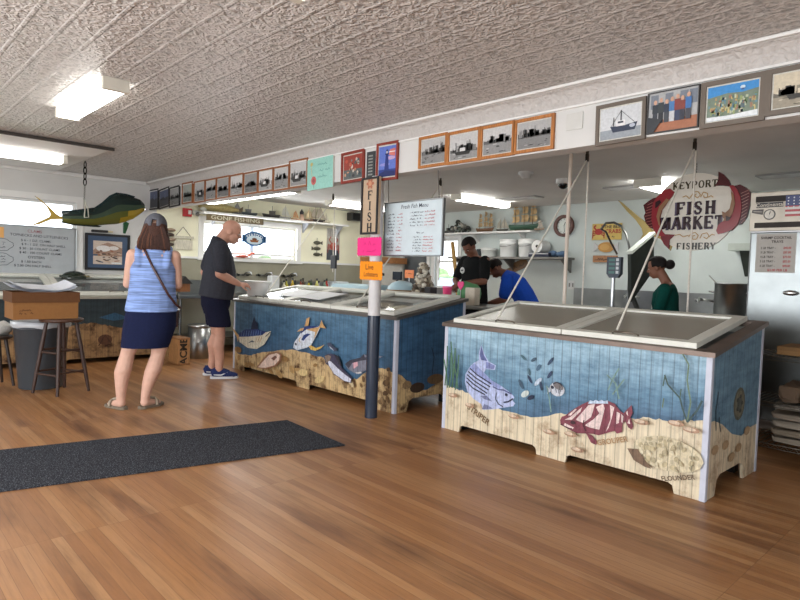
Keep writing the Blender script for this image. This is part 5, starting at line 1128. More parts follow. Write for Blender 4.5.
def window_wall():
    # long shelf over the window
    SZ = 2.205; r = thing('wall_shelf', 'long white shelf of model ships over the wide window', 'shelf', (5.7, YW-.14, SZ-.03))
    mb = MB(); mb.bb((4.24, YW-.28, SZ-.03), (7.15, YW-.001, SZ), WHITE, bev=.004); mb.build('board', 'white_trim', r)
    for x in (4.5, 6.28, 7.05):
        m = MB(); m.prism([(x, YW-.001, SZ-.031), (x, YW-.2, SZ-.031), (x, YW-.001, SZ-.2)], (.03, 0, 0), C(196, 200, 210)); m.build('bracket', 'paint', r)
    Ys = YW-.15
    X_ = lambda u, v=212: ony(u, v, Ys).x
    # driftwood fish and small things at the left end, then the ships
    mb = MB(); x = X_(218); mb.loft([((x-.34, Ys, SZ+.075), .01, .01), ((x-.22, Ys, SZ+.075), .05, .06), ((x, Ys, SZ+.085), .07, .075), ((x+.24, Ys, SZ+.075), .055, .06), ((x+.36, Ys, SZ+.07), .03, .03)], C(176, 160, 110), side=(0, 1, 0), n=12); mb.prism([(x+.33, Ys-.006, SZ+.07), (x+.45, Ys-.006, SZ+.14), (x+.43, Ys-.006, SZ+.01)], (0, .012, 0), C(120, 104, 76)); one(mb, 'carved_fish', 'wood', 'long tan carved fish at the left end of the ship shelf', 'ornament', (x, Ys, SZ))
    mb = MB(); x = X_(203.5); mb.ell((x, Ys, SZ+.045), (.06, .05, .044), C(206, 206, 200)); mb.tube([(x, Ys, SZ+.06), (x+.09, Ys-.02, SZ+.12)], [.02, .006], C(206, 206, 200)); one(mb, 'shell_ornament', 'paint', 'white shell ornament at the shelf end beside the carved fish', 'ornament', (x, Ys, SZ))
    D_ = (1, 0, 0)
    model_ship('small grey model boat right of the carved fish', (X_(237), Ys, SZ+.0005), .22, 'sloop', D_, (90, 90, 92), (150, 150, 150), seed=1)
    model_ship('low dark model boat over the seafood sign', (X_(249), Ys, SZ+.0005), .32, 'boat', D_, (60, 70, 76), (120, 120, 120), seed=2)
    model_ship('dark hulled model fishing boat, bulkiest on the window shelf', (X_(271.5), Ys, SZ+.0005), .36, 'boat', (-1, 0, 0), (44, 40, 38), (70, 64, 60), seed=3)
    model_ship('thin pale model sailboat right of the dark fishing boat', (X_(285), Ys, SZ+.0005), .26, 'sloop', D_, (150, 150, 146), (206, 206, 196), seed=4)
    model_ship('small tan model boat left of the little lighthouse', (X_(295.5), Ys, SZ+.0005), .2, 'sloop', D_, (176, 130, 90), (196, 150, 110), seed=5)
    x = X_(301.8); r = thing('model_lighthouse', 'tiny model lighthouse with a dark cap on the ship shelf', 'ornament', (x, Ys, SZ))
    m = MB(); m.lathe((x, Ys, SZ), [(.05, .0005), (.032, .12), (.0, .12)], C(206, 170, 146), 14); m.build('tower', 'paint', r); m = MB(); m.lathe((x, Ys, SZ), [(.036, .121), (.036, .15), (.04, .155), (.0, .22)], C(40, 40, 44), 14); m.build('lantern', 'paint', r)
    model_ship('tan model sailboat right of the little lighthouse', (X_(309), Ys, SZ+.0005), .26, 'sloop', D_, (120, 90, 66), (214, 196, 160), seed=6)
    model_ship('model schooner with grey sails, largest on the window shelf', (X_(318), Ys, SZ+.0005), .34, 'schooner', D_, (56, 48, 44), (176, 166, 150), seed=7)
    model_ship('smallest pale model sailboat at the right end of the window shelf', (X_(326), Ys, SZ+.0005), .2, 'sloop', D_, (190, 180, 160), (220, 214, 196), seed=8)
    # GONE FISHING board
    y = YW-.3; a, b = ony(207, 213.6, y), ony(263.5, 225, y)
    w, h = b.x-a.x, .105; c = V(((a.x+b.x)/2, y, (a.z+b.z)/2))
    mb = MB(); mb.box(c+V((0, .012, 0)), (w, .022, h), C(116, 100, 72)); fc = Face(c, RY, UPZ, .001); fc.text(mb, 'GONE FISHING', 0, 0, .062, C(206, 200, 176), 0, .02, sx=1.5)
    one(mb, 'wooden_sign', 'wood', 'long brown wooden board reading GONE FISHING on the shelf edge', 'sign', c-V((0, 0, h/2)))
    # oval sign hung in the window
    y = YW-.06; a, b = ony(242.5, 231.5, y), ony(266, 246, y); c = V(((a.x+b.x)/2, y, (a.z+b.z)/2)); w, h = b.x-a.x, .25
    BL = C(44, 94, 142)
    def oval(cx, cy, rx, ry, n=26): return [(cx+rx*math.cos(2*PI*i/n), cy+ry*math.sin(2*PI*i/n)) for i in range(n)]
    fc = Face(c, RY, UPZ, .001); r = thing('oval_sign', 'blue oval seafood sign with a small boat hanging in the window', 'sign', c-V((0, 0, h/2)))
    mb = MB(); mb.prism([fc.p(x_, y_, -.015) for x_, y_ in oval(0, 0, w*.46, h*.5)], fc.n*.015, BL)
    for s_ in (-1, 1): mb.prism([fc.p(s_*w*.4, h*.22, -.014), fc.p(s_*w*.5, h*.28, -.014), fc.p(s_*w*.5, -h*.28, -.014), fc.p(s_*w*.4, -h*.22, -.014)], fc.n*.014, BL)
    fc.ellipse(mb, 0, -.025, w*.33, h*.3, C(196, 214, 226)); fc.poly(mb, [(-.09, -.02), (.09, -.02), (.06, -.06), (-.07, -.06)], C(140, 84, 50)); fc.ellipse(mb, 0, -.005, .05, .02, C(110, 70, 44)); 
    for i, ch in enumerate('SEAFOOD'):
        q = (i-3)*.27; fc.text(mb, ch, w*.4*math.sin(q), -.045+h*.47*math.cos(q)*.93, .048, C(226, 236, 242), -q*.7, .02, o=.002)
    mb.build('board', 'gloss', r, recalc=False)
    for x_ in (-.12, .12): m = MB(); m.tube([fc.p(x_, h*.38, -.007), fc.p(x_*.5, .33, -.007)], .002, C(80, 80, 80), 5); m.build('cord', 'cloth', r)
    # red lobster on the sill
    c = V((5.06, YW-.045, 1.477)); r = thing('lobster_figure', 'small red lobster figure on the window sill', 'ornament', c)
    m = MB(); m.loft([(c+V((-.15, 0, .03)), .004, .01), (c+V((-.08, 0, .035)), .022, .024), (c+V((.02, 0, .04)), .03, .028), (c+V((.1, 0, .04)), .01, .012)], C(176, 70, 48), n=10)
    m.build('body', 'gloss', r)
    for s_ in (-1, 1): m = MB(); m.tube([c+V((.08, s_*.012, .04)), c+V((.14, s_*.03, .08)), c+V((.2, s_*.02, .1))], [.008, .01, .022], C(190, 84, 56), 7); m.build('claw', 'gloss', r)
    m = MB(); m.bb(c+V((-.16, -.03, .0005)), c+V((.16, .03, .006)), C(150, 130, 110)); m.build('stand', 'wood', r)
    # alarm bell, emergency lamp, hanging plaques
    a, b = ony(181.8, 208, YW), ony(191.3, 217, YW); c = V(((a.x+b.x)/2, YW, (a.z+b.z)/2)); r = thing('fire_alarm', 'red square fire alarm with a white strobe on the wall', 'alarm', c-V((0, .03, .06)))
    m = MB(); m.bb(c+V((-.07, -.05, -.065)), c+V((.07, -.001, .065)), C(190, 30, 40), bev=.008); m.build('case', 'plastic', r); m = MB(); m.bb(c+V((.0, -.07, -.03)), c+V((.05, -.051, .035)), C(230, 226, 224), bev=.006); m.build('strobe', 'gloss', r)
    c = ony(195.5, 212.5, YW-.05); r = thing('emergency_light', 'small emergency lamp between the red alarm and the shelf end', 'lamp', c); m = MB(); m.bb((c.x-.05, YW-.06, c.z-.03), (c.x+.05, YW-.001, c.z+.035), C(200, 200, 196), bev=.01); m.build('case', 'plastic', r); m = MB(); m.ell((c.x+.02, YW-.085, c.z-.03), (.035, .03, .035), C(110, 108, 104), n=10, k=7); m.build('lamp_head', 'gloss', r)
    a = ony(184.5, 240, YW); c = V((4.02, YW-.02, 1.71)); r = thing('hanging_plaques', 'two pale boards hung one under the other from a cord beside the window', 'plaque', c)
    m = MB(); m.bb(c+V((-.15, -.008, -.13)), c+V((.15, .008, .02)), C(206, 200, 182)); m.build('lower_board', 'wood', r); m = MB(); m.bb(c+V((-.17, -.01, .045)), c+V((.17, .01, .085)), C(196, 190, 172)); m.build('upper_board', 'wood', r)
    m = MB(); m.tube([c+V((-.12, 0, .085)), c+V((0, .008, .23)), c+V((.12, 0, .085))], .005, C(110, 100, 90), 5); m.tube([c+V((-.12, 0, .02)), c+V((-.12, 0, .045))], .004, C(110, 100, 90), 5); m.tube([c+V((.12, 0, .02)), c+V((.12, 0, .045))], .004, C(110, 100, 90), 5); m.build('cord', 'cloth', r)
    # dark carved stack half hidden behind the woman's cap
    c = V((3.78, YW-.05, 1.6)); r = thing('wall_carving', 'dark striped carving on the wall half hidden by the woman', 'ornament', c)
    for i in range(4): m = MB(); m.ell(c+V((.02*(i % 2), 0, .05+i*.075)), (.085, .045, .03), C(60, 44, 36) if i % 2 == 0 else C(150, 130, 110), n=12, k=7); m.build('carved_fish', 'wood', r)
    # three little brown fish plaque, crab board, dark speaker
    c = V((6.61, YW-.02, 1.73)); r = thing('fish_plaque', 'three small dark fish hung in a column on the cream wall', 'ornament', c)
    for i, z in enumerate((.11, 0, -.11)):
        m = MB(); s_ = -1 if i == 1 else 1; m.ell(c+V((0, 0, z)), (.085, .012, .035), C(84, 82, 66), n=12, k=7); m.prism([c+V((s_*.07, -.006, z)), c+V((s_*.12, -.006, z+.035)), c+V((s_*.12, -.006, z-.035))], (0, .012, 0), C(84, 82, 66)); m.build('fish', 'wood', r)
    m = MB(); m.tube([c+V((0, .005, .2)), c+V((0, .005, -.1))], .004, C(60, 56, 50), 5); m.build('cord', 'cloth', r)
    a, b = ony(325.5, 228.5, YW), ony(340, 262, YW); w, h = b.x-a.x, a.z-b.z-.02; c = V(((a.x+b.x)/2, YW-.012, (a.z+b.z)/2+.02)); w = .3
    mb = MB(); mb.box(c+V((0, .004, 0)), (w, .016, h), C(176, 168, 156)); fc = Face(c-V((0, .004, 0)), RY, UPZ, .0006); fc.rect(mb, -w/2, -h/2, w/2, -h*.18, C(70, 76, 84)); fc.rect(mb, -w/2, .2*h, w/2, h/2, C(196, 192, 186))
    q = random.Random(3)
    for k in range(7): fc.line(mb, [(-w*.4+k*w*.13, h*.46), (-w*.4+k*w*.13+.01, h*.24)], .014, C(120, 116, 114), o=.0012)
    RC = C(170, 70, 56); fc.ellipse(mb, 0, -.04, .085, .075, RC); fc.ellipse(mb, 0, -.01, .05, .035, C(196, 110, 92))
    for s_ in (-1, 1):
        for k in range(4): fc.line(mb, [(s_*.06, -.04-.02*k), (s_*.12, -.0-.03*k), (s_*.135, -.08-.03*k)], .013, RC, o=.0024)
        fc.line(mb, [(s_*.05, .02), (s_*.1, .08), (s_*.06, .15)], .02, RC, o=.0025)
    one(mb, 'crab_picture', 'print', 'tall unframed picture of a red crab on the cream wall', 'picture', c-V((0, 0, h/2)))
    c = ony(354.5, 217, YW-.12); r = thing('wall_speaker', 'black speaker high on the cream wall beside the carved fish sign', 'speaker', c); m = MB(); m.box(c, (.26, .16, .16), C(50, 48, 46), bev=.02); m.build('case', 'plastic', r); m = MB(); m.bb(c+V((-.1, -.088, -.06)), c+V((.1, -.081, .06)), C(30, 30, 30)); m.build('grille', 'matte', r); m = MB(); m.bb(c+V((-.03, .08, -.02)), c+V((.03, .119, .02)), C(40, 40, 40)); m.build('bracket', 'paint', r)
    # bottles on the sink ledge
    q = random.Random(21); cols = [(206, 200, 176, 'white'), (206, 196, 90, 'yellow'), (176, 150, 50, 'mustard'), (60, 70, 50, 'dark green'), (140, 60, 44, 'red'), (90, 60, 44, 'brown'), (190, 176, 60, 'yellow green'), (70, 96, 60, 'green'), (206, 202, 120, 'lemon'), (180, 180, 176, 'pale grey'), (120, 150, 130, 'pale green'), (190, 70, 60, 'orange red')]
    for i, (a_, b_, c_, nm) in enumerate(cols):
        x = 5.74+i*.088; y = 9.12+.06*(i % 2); hb = .2+.02*(i % 3)
        if i == 0: hb = .2
        z = .942 if y < 8.5 else .901
        pos = {0: 'at the left end of', 11: 'at the right end of'}.get(i, 'in')
        r = thing('sauce_bottle', f'{nm} bottle {pos} the row of sauce bottles on the sink', 'bottle', (x, y, z), 0, 'sauce bottles on the sink')
        m = MB(); m.lathe((x, y, z), [(.034, .0005), (.037, .01), (.037, hb*.6), (.016, hb*.82), (.014, hb), (.0, hb)], C(a_, b_, c_), 14); m.build('glass_body', 'gloss', r)
        m = MB(); m.lathe((x, y, z), [(.017, hb*.94), (.018, hb*1.12), (.0, hb*1.12)], C(30, 30, 30) if i % 4 != 1 else C(40, 36, 30), 12); m.build('cap', 'plastic', r)
        m = MB(); m.lathe((x, y, z), [(.0378, hb*.16), (.0378, hb*.5), (.0372, hb*.5), (.0372, hb*.16)], C(226, 220, 200) if i % 2 else C(70, 70, 56), 14); m.build('bottle_label', 'card', r)
    for i, (x, w_, h_, col, lab) in enumerate([(5.5, .16, .3, (214, 216, 216), 'white jug beside the faucets left of the sauce bottles'), (6.95, .3, .22, (206, 216, 220), 'pale plastic crate on the sink right of the sauce bottles')]):
        m = MB(); m.bb((x-w_/2, 9.0, .901), (x+w_/2, 9.0+w_, .901+h_), C(*col), bev=.02); one(m, 'plastic_jug' if i == 0 else 'plastic_crate', 'plastic', lab, 'container')
    # white cabinet with a wooden board on it, near the corner
    r = thing('white_cabinet', 'white cabinet with a brown board on top behind the post', 'cabinet', (8.05, 9.08, 0))
    m = MB(); m.bb((7.72, 8.86, .002), (8.38, 9.37, 1.5), C(210, 208, 200), bev=.008); m.build('body', 'paint', r)
    m = MB(); m.bb((7.74, 8.838, .1), (8.36, 8.859, 1.47), C(220, 218, 210), bev=.006); dr = m.build('door', 'paint', r); m = MB(); m.lathe((7.8, 8.82, 1.28), [(.0, -.03), (.03, -.02), (.03, .02), (0, .03)], C(36, 36, 38), 10); m.build('knob', 'plastic', dr)
    m = MB(); m.bb((7.66, 8.8, 1.502), (8.42, 9.37, 1.62), C(176, 120, 72)); one(m, 'wooden_board', 'wood', 'thick brown wooden board lying on the white cabinet', 'board')
window_wall()

# ------------------------------------------------------------------ kitchen
def kitchen():
    ST = C(150, 152, 150)
    # steel counter along the back wall with a tall splash
    r = thing('steel_counter', 'stainless steel counter with a tall splash along the kitchen back wall', 'counter', (8.1, 3.6, 0))
    m = MB(); m.bb((7.45, 1.9, .86), (8.46, 5.0, .91), ST, bev=.01); m.build('worktop', 'metal', r)
    m = MB(); m.bb((8.43, 1.9, .911), (8.47, 5.0, 1.18), C(140, 142, 140)); m.build('splash', 'metal', r)
    m = MB(); m.bb((7.5, 1.95, .1), (8.4, 4.95, .859), C(110, 112, 112)); m.build('base_cabinet', 'metal', r)
    for i, y in enumerate((2.5, 3.3, 4.1)):
        m = MB(); m.bb((7.49, y-.38, .14), (7.499, y+.38, .84), C(126, 128, 128)); d_ = m.build('door', 'metal', r); m = MB(); m.bb((7.47, y-.1, .77), (7.489, y+.1, .79), C(170, 170, 168)); m.build('handle', 'metal', d_)
    for i, y in enumerate((3.05, 4.05)):
        r = thing('wall_faucet', ['wall faucet behind the woman in green', 'wall faucet left of the tilted steel lid'][i], 'faucet', (8.42, y, 1.08))
        m = MB(); m.tube([(8.425, y-.1, 1.08), (8.39, y-.1, 1.09), (8.37, y, 1.1), (8.39, y+.1, 1.09), (8.425, y+.1, 1.08)], .016, C(190, 190, 188), 8); m.tube([(8.37, y, 1.1), (8.25, y, 1.12), (8.2, y, 1.06)], .013, C(190, 190, 188), 8); m.build('spout', 'metal', r)
    # stock pot
    c = V((7.72, 2.5, .912)); r = thing('stock_pot', 'big dark aluminium stock pot on the back counter beside the steel refrigerator', 'pot', c)
    m = MB(); m.lathe(c, [(.16, .0005), (.175, .012), (.175, .4), (.182, .405), (.182, .415), (.168, .415), (.165, .03), (.0, .03)], C(176, 178, 180), 30); m.build('pot_body', 'metal', r)
    for s_ in (-1, 1): m = MB(); y = s_*.175; m.tube([c+V((-.05, y, .3)), c+V((-.05, y+s_*.05, .31)), c+V((.05, y+s_*.05, .31)), c+V((.05, y, .3))], .009, C(130, 130, 130), 6); m.build('handle', 'metal', r)
    # spoon leaning from the pot
    m = MB(); m.tube([c+V((0, .1, .1)), c+V((.02, .16, .4)), c+V((.02, .26, .5))], .008, C(190, 190, 188), 6); one(m, 'steel_ladle', 'metal', 'steel ladle leaning out of the stock pot', 'ladle', c+V((0, .1, .04)))
    # tilted lid of the steam pan
    a, b_, c_, d_ = onx(631, 254, 6.9), onx(654, 234.5, 7.3), onx(654, 270, 7.3), onx(631.5, 302, 6.9)
    n = (b_-a).cross(d_-a).normalized(); n = n if n.x > 0 else -n
    r = thing('pan_lid', 'dark steel lid propped open with a bright upper edge, behind the digital scale', 'lid', (d_+c_)/2)
    m = MB(); m.prism([a, b_, c_, d_], n*.05, C(66, 70, 66)); m.build('lid_panel', 'dull_metal', r)
    m = MB(); m.prism([a-n*.02, b_-n*.02, b_-n*.02+UPZ*.035, a-n*.02+UPZ*.035], n*.09, C(216, 222, 214)); m.build('edge_strip', 'gloss', r)
    m = MB(); q = (d_+c_)/2; m.tube([q+n*.08, q+n*.15-UPZ*.12, V((q.x+.1, q.y, .75))], .03, C(90, 92, 90), 10); m.build('hinge_arm', 'dull_metal', r)
    px, py = 7.0, 3.28
    r = thing('steam_pan', 'low steel cooking pan under the propped lid', 'pan', (6.95, 3.3, 0)); m = MB(); m.bb((6.62, 2.95, .12), (7.3, 3.75, .8), C(90, 94, 92), bev=.02); m.build('pan_body', 'dull_metal', r)
    for x in (6.68, 7.24):
        for y in (3.02, 3.68): m = MB(); m.cyl((x, y, .002), (x, y, .12), .025, None, C(80, 82, 80), 10); m.build('leg', 'metal', r)
    # black can and small boxes by the lid
    for i, (u, v, x, w_, h_, col, lab) in enumerate([(611, 294, 6.5, .1, .13, (40, 40, 38), 'small dark canister beside the steel scale pole'), (618, 297, 6.5, .08, .1, (196, 186, 90), 'small yellow canister beside the dark canister')]):
        p = onx(u, v, x)
    # digital scale on its pole, on a prep table
    r = thing('prep_table', 'low steel prep table hidden behind the nearest freezer, carrying the scale', 'table', (5.3, 2.75, 0))
    m = MB(); m.bb((5.0, 2.3, .8), (5.6, 3.2, .84), ST, bev=.008); m.build('tabletop', 'metal', r)
    for x in (5.05, 5.55):
        for y in (2.36, 3.14): m = MB(); m.cyl((x, y, .002), (x, y, .8), .02, None, C(130, 132, 130), 10); m.build('leg', 'metal', r)
    xs = 5.1; a = onx(607, 257, xs); b_ = onx(620, 278, xs); cy = (a.y+b_.y)/2+.0; cz = (a.z+b_.z)/2
    r = thing('digital_scale', 'digital scale display with four buttons on a steel pole', 'scale', (xs+.1, cy, .842))
    m = MB(); m.bb((xs, cy-.16, .842), (xs+.3, cy+.16, .9), C(160, 162, 162), bev=.01); m.build('weigh_plate', 'metal', r)
    m = MB(); m.cyl((xs+.045, cy+.02, .9), (xs+.045, cy+.02, cz-.05), .018, None, C(186, 190, 194), 12); m.build('pole', 'metal', r)
    hd = MB(); w_, h_ = abs(a.y-b_.y)*.98, a.z-b_.z; fc = Face((xs, cy, cz), RX, UPZ, .001)
    hd.prism([fc.p(x, y, -.05) for x, y in ((-w_/2, -h_*.3), (-w_*.3, -h_/2), (w_*.3, -h_/2), (w_/2, -h_*.3), (w_/2, h_/2), (-w_/2, h_/2))], fc.n*.05, C(52, 62, 76)); hd.build('head', 'plastic', r)
    for k in range(4):
        m = MB(); fc.k = 0; y0 = h_*(.3-.2*k); fc.rect(m, -w_*.34, y0, w_*.1, y0+h_*.12, C(84, 120, 116), .002); m.build('readout', 'gloss', r, recalc=False)
        m = MB(); fc.rect(m, w_*.18, y0, w_*.38, y0+h_*.14, C(190, 196, 200), .002); m.build('button', 'plastic', r, recalc=False)
    # hose arching down to the scale
    pts = [onx(*p, 7.4) for p in [(601, 229), (606, 223), (614, 222.5), (621, 226), (626, 234), (629, 246), (630, 258)]]
    m = MB(); m.tube(pts+[V((7.4, pts[-1].y, .95))], .016, C(120, 122, 120), 8); m.tube([pts[0], onx(606, 232, 7.35), onx(611, 243, 7.2), onx(617, 254, 7.1)], .013, C(70, 60, 56), 8)
    m.cyl((7.4, pts[-1].y, .911), (7.4, pts[-1].y, .96), .03, None, C(130, 130, 128), 10)
    o = one(m, 'spray_hose', 'metal', 'arched grey spray hose above the tilted steel lid', 'hose', (7.5, pts[-1].y, .911))
    # back wall shelves
    a, b_ = onx(441, 234.5, XB), onx(541, 229, XB); SZ = 2.09
    r = thing('wall_shelf', 'upper white shelf of sailing ships on the kitchen back wall', 'shelf', (XB-.12, 6.9, SZ-.03)); m = MB(); m.bb((XB-.26, 5.72, SZ-.03), (XB-.001, 8.05, SZ), WHITE, bev=.004); m.build('board', 'white_trim', r)
    for y in (6.0, 7.0, 7.9): m = MB(); m.prism([(XB-.001, y, SZ-.031), (XB-.2, y, SZ-.031), (XB-.001, y, SZ-.17)], (0, .03, 0), WHITE); m.build('bracket', 'white_trim', r)
    LZ = 1.65; r = thing('wall_shelf', 'lower grey shelf of white buckets on the kitchen back wall', 'shelf', (XB-.15, 6.3, LZ-.035)); m = MB(); m.bb((XB-.34, 5.05, LZ-.035), (XB-.001, 7.45, LZ), C(120, 118, 112), bev=.004); m.build('board', 'paint', r)
    for y in (5.1, 6.2, 7.3): m = MB(); m.prism([(XB-.001, y, LZ-.036), (XB-.3, y, LZ-.036), (XB-.001, y, LZ-.24)], (0, .03, 0), C(110, 108, 104)); m.build('bracket', 'paint', r)
    Xs = XB-.13
    yv = lambda u: onx(u, 232, Xs).y
    DY = (0, -1, 0); z = SZ+.0005
    model_ship('dark model boat at the left end of the kitchen ship shelf', (Xs, yv(449), z), .3, 'boat', DY, (60, 60, 56), (90, 90, 80), seed=11)
    mb = MB(); q = random.Random(4); c = V((Xs, yv(459.5), SZ))
    for i in range(40):
        t = q.uniform(-.26, .26); s_ = q.uniform(.02, .05); hh = .2*(1-abs(t)/.3)
        mb.ell(c+V((q.uniform(-.06, .06), t, s_+q.random()*hh)), (s_, s_, s_*.8), C(*q.choice([(40, 44, 40), (90, 96, 84), (150, 150, 140), (60, 70, 56), (196, 192, 180)])), n=7, k=5)
    one(mb, 'shell_centrepiece', 'paint', 'dark lumpy shell and coral arrangement on the kitchen ship shelf', 'ornament', c)
    model_ship('brown model ship with tan square sails, left of the tall three master', (Xs, yv(484.5), z), .4, 'ship', DY, (110, 76, 50), (190, 164, 124), seed=12)
    model_ship('small model sailboat between the brown ship and the tall three master', (Xs, yv(502), z), .26, 'schooner', DY, (70, 66, 60), (176, 170, 156), seed=13)
    model_ship('tall three masted model ship with a green hull and tan sails', (Xs, yv(523), z), .6, 'ship', DY, (50, 84, 66), (206, 178, 134), seed=14)
    model_ship('small pale model boat at the right end of the kitchen ship shelf', (Xs, yv(539), z), .2, 'sloop', DY, (150, 130, 110), (200, 190, 176), seed=15)
    Xb = XB-.19; yb = lambda u: onx(u, 250, Xb).y
    def bucket(u, rad, h_, lab, col=(228, 230, 228), handle=True):
        c = V((Xb, yb(u), LZ+.001)); r = thing('bucket', lab, 'bucket', c, 0, 'white buckets on the lower shelf')
        m = MB(); m.lathe(c, [(rad*.88, .0005), (rad*.9, .01), (rad, h_*.72), (rad*1.03, h_*.73), (rad*1.03, h_*.8), (rad, h_*.81), (rad, h_*.97)], C(*col), 26); m.build('pail', 'plastic', r)
        m = MB(); m.lathe(c, [(rad*1.05, h_*.94), (rad*1.06, h_), (rad*.9, h_+.006), (.0, h_+.006)], C(226, 226, 224), 26); m.build('bucket_lid', 'plastic', r)
        if handle: m = MB(); m.tube([c+V((-.02, rad*1.04, h_*.77)), c+V((-rad*1.0, rad*.5, h_*.6)), c+V((-rad*1.05, -rad*.5, h_*.6)), c+V((-.02, -rad*1.04, h_*.77))], .005, C(150, 150, 150), 5); m.build('handle', 'metal', r)
    bucket(489, .14, .15, 'low white tub left of the two buckets on the lower shelf', (218, 222, 218), False)
    bucket(508.5, .15, .29, 'white bucket on the lower shelf, left of the other bucket')
    bucket(527.5, .15, .29, 'white bucket on the lower shelf, next to the paper roll')
    c = V((Xb-.02, yb(542), LZ+.07)); r = thing('paper_box', 'flat dark box under the white paper roll', 'box', (c.x, c.y, LZ)); m = MB(); m.bb((Xb-.13, c.y-.22, LZ+.001), (Xb+.14, c.y+.17, LZ+.07), C(56, 60, 76), bev=.006); m.bb((Xb-.131, c.y-.2, LZ+.045), (Xb-.13, c.y+.16, LZ+.06), C(206, 206, 206)); m.build('box_body', 'card', r)
    c = V((Xb, yb(541), LZ+.172)); r = thing('paper_roll', 'white paper roll with a dark core lying on its side', 'paper roll', (c.x, c.y, LZ+.072))
    m = MB(); m.tube([c+V((-.12, 0, 0)), c+V((.12, 0, 0))], .1, C(226, 226, 224), 24); m.build('paper', 'card', r); m = MB(); m.tube([c+V((-.123, 0, 0)), c+V((-.119, 0, 0))], .025, C(40, 38, 36), 14); m.build('core', 'card', r)
    for i, u in enumerate((553, 562)):
        c = V((Xb, yb(u), LZ+.05)); one(lump(c, .09, C(96, 120, 150), 30+i, .55), 'folded_cloth', 'cloth', ['blue folded cloth on the lower shelf beside the paper roll', 'blue folded cloth at the right end of the lower shelf'][i], 'cloth', (c.x, c.y, LZ+.001))
    m = MB(); c = V((Xb, yb(479), LZ)); m.lathe(c, [(.04, .001), (.045, .01), (.045, .14), (.0, .14)], C(50, 56, 60), 14); one(m, 'dark_jar', 'plastic', 'dark jar on the lower shelf beside the worker in black', 'jar', c)
    # clock
    c = onx(564.8, 226, XB); r = thing('wall_clock', 'round wall clock with a brown wooden rim', 'clock', c+V((-.02, 0, -.2)))
    def ring(mb, x0, x1, r0, r1, col, n=32):
        vs = []
        for j in range(n):
            q = 2*PI*j/n; cs, sn = math.cos(q), math.sin(q)
            for rr, x in ((r0, x0), (r1, x0), (r1, x1), (r0, x1)): vs.append(V((c.x+x, c.y+rr*cs, c.z+rr*sn)))
        fs = [(j*4+k, j*4+(k+1) % 4, ((j+1) % n)*4+(k+1) % 4, ((j+1) % n)*4+k) for j in range(n) for k in range(4)]
        mb.add(vs, fs, col)
    m = MB(); ring(m, -.055, -.001, .125, .175, C(86, 44, 32)); m.build('rim', 'wood', r)
    m = MB(); fc = Face(c+V((-.02, 0, 0)), RX, UPZ, .001); fc.ellipse(m, 0, 0, .127, .127, C(206, 212, 206), n=32)
    for k in range(12):
        q = k*PI/6; fc.line(m, [(.1*math.sin(q), .1*math.cos(q)), (.118*math.sin(q), .118*math.cos(q))], .01, C(60, 60, 60), .002)
    m.build('dial', 'print', r, recalc=False)
    for ln, an, wd in ((.065, .35, .012), (.1, 3.0, .008)): m = MB(); fc.line(m, [(0, 0), (ln*math.sin(an), ln*math.cos(an))], wd, C(40, 40, 40), .004); m.build('clock_hand', 'paint', r, recalc=False)
    # outlet, carved paddle, three little signs, marlin tail, bracket shelf
    c = onx(571.5, 285, XB); m = MB(); m.bb(c+V((-.012, -.06, -.07)), c+V((-.001, .06, .07)), C(214, 216, 214), bev=.004)
    for s_ in (-.03, .03): m.bb(c+V((-.014, s_-.012, -.03)), c+V((-.0121, s_+.012, .03)), C(120, 122, 120))
    one(m, 'wall_outlet', 'plastic', 'white double outlet plate on the back wall under the clock', 'outlet', c)
    a, b_ = onx(506, 271, XB-.03), onx(526, 262, XB-.03); d_ = (b_-a).normalized(); nrm = V((-1, 0, 0)).cross(d_).normalized(); L_ = (b_-a).length; fc = Face((a+b_)/2, d_, UPZ, .001); ey = d_.cross(V((1, 0, 0))).normalized(); ey = ey if ey.z > 0 else -ey; fc = Face((a+b_)/2, d_, ey, .001)
    m = MB(); m.prism([fc.p(x, y, -.02) for x, y in ((-L_/2-.25, -.025), (-L_*.3, -.03), (-L_*.25, -.075), (L_/2, -.08), (L_/2+.02, 0), (L_/2, .08), (-L_*.25, .075), (-L_*.3, .03), (-L_/2-.25, .025))], fc.n*.02, C(116, 86, 52)); scribble(fc, m, -L_*.2, -.03, L_*.62, .06, C(66, 46, 30), .014, 8)
    one(m, 'carved_paddle', 'wood', 'brown carved wooden paddle slanting on the wall above the bending worker', 'paddle')
    def hung(tl, br, fn, name, label, mat='paint', t=.02):
        a, b_ = onx(*tl, XB-.03), onx(*br, XB-.03); w_, h_ = abs(a.y-b_.y), a.z-b_.z; fc = Face(V((XB-.03, (a.y+b_.y)/2, (a.z+b_.z)/2)), RX, UPZ, .001); m = MB(); fn(fc, m, w_, h_, t); o = m.build(name, mat, recalc=False); rebase(o, fc.c-UPZ*(h_/2)); tag(o, label, 'sign')
    def slab(fc, m, w_, h_, t, col): m.hexa([fc.p(x, y, d) for d in (-t, 0) for x, y in ((-w_/2, -h_/2), (w_/2, -h_/2), (w_/2, h_/2), (-w_/2, h_/2))], col)
    def crabs(fc, m, w_, h_, t):
        slab(fc, m, w_, h_, t, C(206, 178, 96)); R_ = C(170, 44, 36)
        fc.ellipse(m, -w_*.27, 0, w_*.14, h_*.2, R_)
        for s_ in (-1, 1):
            for k in range(3): fc.line(m, [(-w_*.27+s_*w_*.1, -.02*k), (-w_*.27+s_*w_*.19, .02-.04*k), (-w_*.27+s_*w_*.2, -.04-.03*k)], .016, R_, .003)
            fc.line(m, [(-w_*.27+s_*w_*.08, h_*.1), (-w_*.27+s_*w_*.17, h_*.3), (-w_*.27+s_*w_*.09, h_*.4)], .024, R_, .003)
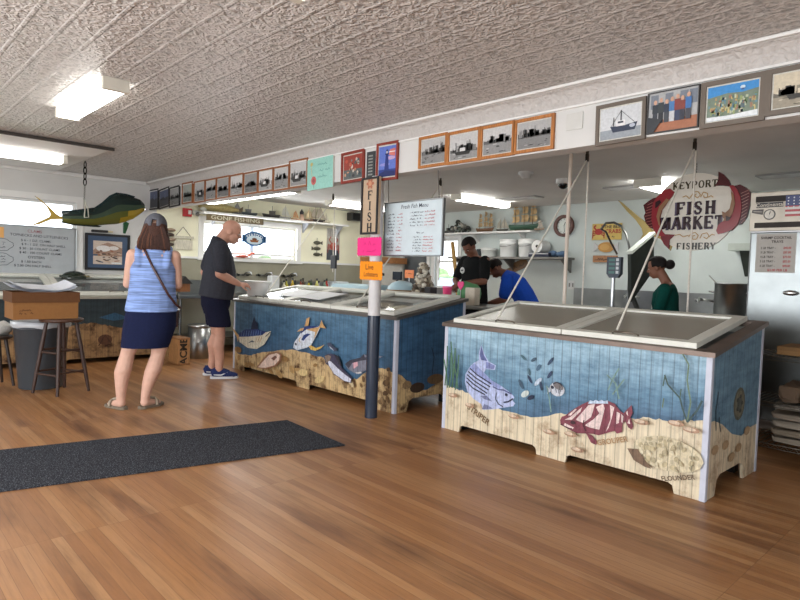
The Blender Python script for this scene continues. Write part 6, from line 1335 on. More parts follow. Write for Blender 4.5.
        fc.text(m, 'THE BEST', w_*.22, h_*.28, .045, C(60, 50, 40), 0, .02, sx=1.1); fc.text(m, 'CRABS', w_*.22, 0, .06, R_, 0, .02); scribble(fc, m, w_*.02, -h_*.36, w_*.4, .04, C(80, 70, 50), .01, 5)
    hung((592.5, 224), (621, 239.5), crabs, 'crab_sign', 'yellow board with a red crab on the kitchen back wall')
    def fishp(fc, m, w_, h_, t):
        pts = [(w_*.33*math.cos(2*PI*i/20), h_*.48*math.sin(2*PI*i/20)) for i in range(20)]; m.prism([fc.p(x, y, -t) for x, y in pts], fc.n*t, C(190, 140, 70)); 
        for s_ in (-1, 1): m.prism([fc.p(s_*w_*.28, 0, -t), fc.p(s_*w_*.5, h_*.45, -t), fc.p(s_*w_*.5, -h_*.4, -t)], fc.n*t, C(196, 196, 196))
        fc.ellipse(m, -.02, 0, w_*.2, h_*.3, C(206, 160, 90))
    hung((594, 242), (618, 252.5), fishp, 'fish_plaque', 'orange fish plaque hung under the yellow crab board')
    def plank(fc, m, w_, h_, t): slab(fc, m, w_, h_, t, C(170, 120, 80)); scribble(fc, m, -w_*.4, -h_*.25, w_*.8, h_*.5, C(96, 60, 40), .012, 6)
    hung((593, 255.5), (617, 262.5), plank, 'wooden_plank_sign', 'small brown plank sign lowest under the orange fish plaque', 'wood')
    xt = XB-.25; T_ = lambda x, y: onx(580+x/5.22, 195+y/5.22, xt)
    r = thing('marlin_tail', 'mounted tan billfish tail fin rising behind the round sign', 'fish mount', T_(330, 230))
    m = MB(); m.prism([T_(*p) for p in [(198,28),(215,38),(262,78),(310,118),(345,145),(372,180),(372,205),(345,215),(318,245),(312,235),(328,205),(322,175),(290,130),(245,85)]], V((.035, 0, 0)), C(170, 150, 96)); m.build('upper_fin', 'gloss', r)
    m = MB(); m.prism([T_(*p) for p in [(372,180),(430,200),(480,260),(470,290),(420,230),(372,212)]], V((.035, 0, 0)), C(150, 128, 84)); m.build('stub', 'gloss', r)
    m = MB(); p = T_(350, 190); m.cyl(p+V((.03, 0, 0)), V((XB-.001, p.y, p.z)), .04, None, C(110, 90, 60), 12); m.build('wall_stub', 'wood', r)
    a = onx(738, 245, 8.2); r = thing('bracket_shelf', 'small grey bracket shelf on the wall beside the steel refrigerator', 'shelf', (XB-.1, 2.52, 1.74)); m = MB(); m.bb((XB-.3, 2.1, 1.74), (XB-.001, 2.72, 1.83), C(176, 184, 176)); m.build('board', 'paint', r); m = MB(); m.prism([(XB-.25, 2.6, 1.739), (XB-.001, 2.6, 1.739), (XB-.001, 2.6, 1.42)], (0, -.24, 0), C(60, 66, 60)); m.build('bracket', 'paint', r)
    # ceiling fittings
    def ceil_at(u, v, d=0): return onz(u, v, ZK-d)
    c = ceil_at(526, 172); m = MB(); m.lathe((c.x, c.y, ZK), [(.0, -.075), (.05, -.07), (.06, -.03), (.085, -.028), (.085, -.001)], C(206, 206, 204), 20); one(m, 'smoke_detector', 'plastic', 'white smoke detector on the kitchen ceiling left of the dome camera', 'detector', (c.x, c.y, ZK-.075))
    c = ceil_at(563.5, 179); r = thing('dome_camera', 'white dome camera with a dark lens on the kitchen ceiling', 'camera', (c.x, c.y, ZK-.12)); m = MB(); m.lathe((c.x, c.y, ZK), [(.07, -.06), (.085, -.055), (.085, -.001)], C(216, 216, 214), 20); m.build('camera_base', 'plastic', r); m = MB(); m.ell((c.x, c.y, ZK-.06), (.062, .062, .06), C(20, 20, 22), n=16, k=9, keep=lambda x, y, z: z < .1); m.build('lens_dome', 'gloss', r)
    for u, v, lab in [(519, 197.5, 'flat grey ceiling vent beyond the kitchen ship shelf light'), (634, 186, 'flat grey ceiling vent left of the light behind the round sign'), (797, 173, 'flat grey ceiling vent above the steel refrigerator')]:
        c = ceil_at(u, v); m = MB(); m.bb((c.x-.12, c.y-.36, ZK-.02), (c.x+.12, c.y+.36, ZK-.001), C(150, 150, 148), bev=.004)
        for k in range(5): m.bb((c.x-.1+k*.045, c.y-.33, ZK-.026), (c.x-.085+k*.045, c.y+.33, ZK-.0201), C(196, 196, 194))
        one(m, 'ceiling_vent', 'paint', lab, 'vent', (c.x, c.y, ZK-.026))

    # round fish market sign
    xs = 6.2; tl = onx(655, 213, xs); R_ = .415; c = V((xs, (onx(653.5, 212, xs).y+onx(737, 212, xs).y)/2, (onx(697, 173, xs).z+onx(697, 250.5, xs).z)/2)); R_ = (onx(697, 173, xs).z-onx(697, 250.5, xs).z)/2; RXX = abs(onx(653.5, 212, xs).y-onx(737, 212, xs).y)/2
    r = thing('round_sign', 'round white fish market sign with two red fish, hung by a chain', 'sign', c-V((0, 0, R_)))
    fc = Face(c, RX, UPZ, .0012); m = MB(); n = 56
    m.prism([fc.p(RXX*math.cos(2*PI*i/n), R_*math.sin(2*PI*i/n), -.025) for i in range(n)], fc.n*.025, C(226, 220, 208))
    Q = lambda x, y: ((lambda p: (-(p.y-c.y), p.z-c.z))(onx(640+x/6.667, 165+y/6.667, xs)))
    GR, BR, PU, GD = C(92, 92, 76), C(56, 34, 40), C(96, 84, 106), C(186, 150, 96)
    def wline(txt, x, y, h_, col, sx, lean=0): p = Q(x, y); serif(fc, m, txt, p[0], p[1], h_, col, sx, .1, lean=lean)
    wline('KEYPORT', 366, 131, .07, C(74, 66, 46), .86); wline('FISH', 364, 288, .13, PU, .84); wline('FISH', 369, 284, .122, BR, .84); wline('MARKET', 342, 387, .128, PU, .8); wline('MARKET', 346, 383, .12, BR, .8); wline('FISHERY', 372, 541, .066, C(56, 54, 48), .84)
    for pts in ([(285,215),(310,205),(330,225),(345,205),(360,180),(390,178),(405,200),(385,220),(365,205),(378,192)], [(405,215),(425,180),(452,190),(452,215),(430,220),(425,203)], [(455,215),(475,205),(490,215)], [(235,470),(265,462),(290,480),(325,468)], [(325,480),(340,458),(370,450),(390,470),(378,495),(352,495),(350,475),(368,470)], [(400,490),(415,460),(448,452),(462,475),(445,492),(425,480)], [(460,480),(480,462),(500,468)]): fc.line(m, [Q(*p) for p in pts], .009, GD, .0055)
    m.build('sign_board', 'gloss', r, recalc=False)
    RED, DRED, BRN = C(150, 44, 52), C(84, 34, 38), C(150, 110, 80)
    def relief(pts, col, o0, o1, mb): mb.prism([fc.p(*Q(*p), o0) for p in pts], fc.n*(o1-o0), col)
    # left fish, head up
    f = MB(); relief([(170,168),(205,158),(232,180),(222,205),(195,235),(175,265),(150,300),(138,350),(140,400),(150,440),(175,470),(150,478),(120,468),(95,430),(82,370),(84,310),(92,255),(118,215)], RED, -.02, .022, f); relief([(185,225),(205,235),(180,262),(150,305),(138,360),(146,420),(132,400),(118,345),(135,280)], BRN, .022, .03, f); relief([(112,250),(140,235),(150,250),(125,282),(110,290)], C(56, 30, 34), .03, .034, f)
    f.build('carved_fish', 'gloss', r)
    f = MB(); relief([(118,215),(92,255),(84,310),(82,370),(95,430),(70,420),(40,385),(28,340),(38,320),(25,268),(60,240),(90,222)], DRED, -.018, .01, f)
    f2_ = Face(fc.p(0, 0, .011), RX, UPZ, .0006)
    for k in range(9): f2_.line(f, [Q(88-(k > 4)*2, 250+20*k), Q(34+5*abs(k-4), 268+19*k)], .005, C(170, 96, 90), .0006)
    f.build('dorsal_fin', 'gloss', r)
    f = MB(); relief([(140,455),(175,462),(235,465),(200,500),(195,560),(165,530),(145,490)], C(120, 44, 50), -.01, .02, f); f.build('tail_fin', 'gloss', r)
    # right fish, head down
    f = MB(); relief([(600,140),(625,135),(655,165),(675,215),(682,280),(675,340),(655,395),(615,435),(560,455),(525,462),(512,440),(525,405),(550,380),(590,370),(625,320),(640,260),(632,200),(612,165)], RED, -.02, .022, f); relief([(612,170),(632,200),(640,260),(625,320),(590,370),(560,378),(580,330),(605,290),(618,230)], BRN, .022, .03, f); relief([(580,340),(610,350),(625,335),(600,372),(580,375)], C(60, 36, 34), .03, .034, f)
    f.build('carved_fish', 'gloss', r)
    f = MB(); relief([(630,138),(670,130),(710,150),(738,180),(742,230),(728,290),(712,350),(680,395),(655,400),(675,340),(682,280),(675,215),(655,165)], DRED, -.018, .01, f)
    for k in range(10): f2_.line(f, [Q(676, 190+22*k), Q(734-3*k, 165+22*k)], .005, C(176, 120, 110), .0006)
    f.build('dorsal_fin', 'gloss', r)
    f = MB(); relief([(528,45),(560,62),(595,100),(610,135),(600,145),(560,140),(505,140),(525,105)], DRED, -.01, .02, f); f.build('tail_fin', 'gloss', r)
    f = MB(); relief([(552,310),(575,320),(615,285),(600,310),(600,340),(560,355)], BRN, .012, .03, f); f.build('pectoral_fin', 'gloss', r)
    f = MB(); top = V((xs, c.y, ZK-.002)); p0 = fc.p(0, R_-.02, -.01); k = 9
    for i in range(k):
        q0 = p0.lerp(top, (i+.5)/k); hz = (top-p0).length/k*.62; pts = [q0+V((.01*math.sin(t)*(i % 2), .01*math.sin(t)*((i+1) % 2), hz*math.cos(t))) for t in [2*PI*j/8 for j in range(9)]]; f.tube(pts, .004, C(70, 66, 60), 5, caps=False)
    f.build('chain', 'metal', r)

    # refrigerator
    fx = 5.72; yl = onx(749.5, 240, fx).y; W_ = 1.3; top = 2.1; SS = C(150, 150, 150)
    r = thing('steel_refrigerator', 'tall stainless steel refrigerator with a small flag sticker at the right edge', 'refrigerator', (fx+.4, yl-W_/2, 0))
    m = MB(); m.bb((fx+.01, yl-W_, .1), (fx+.78, yl, top), SS, bev=.006); m.build('cabinet', 'metal', r)
    m = MB(); m.bb((fx-.03, yl-W_, 1.775), (fx+.009, yl, top), C(176, 168, 156), bev=.004)
    fc = Face((fx-.031, yl-.25, 1.94), RX, UPZ, .001)
    for z0, z1 in ((2.015, 2.065), (1.8, 1.845)): fc.rect(m, -.21, z0-1.94, 1.0, z1-1.94, C(48, 44, 42), .001)
    m.build('grille_panel', 'dull_metal', r, recalc=False)
    U_ = lambda u, v: (lambda p: (-(p.y-fc.c.y), p.z-fc.c.z))(onx(740+u/10, 180+v/10, fx-.031))
    m = MB(); fc.poly(m, [U_(165, 232), U_(435, 215), U_(435, 265), U_(165, 282)], C(30, 28, 30), .0015); a = U_(300, 249); fc.text(m, 'Continental', a[0], a[1], .03, C(206, 196, 180), .01, .01, sx=1.05, o=.0025); m.build('maker_badge', 'print', r, recalc=False)
    m = MB(); fc.poly(m, [U_(125, 300), U_(238, 292), U_(228, 350), U_(118, 330)], C(70, 62, 58), .0015); fc.line(m, [U_(135, 316), U_(225, 320)], .008, C(150, 140, 130), .0025); m.build('sticker', 'print', r, recalc=False)
    m = MB(); a = U_(295, 345); fc.ellipse(m, a[0], a[1], .045, .045, C(60, 58, 56), o=.0015); fc.ellipse(m, a[0], a[1], .036, .036, C(214, 208, 196), o=.0025); fc.line(m, [a, (a[0]+.006, a[1]+.026)], .006, C(30, 30, 30), .0035); m.build('gauge', 'print', r, recalc=False)
    m = MB(); x0, y1 = U_(462, 155); y0 = U_(462, 365)[1]; fw = .32
    for k in range(9): fc.rect(m, x0, y0+(y1-y0)*k/9, x0+fw, y0+(y1-y0)*(k+1)/9, C(176, 60, 66) if k % 2 == 0 else C(216, 210, 206), .0015)
    fc.rect(m, x0, y0+(y1-y0)*.5, x0+fw*.62, y1, C(44, 56, 110), .0025)
    q = random.Random(2)
    for i in range(5):
        for j in range(4): fc.ellipse(m, x0+.02+.04*i, y1-.02-.025*j, .006, .006, C(200, 204, 216), n=6, o=.0035)
    m.build('flag_sticker', 'print', r, recalc=False)
    m = MB(); m.bb((fx-.02, yl-.62, .18), (fx+.009, yl-.012, 1.765), C(120, 124, 124), bev=.01); dr = m.build('door', 'metal', r)
    fs = Face((fx-.021, 0, 0), RX, UPZ, .001); a, b_ = onx(757, 234, fx-.021), onx(794.5, 273, fx-.021); m = MB(); x0, x1, z0, z1 = -a.y, -b_.y, b_.z, a.z
    fs.rect(m, x0, z0, x1, z1, C(186, 182, 176), .001); w_ = x1-x0; cxm = (x0+x1)/2; h_ = z1-z0; K, R2 = C(50, 46, 46), C(176, 60, 64)
    fs.text(m, 'SHRIMP COCKTAIL', cxm, z1-.11*h_, .021, K, .0, .02, sx=.9, o=.002); fs.text(m, 'TRAYS', cxm+.01, z1-.21*h_, .021, K, 0, .02, o=.002)
    for k, (t1, t2) in enumerate([('2 LB TRAY -', '$40.00'), ('3 LB TRAY -', '$55.00'), ('4 LB TRAY -', '$70.00'), ('5 LB TRAY -', '$82.00'), ('6 LB TRAY -', '$98.00')]): z_ = z1-(.37+.115*k)*h_; fs.text(m, t1, x0+w_*.31, z_, .018, K, 0, .02, sx=.85, o=.002); fs.text(m, t2, x0+w_*.79, z_, .018, R2, 0, .02, sx=.8, o=.002)
    fs.text(m, '$3.00 PER LB', cxm+.02, z0+.06*h_, .019, R2, 0, .02, o=.002); m.build('price_sheet', 'card', dr, recalc=False)
    c = onx(791, 293, fx-.02); m = MB(); m.ell((fx-.045, c.y, c.z), (.024, .055, .022), C(216, 216, 214), n=14, k=8); m.build('door_latch', 'metal', dr)
    m = MB(); m.bb((fx-.02, yl-W_+.01, .18), (fx+.009, yl-.635, 1.765), C(176, 182, 184), bev=.01); m.build('door', 'metal', r)
    for y in (yl-.08, yl-W_+.08):
        for x in (fx+.08, fx+.7): m = MB(); m.cyl((x, y, .002), (x, y, .1), .03, None, C(60, 60, 60), 10); m.build('foot', 'paint', r)
    # wire rack in front of it
    x0, x1, y0, y1 = 5.1, 5.56, .35, 1.6
    r = thing('wire_rack', 'low steel wire rack of boxes and bags in front of the refrigerator', 'rack', ((x0+x1)/2, (y0+y1)/2, 0)); WR = C(120, 116, 108)
    for x in (x0, x1):
        for y in (y0, y1): m = MB(); m.cyl((x, y, .002), (x, y, .83), .012, None, WR, 10); m.build('post', 'metal', r)
    for z in (.13, .44, .79):
        m = MB()
        for x in (x0, x1): m.cyl((x, y0, z), (x, y1, z), .006, None, WR, 6); m.cyl((x, y0, z-.03), (x, y1, z-.03), .004, None, WR, 6)
        for y in (y0, y1): m.cyl((x0, y, z), (x1, y, z), .006, None, WR, 6)
        k = 34
        for i in range(1, k): y = y0+(y1-y0)*i/k; m.cyl((x0, y, z+.005), (x1, y, z+.005), .003, None, WR, 5)
        pts = [(x0, y0+(y1-y0)*i/40, z-.03*(i % 2)) for i in range(41)]; m.tube(pts, .003, WR, 5); m.build('wire_shelf', 'metal', r)
    def carton(xa, xb, ya, yb, z, h_, col, lab, tilt=0):
        rr = thing('flat_carton', lab, 'box', ((xa+xb)/2, (ya+yb)/2, z)); m = MB(); m.bb((xa, ya, z), (xb, yb, z+h_), C(*col), bev=.004); m.build('carton', 'card', rr); m = MB(); m.bb((xa-.001, ya-.001, z+h_*.55), (xb+.001, yb+.001, z+h_+.002), C(*[int(q*.9) for q in col])); m.build('carton_lid', 'card', rr)
    carton(5.13, 5.5, 1.04, 1.32, .805, .06, (150, 116, 78), 'flat brown carton on the rack top nearest the freezer'); carton(5.13, 5.5, .7, 1.03, .805, .055, (158, 122, 84), 'flat brown carton on the rack top at the photo edge')
    def bag(c, s, col, lab):
        m = MB(); m.box(c, s, C(*col), bev=.03); q = random.Random(int(c[1]*100+c[2]*37)); m.v = [p+V((q.uniform(-.012, .012),)*3) for p in m.v]; one(m, 'paper_bag', 'card', lab, 'bag', (c[0], c[1], c[2]-s[2]/2), 'paper bags on the wire rack')
    bag((5.3, 1.23, .52), (.3, .14, .13), (110, 92, 76), 'small brown bag on the middle rack shelf beside the freezer'); bag((5.28, 1.02, .535), (.34, .24, .16), (150, 132, 112), 'larger tan bag on the middle rack shelf'); bag((5.28, .72, .53), (.34, .28, .15), (140, 120, 100), 'tan bag at the back end of the middle rack shelf')
    for k in range(5): bag((5.3, 1.14+.01*(k % 2), .17+.06*k), (.34, .36, .034), [(150, 140, 126), (140, 128, 112), (158, 148, 134), (146, 134, 120), (166, 158, 146)][k], ['bottom', 'second lowest', 'middle', 'second highest', 'topmost'][k]+' flat paper stack layer on the lowest rack shelf')
    bag((5.3, .76, .26), (.34, .34, .22), (158, 150, 138), 'pale crumpled bag on the lowest rack shelf')

    # pulleys, ropes and the long wooden pole over the freezers
    def pulley_rope(label, u, v, lid_pt, down_z=None, gl=''):
        c = onz(u, v, ZK-.035); r = thing('lid_pulley', label, 'pulley', (c.x, c.y, ZK-.075), 0, 'lid pulleys')
        m = MB(); m.cyl((c.x, c.y, ZK-.001), (c.x, c.y, ZK-.03), .014, None, C(90, 84, 76), 8); m.box((c.x, c.y, ZK-.06), (.03, .026, .07), C(70, 64, 58), bev=.006); m.build('block', 'metal', r)
        m = MB(); m.tube([V((c.x-.01, c.y, ZK-.09)), V(lid_pt)], .0075, C(228, 224, 214), 7); m.build('rope', 'cloth', r)
        if down_z is not None: m = MB(); m.tube([V((c.x+.03, c.y, ZK-.09)), V((c.x+.03, c.y, down_z))], .008, C(222, 216, 206), 7); m.build('rope', 'cloth', r)
        return c
    pulley_rope('ceiling pulley whose rope runs to the left lid of the nearest freezer', 587.3, 155, S1(1.62, .03, .07), .95)
    pulley_rope('ceiling pulley whose rope passes in front of the round sign', 695, 143, S1(.62, .03, .07), .95)
    pulley_rope('ceiling pulley beside the hanging whiteboard', 440.5, 181, S2(.62, .03, .07), 1.25)
    pulley_rope('ceiling pulley left of the carved fish sign', 333.2, 196, S2(2.4, .03, .07), 1.3)
    m = MB(); a = onz(571.3, 153, ZK); x_, y_ = a.x, a.y; m.tube([(x_, y_, ZK-.002), (x_-.0, y_+.005, 1.7), (x_, y_, .002)], .018, C(222, 208, 194), 12); one(m, 'wooden_pole', 'paint', 'pale upright wooden pole behind the nearest freezer', 'pole', (x_, y_, .002))
    p = onx(335.5, 262, 5.4); m = MB(); m.cyl((5.4, p.y, 1.0), (5.4, p.y, 1.95), .008, None, C(190, 190, 190), 8); 
    r = thing('display_pole', 'slim steel pole with a small dark display in front of the crab picture', 'scale', (5.4, p.y, .981)); m.build('pole', 'metal', r); m = MB(); m.bb((5.35, p.y-.06, p.z-.1), (5.385, p.y+.06, p.z+.1), C(40, 44, 52), bev=.008); m.build('head', 'plastic', r); m = MB(); m.lathe((5.4, p.y, .981), [(.1, .0), (.1, .02), (.03, .04), (.0, .04)], C(120, 120, 120), 18); m.build('base', 'metal', r)

    # serving table behind the tuna freezer and what stands on it
    tz = .98; r = thing('serving_table', 'steel table behind the tuna freezer', 'table', (5.7, 6.4, 0)); m = MB(); m.bb((5.15, 4.1, tz-.04), (5.72, 8.0, tz), C(150, 152, 150), bev=.008); m.build('tabletop', 'metal', r)
    for x in (5.21, 5.66):
        for y in (4.17, 7.93): m = MB(); m.cyl((x, y, .002), (x, y, tz-.04), .022, None, C(120, 120, 120), 10); m.build('leg', 'metal', r)
    LB = C(170, 200, 212); tz += .001
    def on_t(u, x=5.6): return V((x, onx(u, 285, x).y, tz))
    c = on_t(361, 5.46); m = MB(); m.box(c+V((0, 0, .08)), (.46, .85, .16), LB, bev=.05); one(m, 'wrapped_tray', 'plastic', 'long tray under pale blue plastic behind the post', 'tray', c)
    c = on_t(402, 5.42); m = MB(); m.ell(c+V((0, 0, .12)), (.19, .2, .12), LB, keep=lambda x, y, z: z > 0); m.build; m.lathe(c, [(.17, .0005), (.2, .07), (.21, .12), (.0, .12)], C(150, 120, 84), 20); one(m, 'bread_basket', 'plastic', 'brown basket covered with pale blue plastic right of the post', 'basket', c)
    c = on_t(397, 5.69); r = thing('register_display', 'small black tilted display screen behind the blue covered basket', 'display', c); m = MB(); m.box(c+V((0, 0, .3)), (.03, .17, .12), C(34, 40, 50), bev=.006); m.build('screen', 'gloss', r); m = MB(); m.cyl(c, c+V((0, 0, .25)), .02, None, C(60, 60, 62), 10); m.build('stand', 'plastic', r)
    c = on_t(409, 5.69); r = thing('price_card', 'orange price card standing beside the black display', 'card', c); m = MB(); m.box(c+V((0, 0, .33)), (.01, .17, .11), C(244, 150, 104)); fc = Face(c+V((-.006, 0, .33)), RX, UPZ, .001); scribble(fc, m, -.06, 0, .12, .03, C(120, 70, 50), .006, 3); m.build('card', 'card', r); m = MB(); m.cyl(c, c+V((0, 0, .28)), .008, None, C(180, 180, 180), 8); m.build('stand', 'metal', r)
    c = on_t(423, 5.52); m = MB(); q = random.Random(12)
    for i in range(120):
        h_ = q.random(); rad = .16*(1-h_*.9); an = q.uniform(0, 2*PI); s_ = q.uniform(.03, .055)
        m.ell(c+V((rad*math.cos(an), rad*math.sin(an), .05+h_*.42)), (s_, s_*.7, s_*.5), C(*q.choice([(176, 166, 146), (120, 106, 88), (214, 208, 194), (90, 78, 66), (150, 140, 124), (200, 190, 170)])), Matrix.Rotation(q.uniform(0, 3), 3, 'Y') @ Matrix.Rotation(q.uniform(0, 3), 3, 'Z'), 7, 5)
    one(m, 'oyster_shell_tower', 'paint', 'tall tower of brown and white oyster shells under the hanging whiteboard', 'ornament', c)
    m = MB(); c = on_t(431, 5.3); m.box(c+V((0, 0, .09)), (.12, .1, .18), C(50, 50, 54), bev=.01); one(m, 'card_reader', 'plastic', 'dark card machine right of the oyster shell tower', 'card reader', c)
    c = on_t(447.5, 5.3); r = thing('pink_cup', 'bright pink plastic cup on the table under the narrow window', 'cup', c); m = MB(); m.lathe(c, [(.045, .0005), (.058, .19), (.053, .19), (.0, .18)], C(240, 70, 130), 18); m.build('cup', 'plastic', r); m = MB(); m.lathe(c, [(.06, .18), (.061, .2), (.054, .2), (.053, .185)], C(250, 110, 160), 18); m.build('cup_rim', 'plastic', r)
    c = on_t(439.5, 5.5); m = MB(); m.lathe(c, [(.045, .0005), (.05, .17), (.045, .17), (.0, .16)], C(190, 194, 196), 16); one(m, 'grey_cup', 'plastic', 'grey cup just left of the bright pink cup', 'cup', c)
    c = V((5.36, onx(468, 286, 5.36).y, tz)); one(lump(c+V((0, 0, .13)), .135, C(90, 150, 100), 3, .95), 'plastic_bag', 'plastic', 'green plastic bag in front of the worker in black', 'bag', c)
    c = onx(460.5, 285, 5.24); m = MB(); m.prism([c+V((0, .05*x, .05*z)) for x, z in ((0, -1.2), (.9, -.1), (.9, .6), (.45, .9), (0, .55), (-.45, .9), (-.9, .6), (-.9, -.1))], (.01, 0, 0), C(246, 96, 150)); c2 = V((c.x, c.y, tz)); m.cyl(c+V((.005, 0, -.06)), c2+V((.005, 0, 0)), .006, None, C(200, 200, 200), 6); m.lathe(c2, [(.04, .0), (.04, .008), (.0, .008)], C(200, 200, 200), 12)
    rr = thing('pink_card', 'pink heart shaped card in front of the green plastic bag', 'card', c2); o = m.build('card', 'card', rr)
    c = onx(475.5, 292, 5.3); m = MB(); m.bb((5.2, c.y-.07, tz), (5.3, c.y+.07, tz+.2), C(206, 196, 180), bev=.01); one(m, 'white_carton', 'card', 'off white carton in front of the worker in black', 'box')
    # oar leaning by the narrow window
    a, b_ = onx(457.5, 290, 7.6), onx(452.5, 243, 8.2); d_ = (b_-a).normalized(); bt = a-d_*((a.z-.003)/d_.z); m = MB(); m.tube([bt, b_], .035, C(170, 134, 76), 8); one(m, 'wooden_oar', 'wood', 'brown wooden oar leaning beside the narrow window', 'oar', bt)
kitchen()

# ------------------------------------------------------------------ people
def smooth_skin(o, vox, it=6):
    """merge the overlapping volumes of one part into a single soft closed surface, keeping its colour"""
    me = o.data; col = tuple(me.color_attributes['Col'].data[0].color)
    m = o.modifiers.new('merge', 'REMESH'); m.mode = 'VOXEL'; m.voxel_size = vox; m.use_smooth_shade = True
    s = o.modifiers.new('soften', 'SMOOTH'); s.factor = .5; s.iterations = it
    dg = bpy.context.evaluated_depsgraph_get(); dg.update()
    new = bpy.data.meshes.new_from_object(o.evaluated_get(dg), preserve_all_data_layers=False, depsgraph=dg)
    o.modifiers.clear(); new.name = me.name; mats = list(me.materials); o.data = new; bpy.data.meshes.remove(me)
    if not new.materials:
        for q in mats: new.materials.append(q)
    at = new.color_attributes.new('Col', 'FLOAT_COLOR', 'CORNER'); at.data.foreach_set('color', col*len(new.loops))
    for q in new.polygons: q.use_smooth = True
    return o
def limb(mb, pts, rs, col):
    mb.tube(pts, rs, col, 12)
    for p, r in zip(pts, rs): mb.ell(p, (r, r, r), col, n=12, k=8)
def hand(mb, wrist, d, nrm, col, side=1, curl=.45, s=1.0):
    """palm, four unequal bent fingers and a thumb; nrm = the way the palm faces, side = which way the thumb lies along d x nrm"""
    d = V(d).normalized(); nrm = V(nrm); nrm = (nrm-d*nrm.dot(d)).normalized(); sd = d.cross(nrm).normalized()*side; wrist = V(wrist)
    R = Matrix((sd, d, nrm)).transposed()
    mb.ell(wrist+d*.05*s, (.042*s, .056*s, .02*s), col, R, 12, 8); mb.ell(wrist+d*.01*s, (.03*s, .035*s, .022*s), col, R, 10, 7)
    for i, (o, ln) in enumerate(((.031, .072), (.011, .084), (-.01, .078), (-.03, .06))):
        p = wrist+d*(.09*s)+sd*(o*s); dirn = d.copy(); pts = [p-d*.03*s, p]; a = curl*.6
        for k in (.45, .32, .23):
            a_ = a; dirn = (d*math.cos(a_)+nrm*math.sin(a_)+sd*o*1.5).normalized(); pts.append(pts[-1]+dirn*ln*k*s); a += curl
        mb.tube(pts, [.0095*s, .0095*s, .009*s, .008*s, .0065*s], col, 8)
        for q, r_ in zip(pts[1:], (.0095, .009, .008, .0068)): mb.ell(q, (r_*s,)*3, col, n=8, k=5)
    p = wrist+d*.025*s+sd*.03*s; pts = [p]
    for k, (f, sdw, nw) in zip((.035, .03, .024), ((.6, .8, .25), (.8, .5, .4), (.95, .15, .45))): pts.append(pts[-1]+(d*f+sd*sdw+nrm*nw).normalized()*k*s)
    mb.tube(pts, [.013*s, .0115*s, .01*s, .008*s], col, 8)
    for q, r_ in zip(pts, (.013, .0115, .01, .0082)): mb.ell(q, (r_*s,)*3, col, n=8, k=5)
def head(mb, c, R, col, s=1.0):
    P = lambda x, y, z: V(c)+R @ V((x*s, y*s, z*s))
    E_ = lambda x, y, z, r: mb.ell(P(x, y, z), tuple(q*s for q in r), col, R, 16, 11)
    E_(-.008, 0, .032, (.098, .076, .09)); E_(.03, 0, -.035, (.062, .06, .078)); E_(.055, 0, -.085, (.03, .034, .026)); E_(.075, 0, .022, (.02, .05, .014))
    mb.tube([P(.085, 0, .02), P(.108, 0, -.02), P(.088, 0, -.028)], [.009*s, .016*s, .01*s], col, 8)
    for y in (-1, 1): E_(-.006, y*.077, -.006, (.022, .009, .032)); E_(.068, y*.036, -.026, (.02, .018, .018))
    E_(.088, 0, -.06, (.012, .024, .008)); E_(.086, 0, -.072, (.012, .02, .008))
    return P
def face_bits(r, P, s, R, brow=(60, 44, 36), lips=(150, 92, 84)):
    for y in (-1, 1):
        m = MB(); m.ell(P(.083, y*.032, .004), (.008*s, .01*s, .0045*s), C(200, 194, 186), R, 10, 7); e = m.build('eye', 'gloss', r, local=True); m = MB(); m.ell(P(.0905, y*.032, .003), (.003*s, .005*s, .005*s), C(40, 30, 26), R, 8, 5); m.build('iris', 'gloss', e, local=True)
        m = MB(); m.tube([P(.088, y*.016, .022), P(.09, y*.034, .027), P(.078, y*.052, .022)], [.003*s, .005*s, .003*s], C(*brow), 6); m.build('eyebrow', 'hair', r, local=True)
    m = MB(); m.ell(P(.096, 0, -.065), (.006*s, .022*s, .008*s), C(*lips), R, 10, 7); m.build('lips', 'skin', r, local=True)
def rot_head(yaw, pitch, tilt=0): return Matrix.Rotation(yaw, 3, 'Z') @ Matrix.Rotation(pitch, 3, 'Y') @ Matrix.Rotation(tilt, 3, 'X')
def hair_cap(r, c, R, col, s=1.0, keep=None, grow=1.08, name='hair', mat='hair', dz=0, rough=.0):
    m = MB(); q = random.Random(1)
    m.ell(V(c)+R @ V((-.01*s, 0, (.034+dz)*s)), (.1*grow*s, .079*grow*s, .092*grow*s), C(*col), R, 28, 18, keep=keep)
    o = m.build(name, mat, r, local=True, recalc=False); sl = o.modifiers.new('thick', 'SOLIDIFY'); sl.thickness = .014; sl.offset = -1
    return o
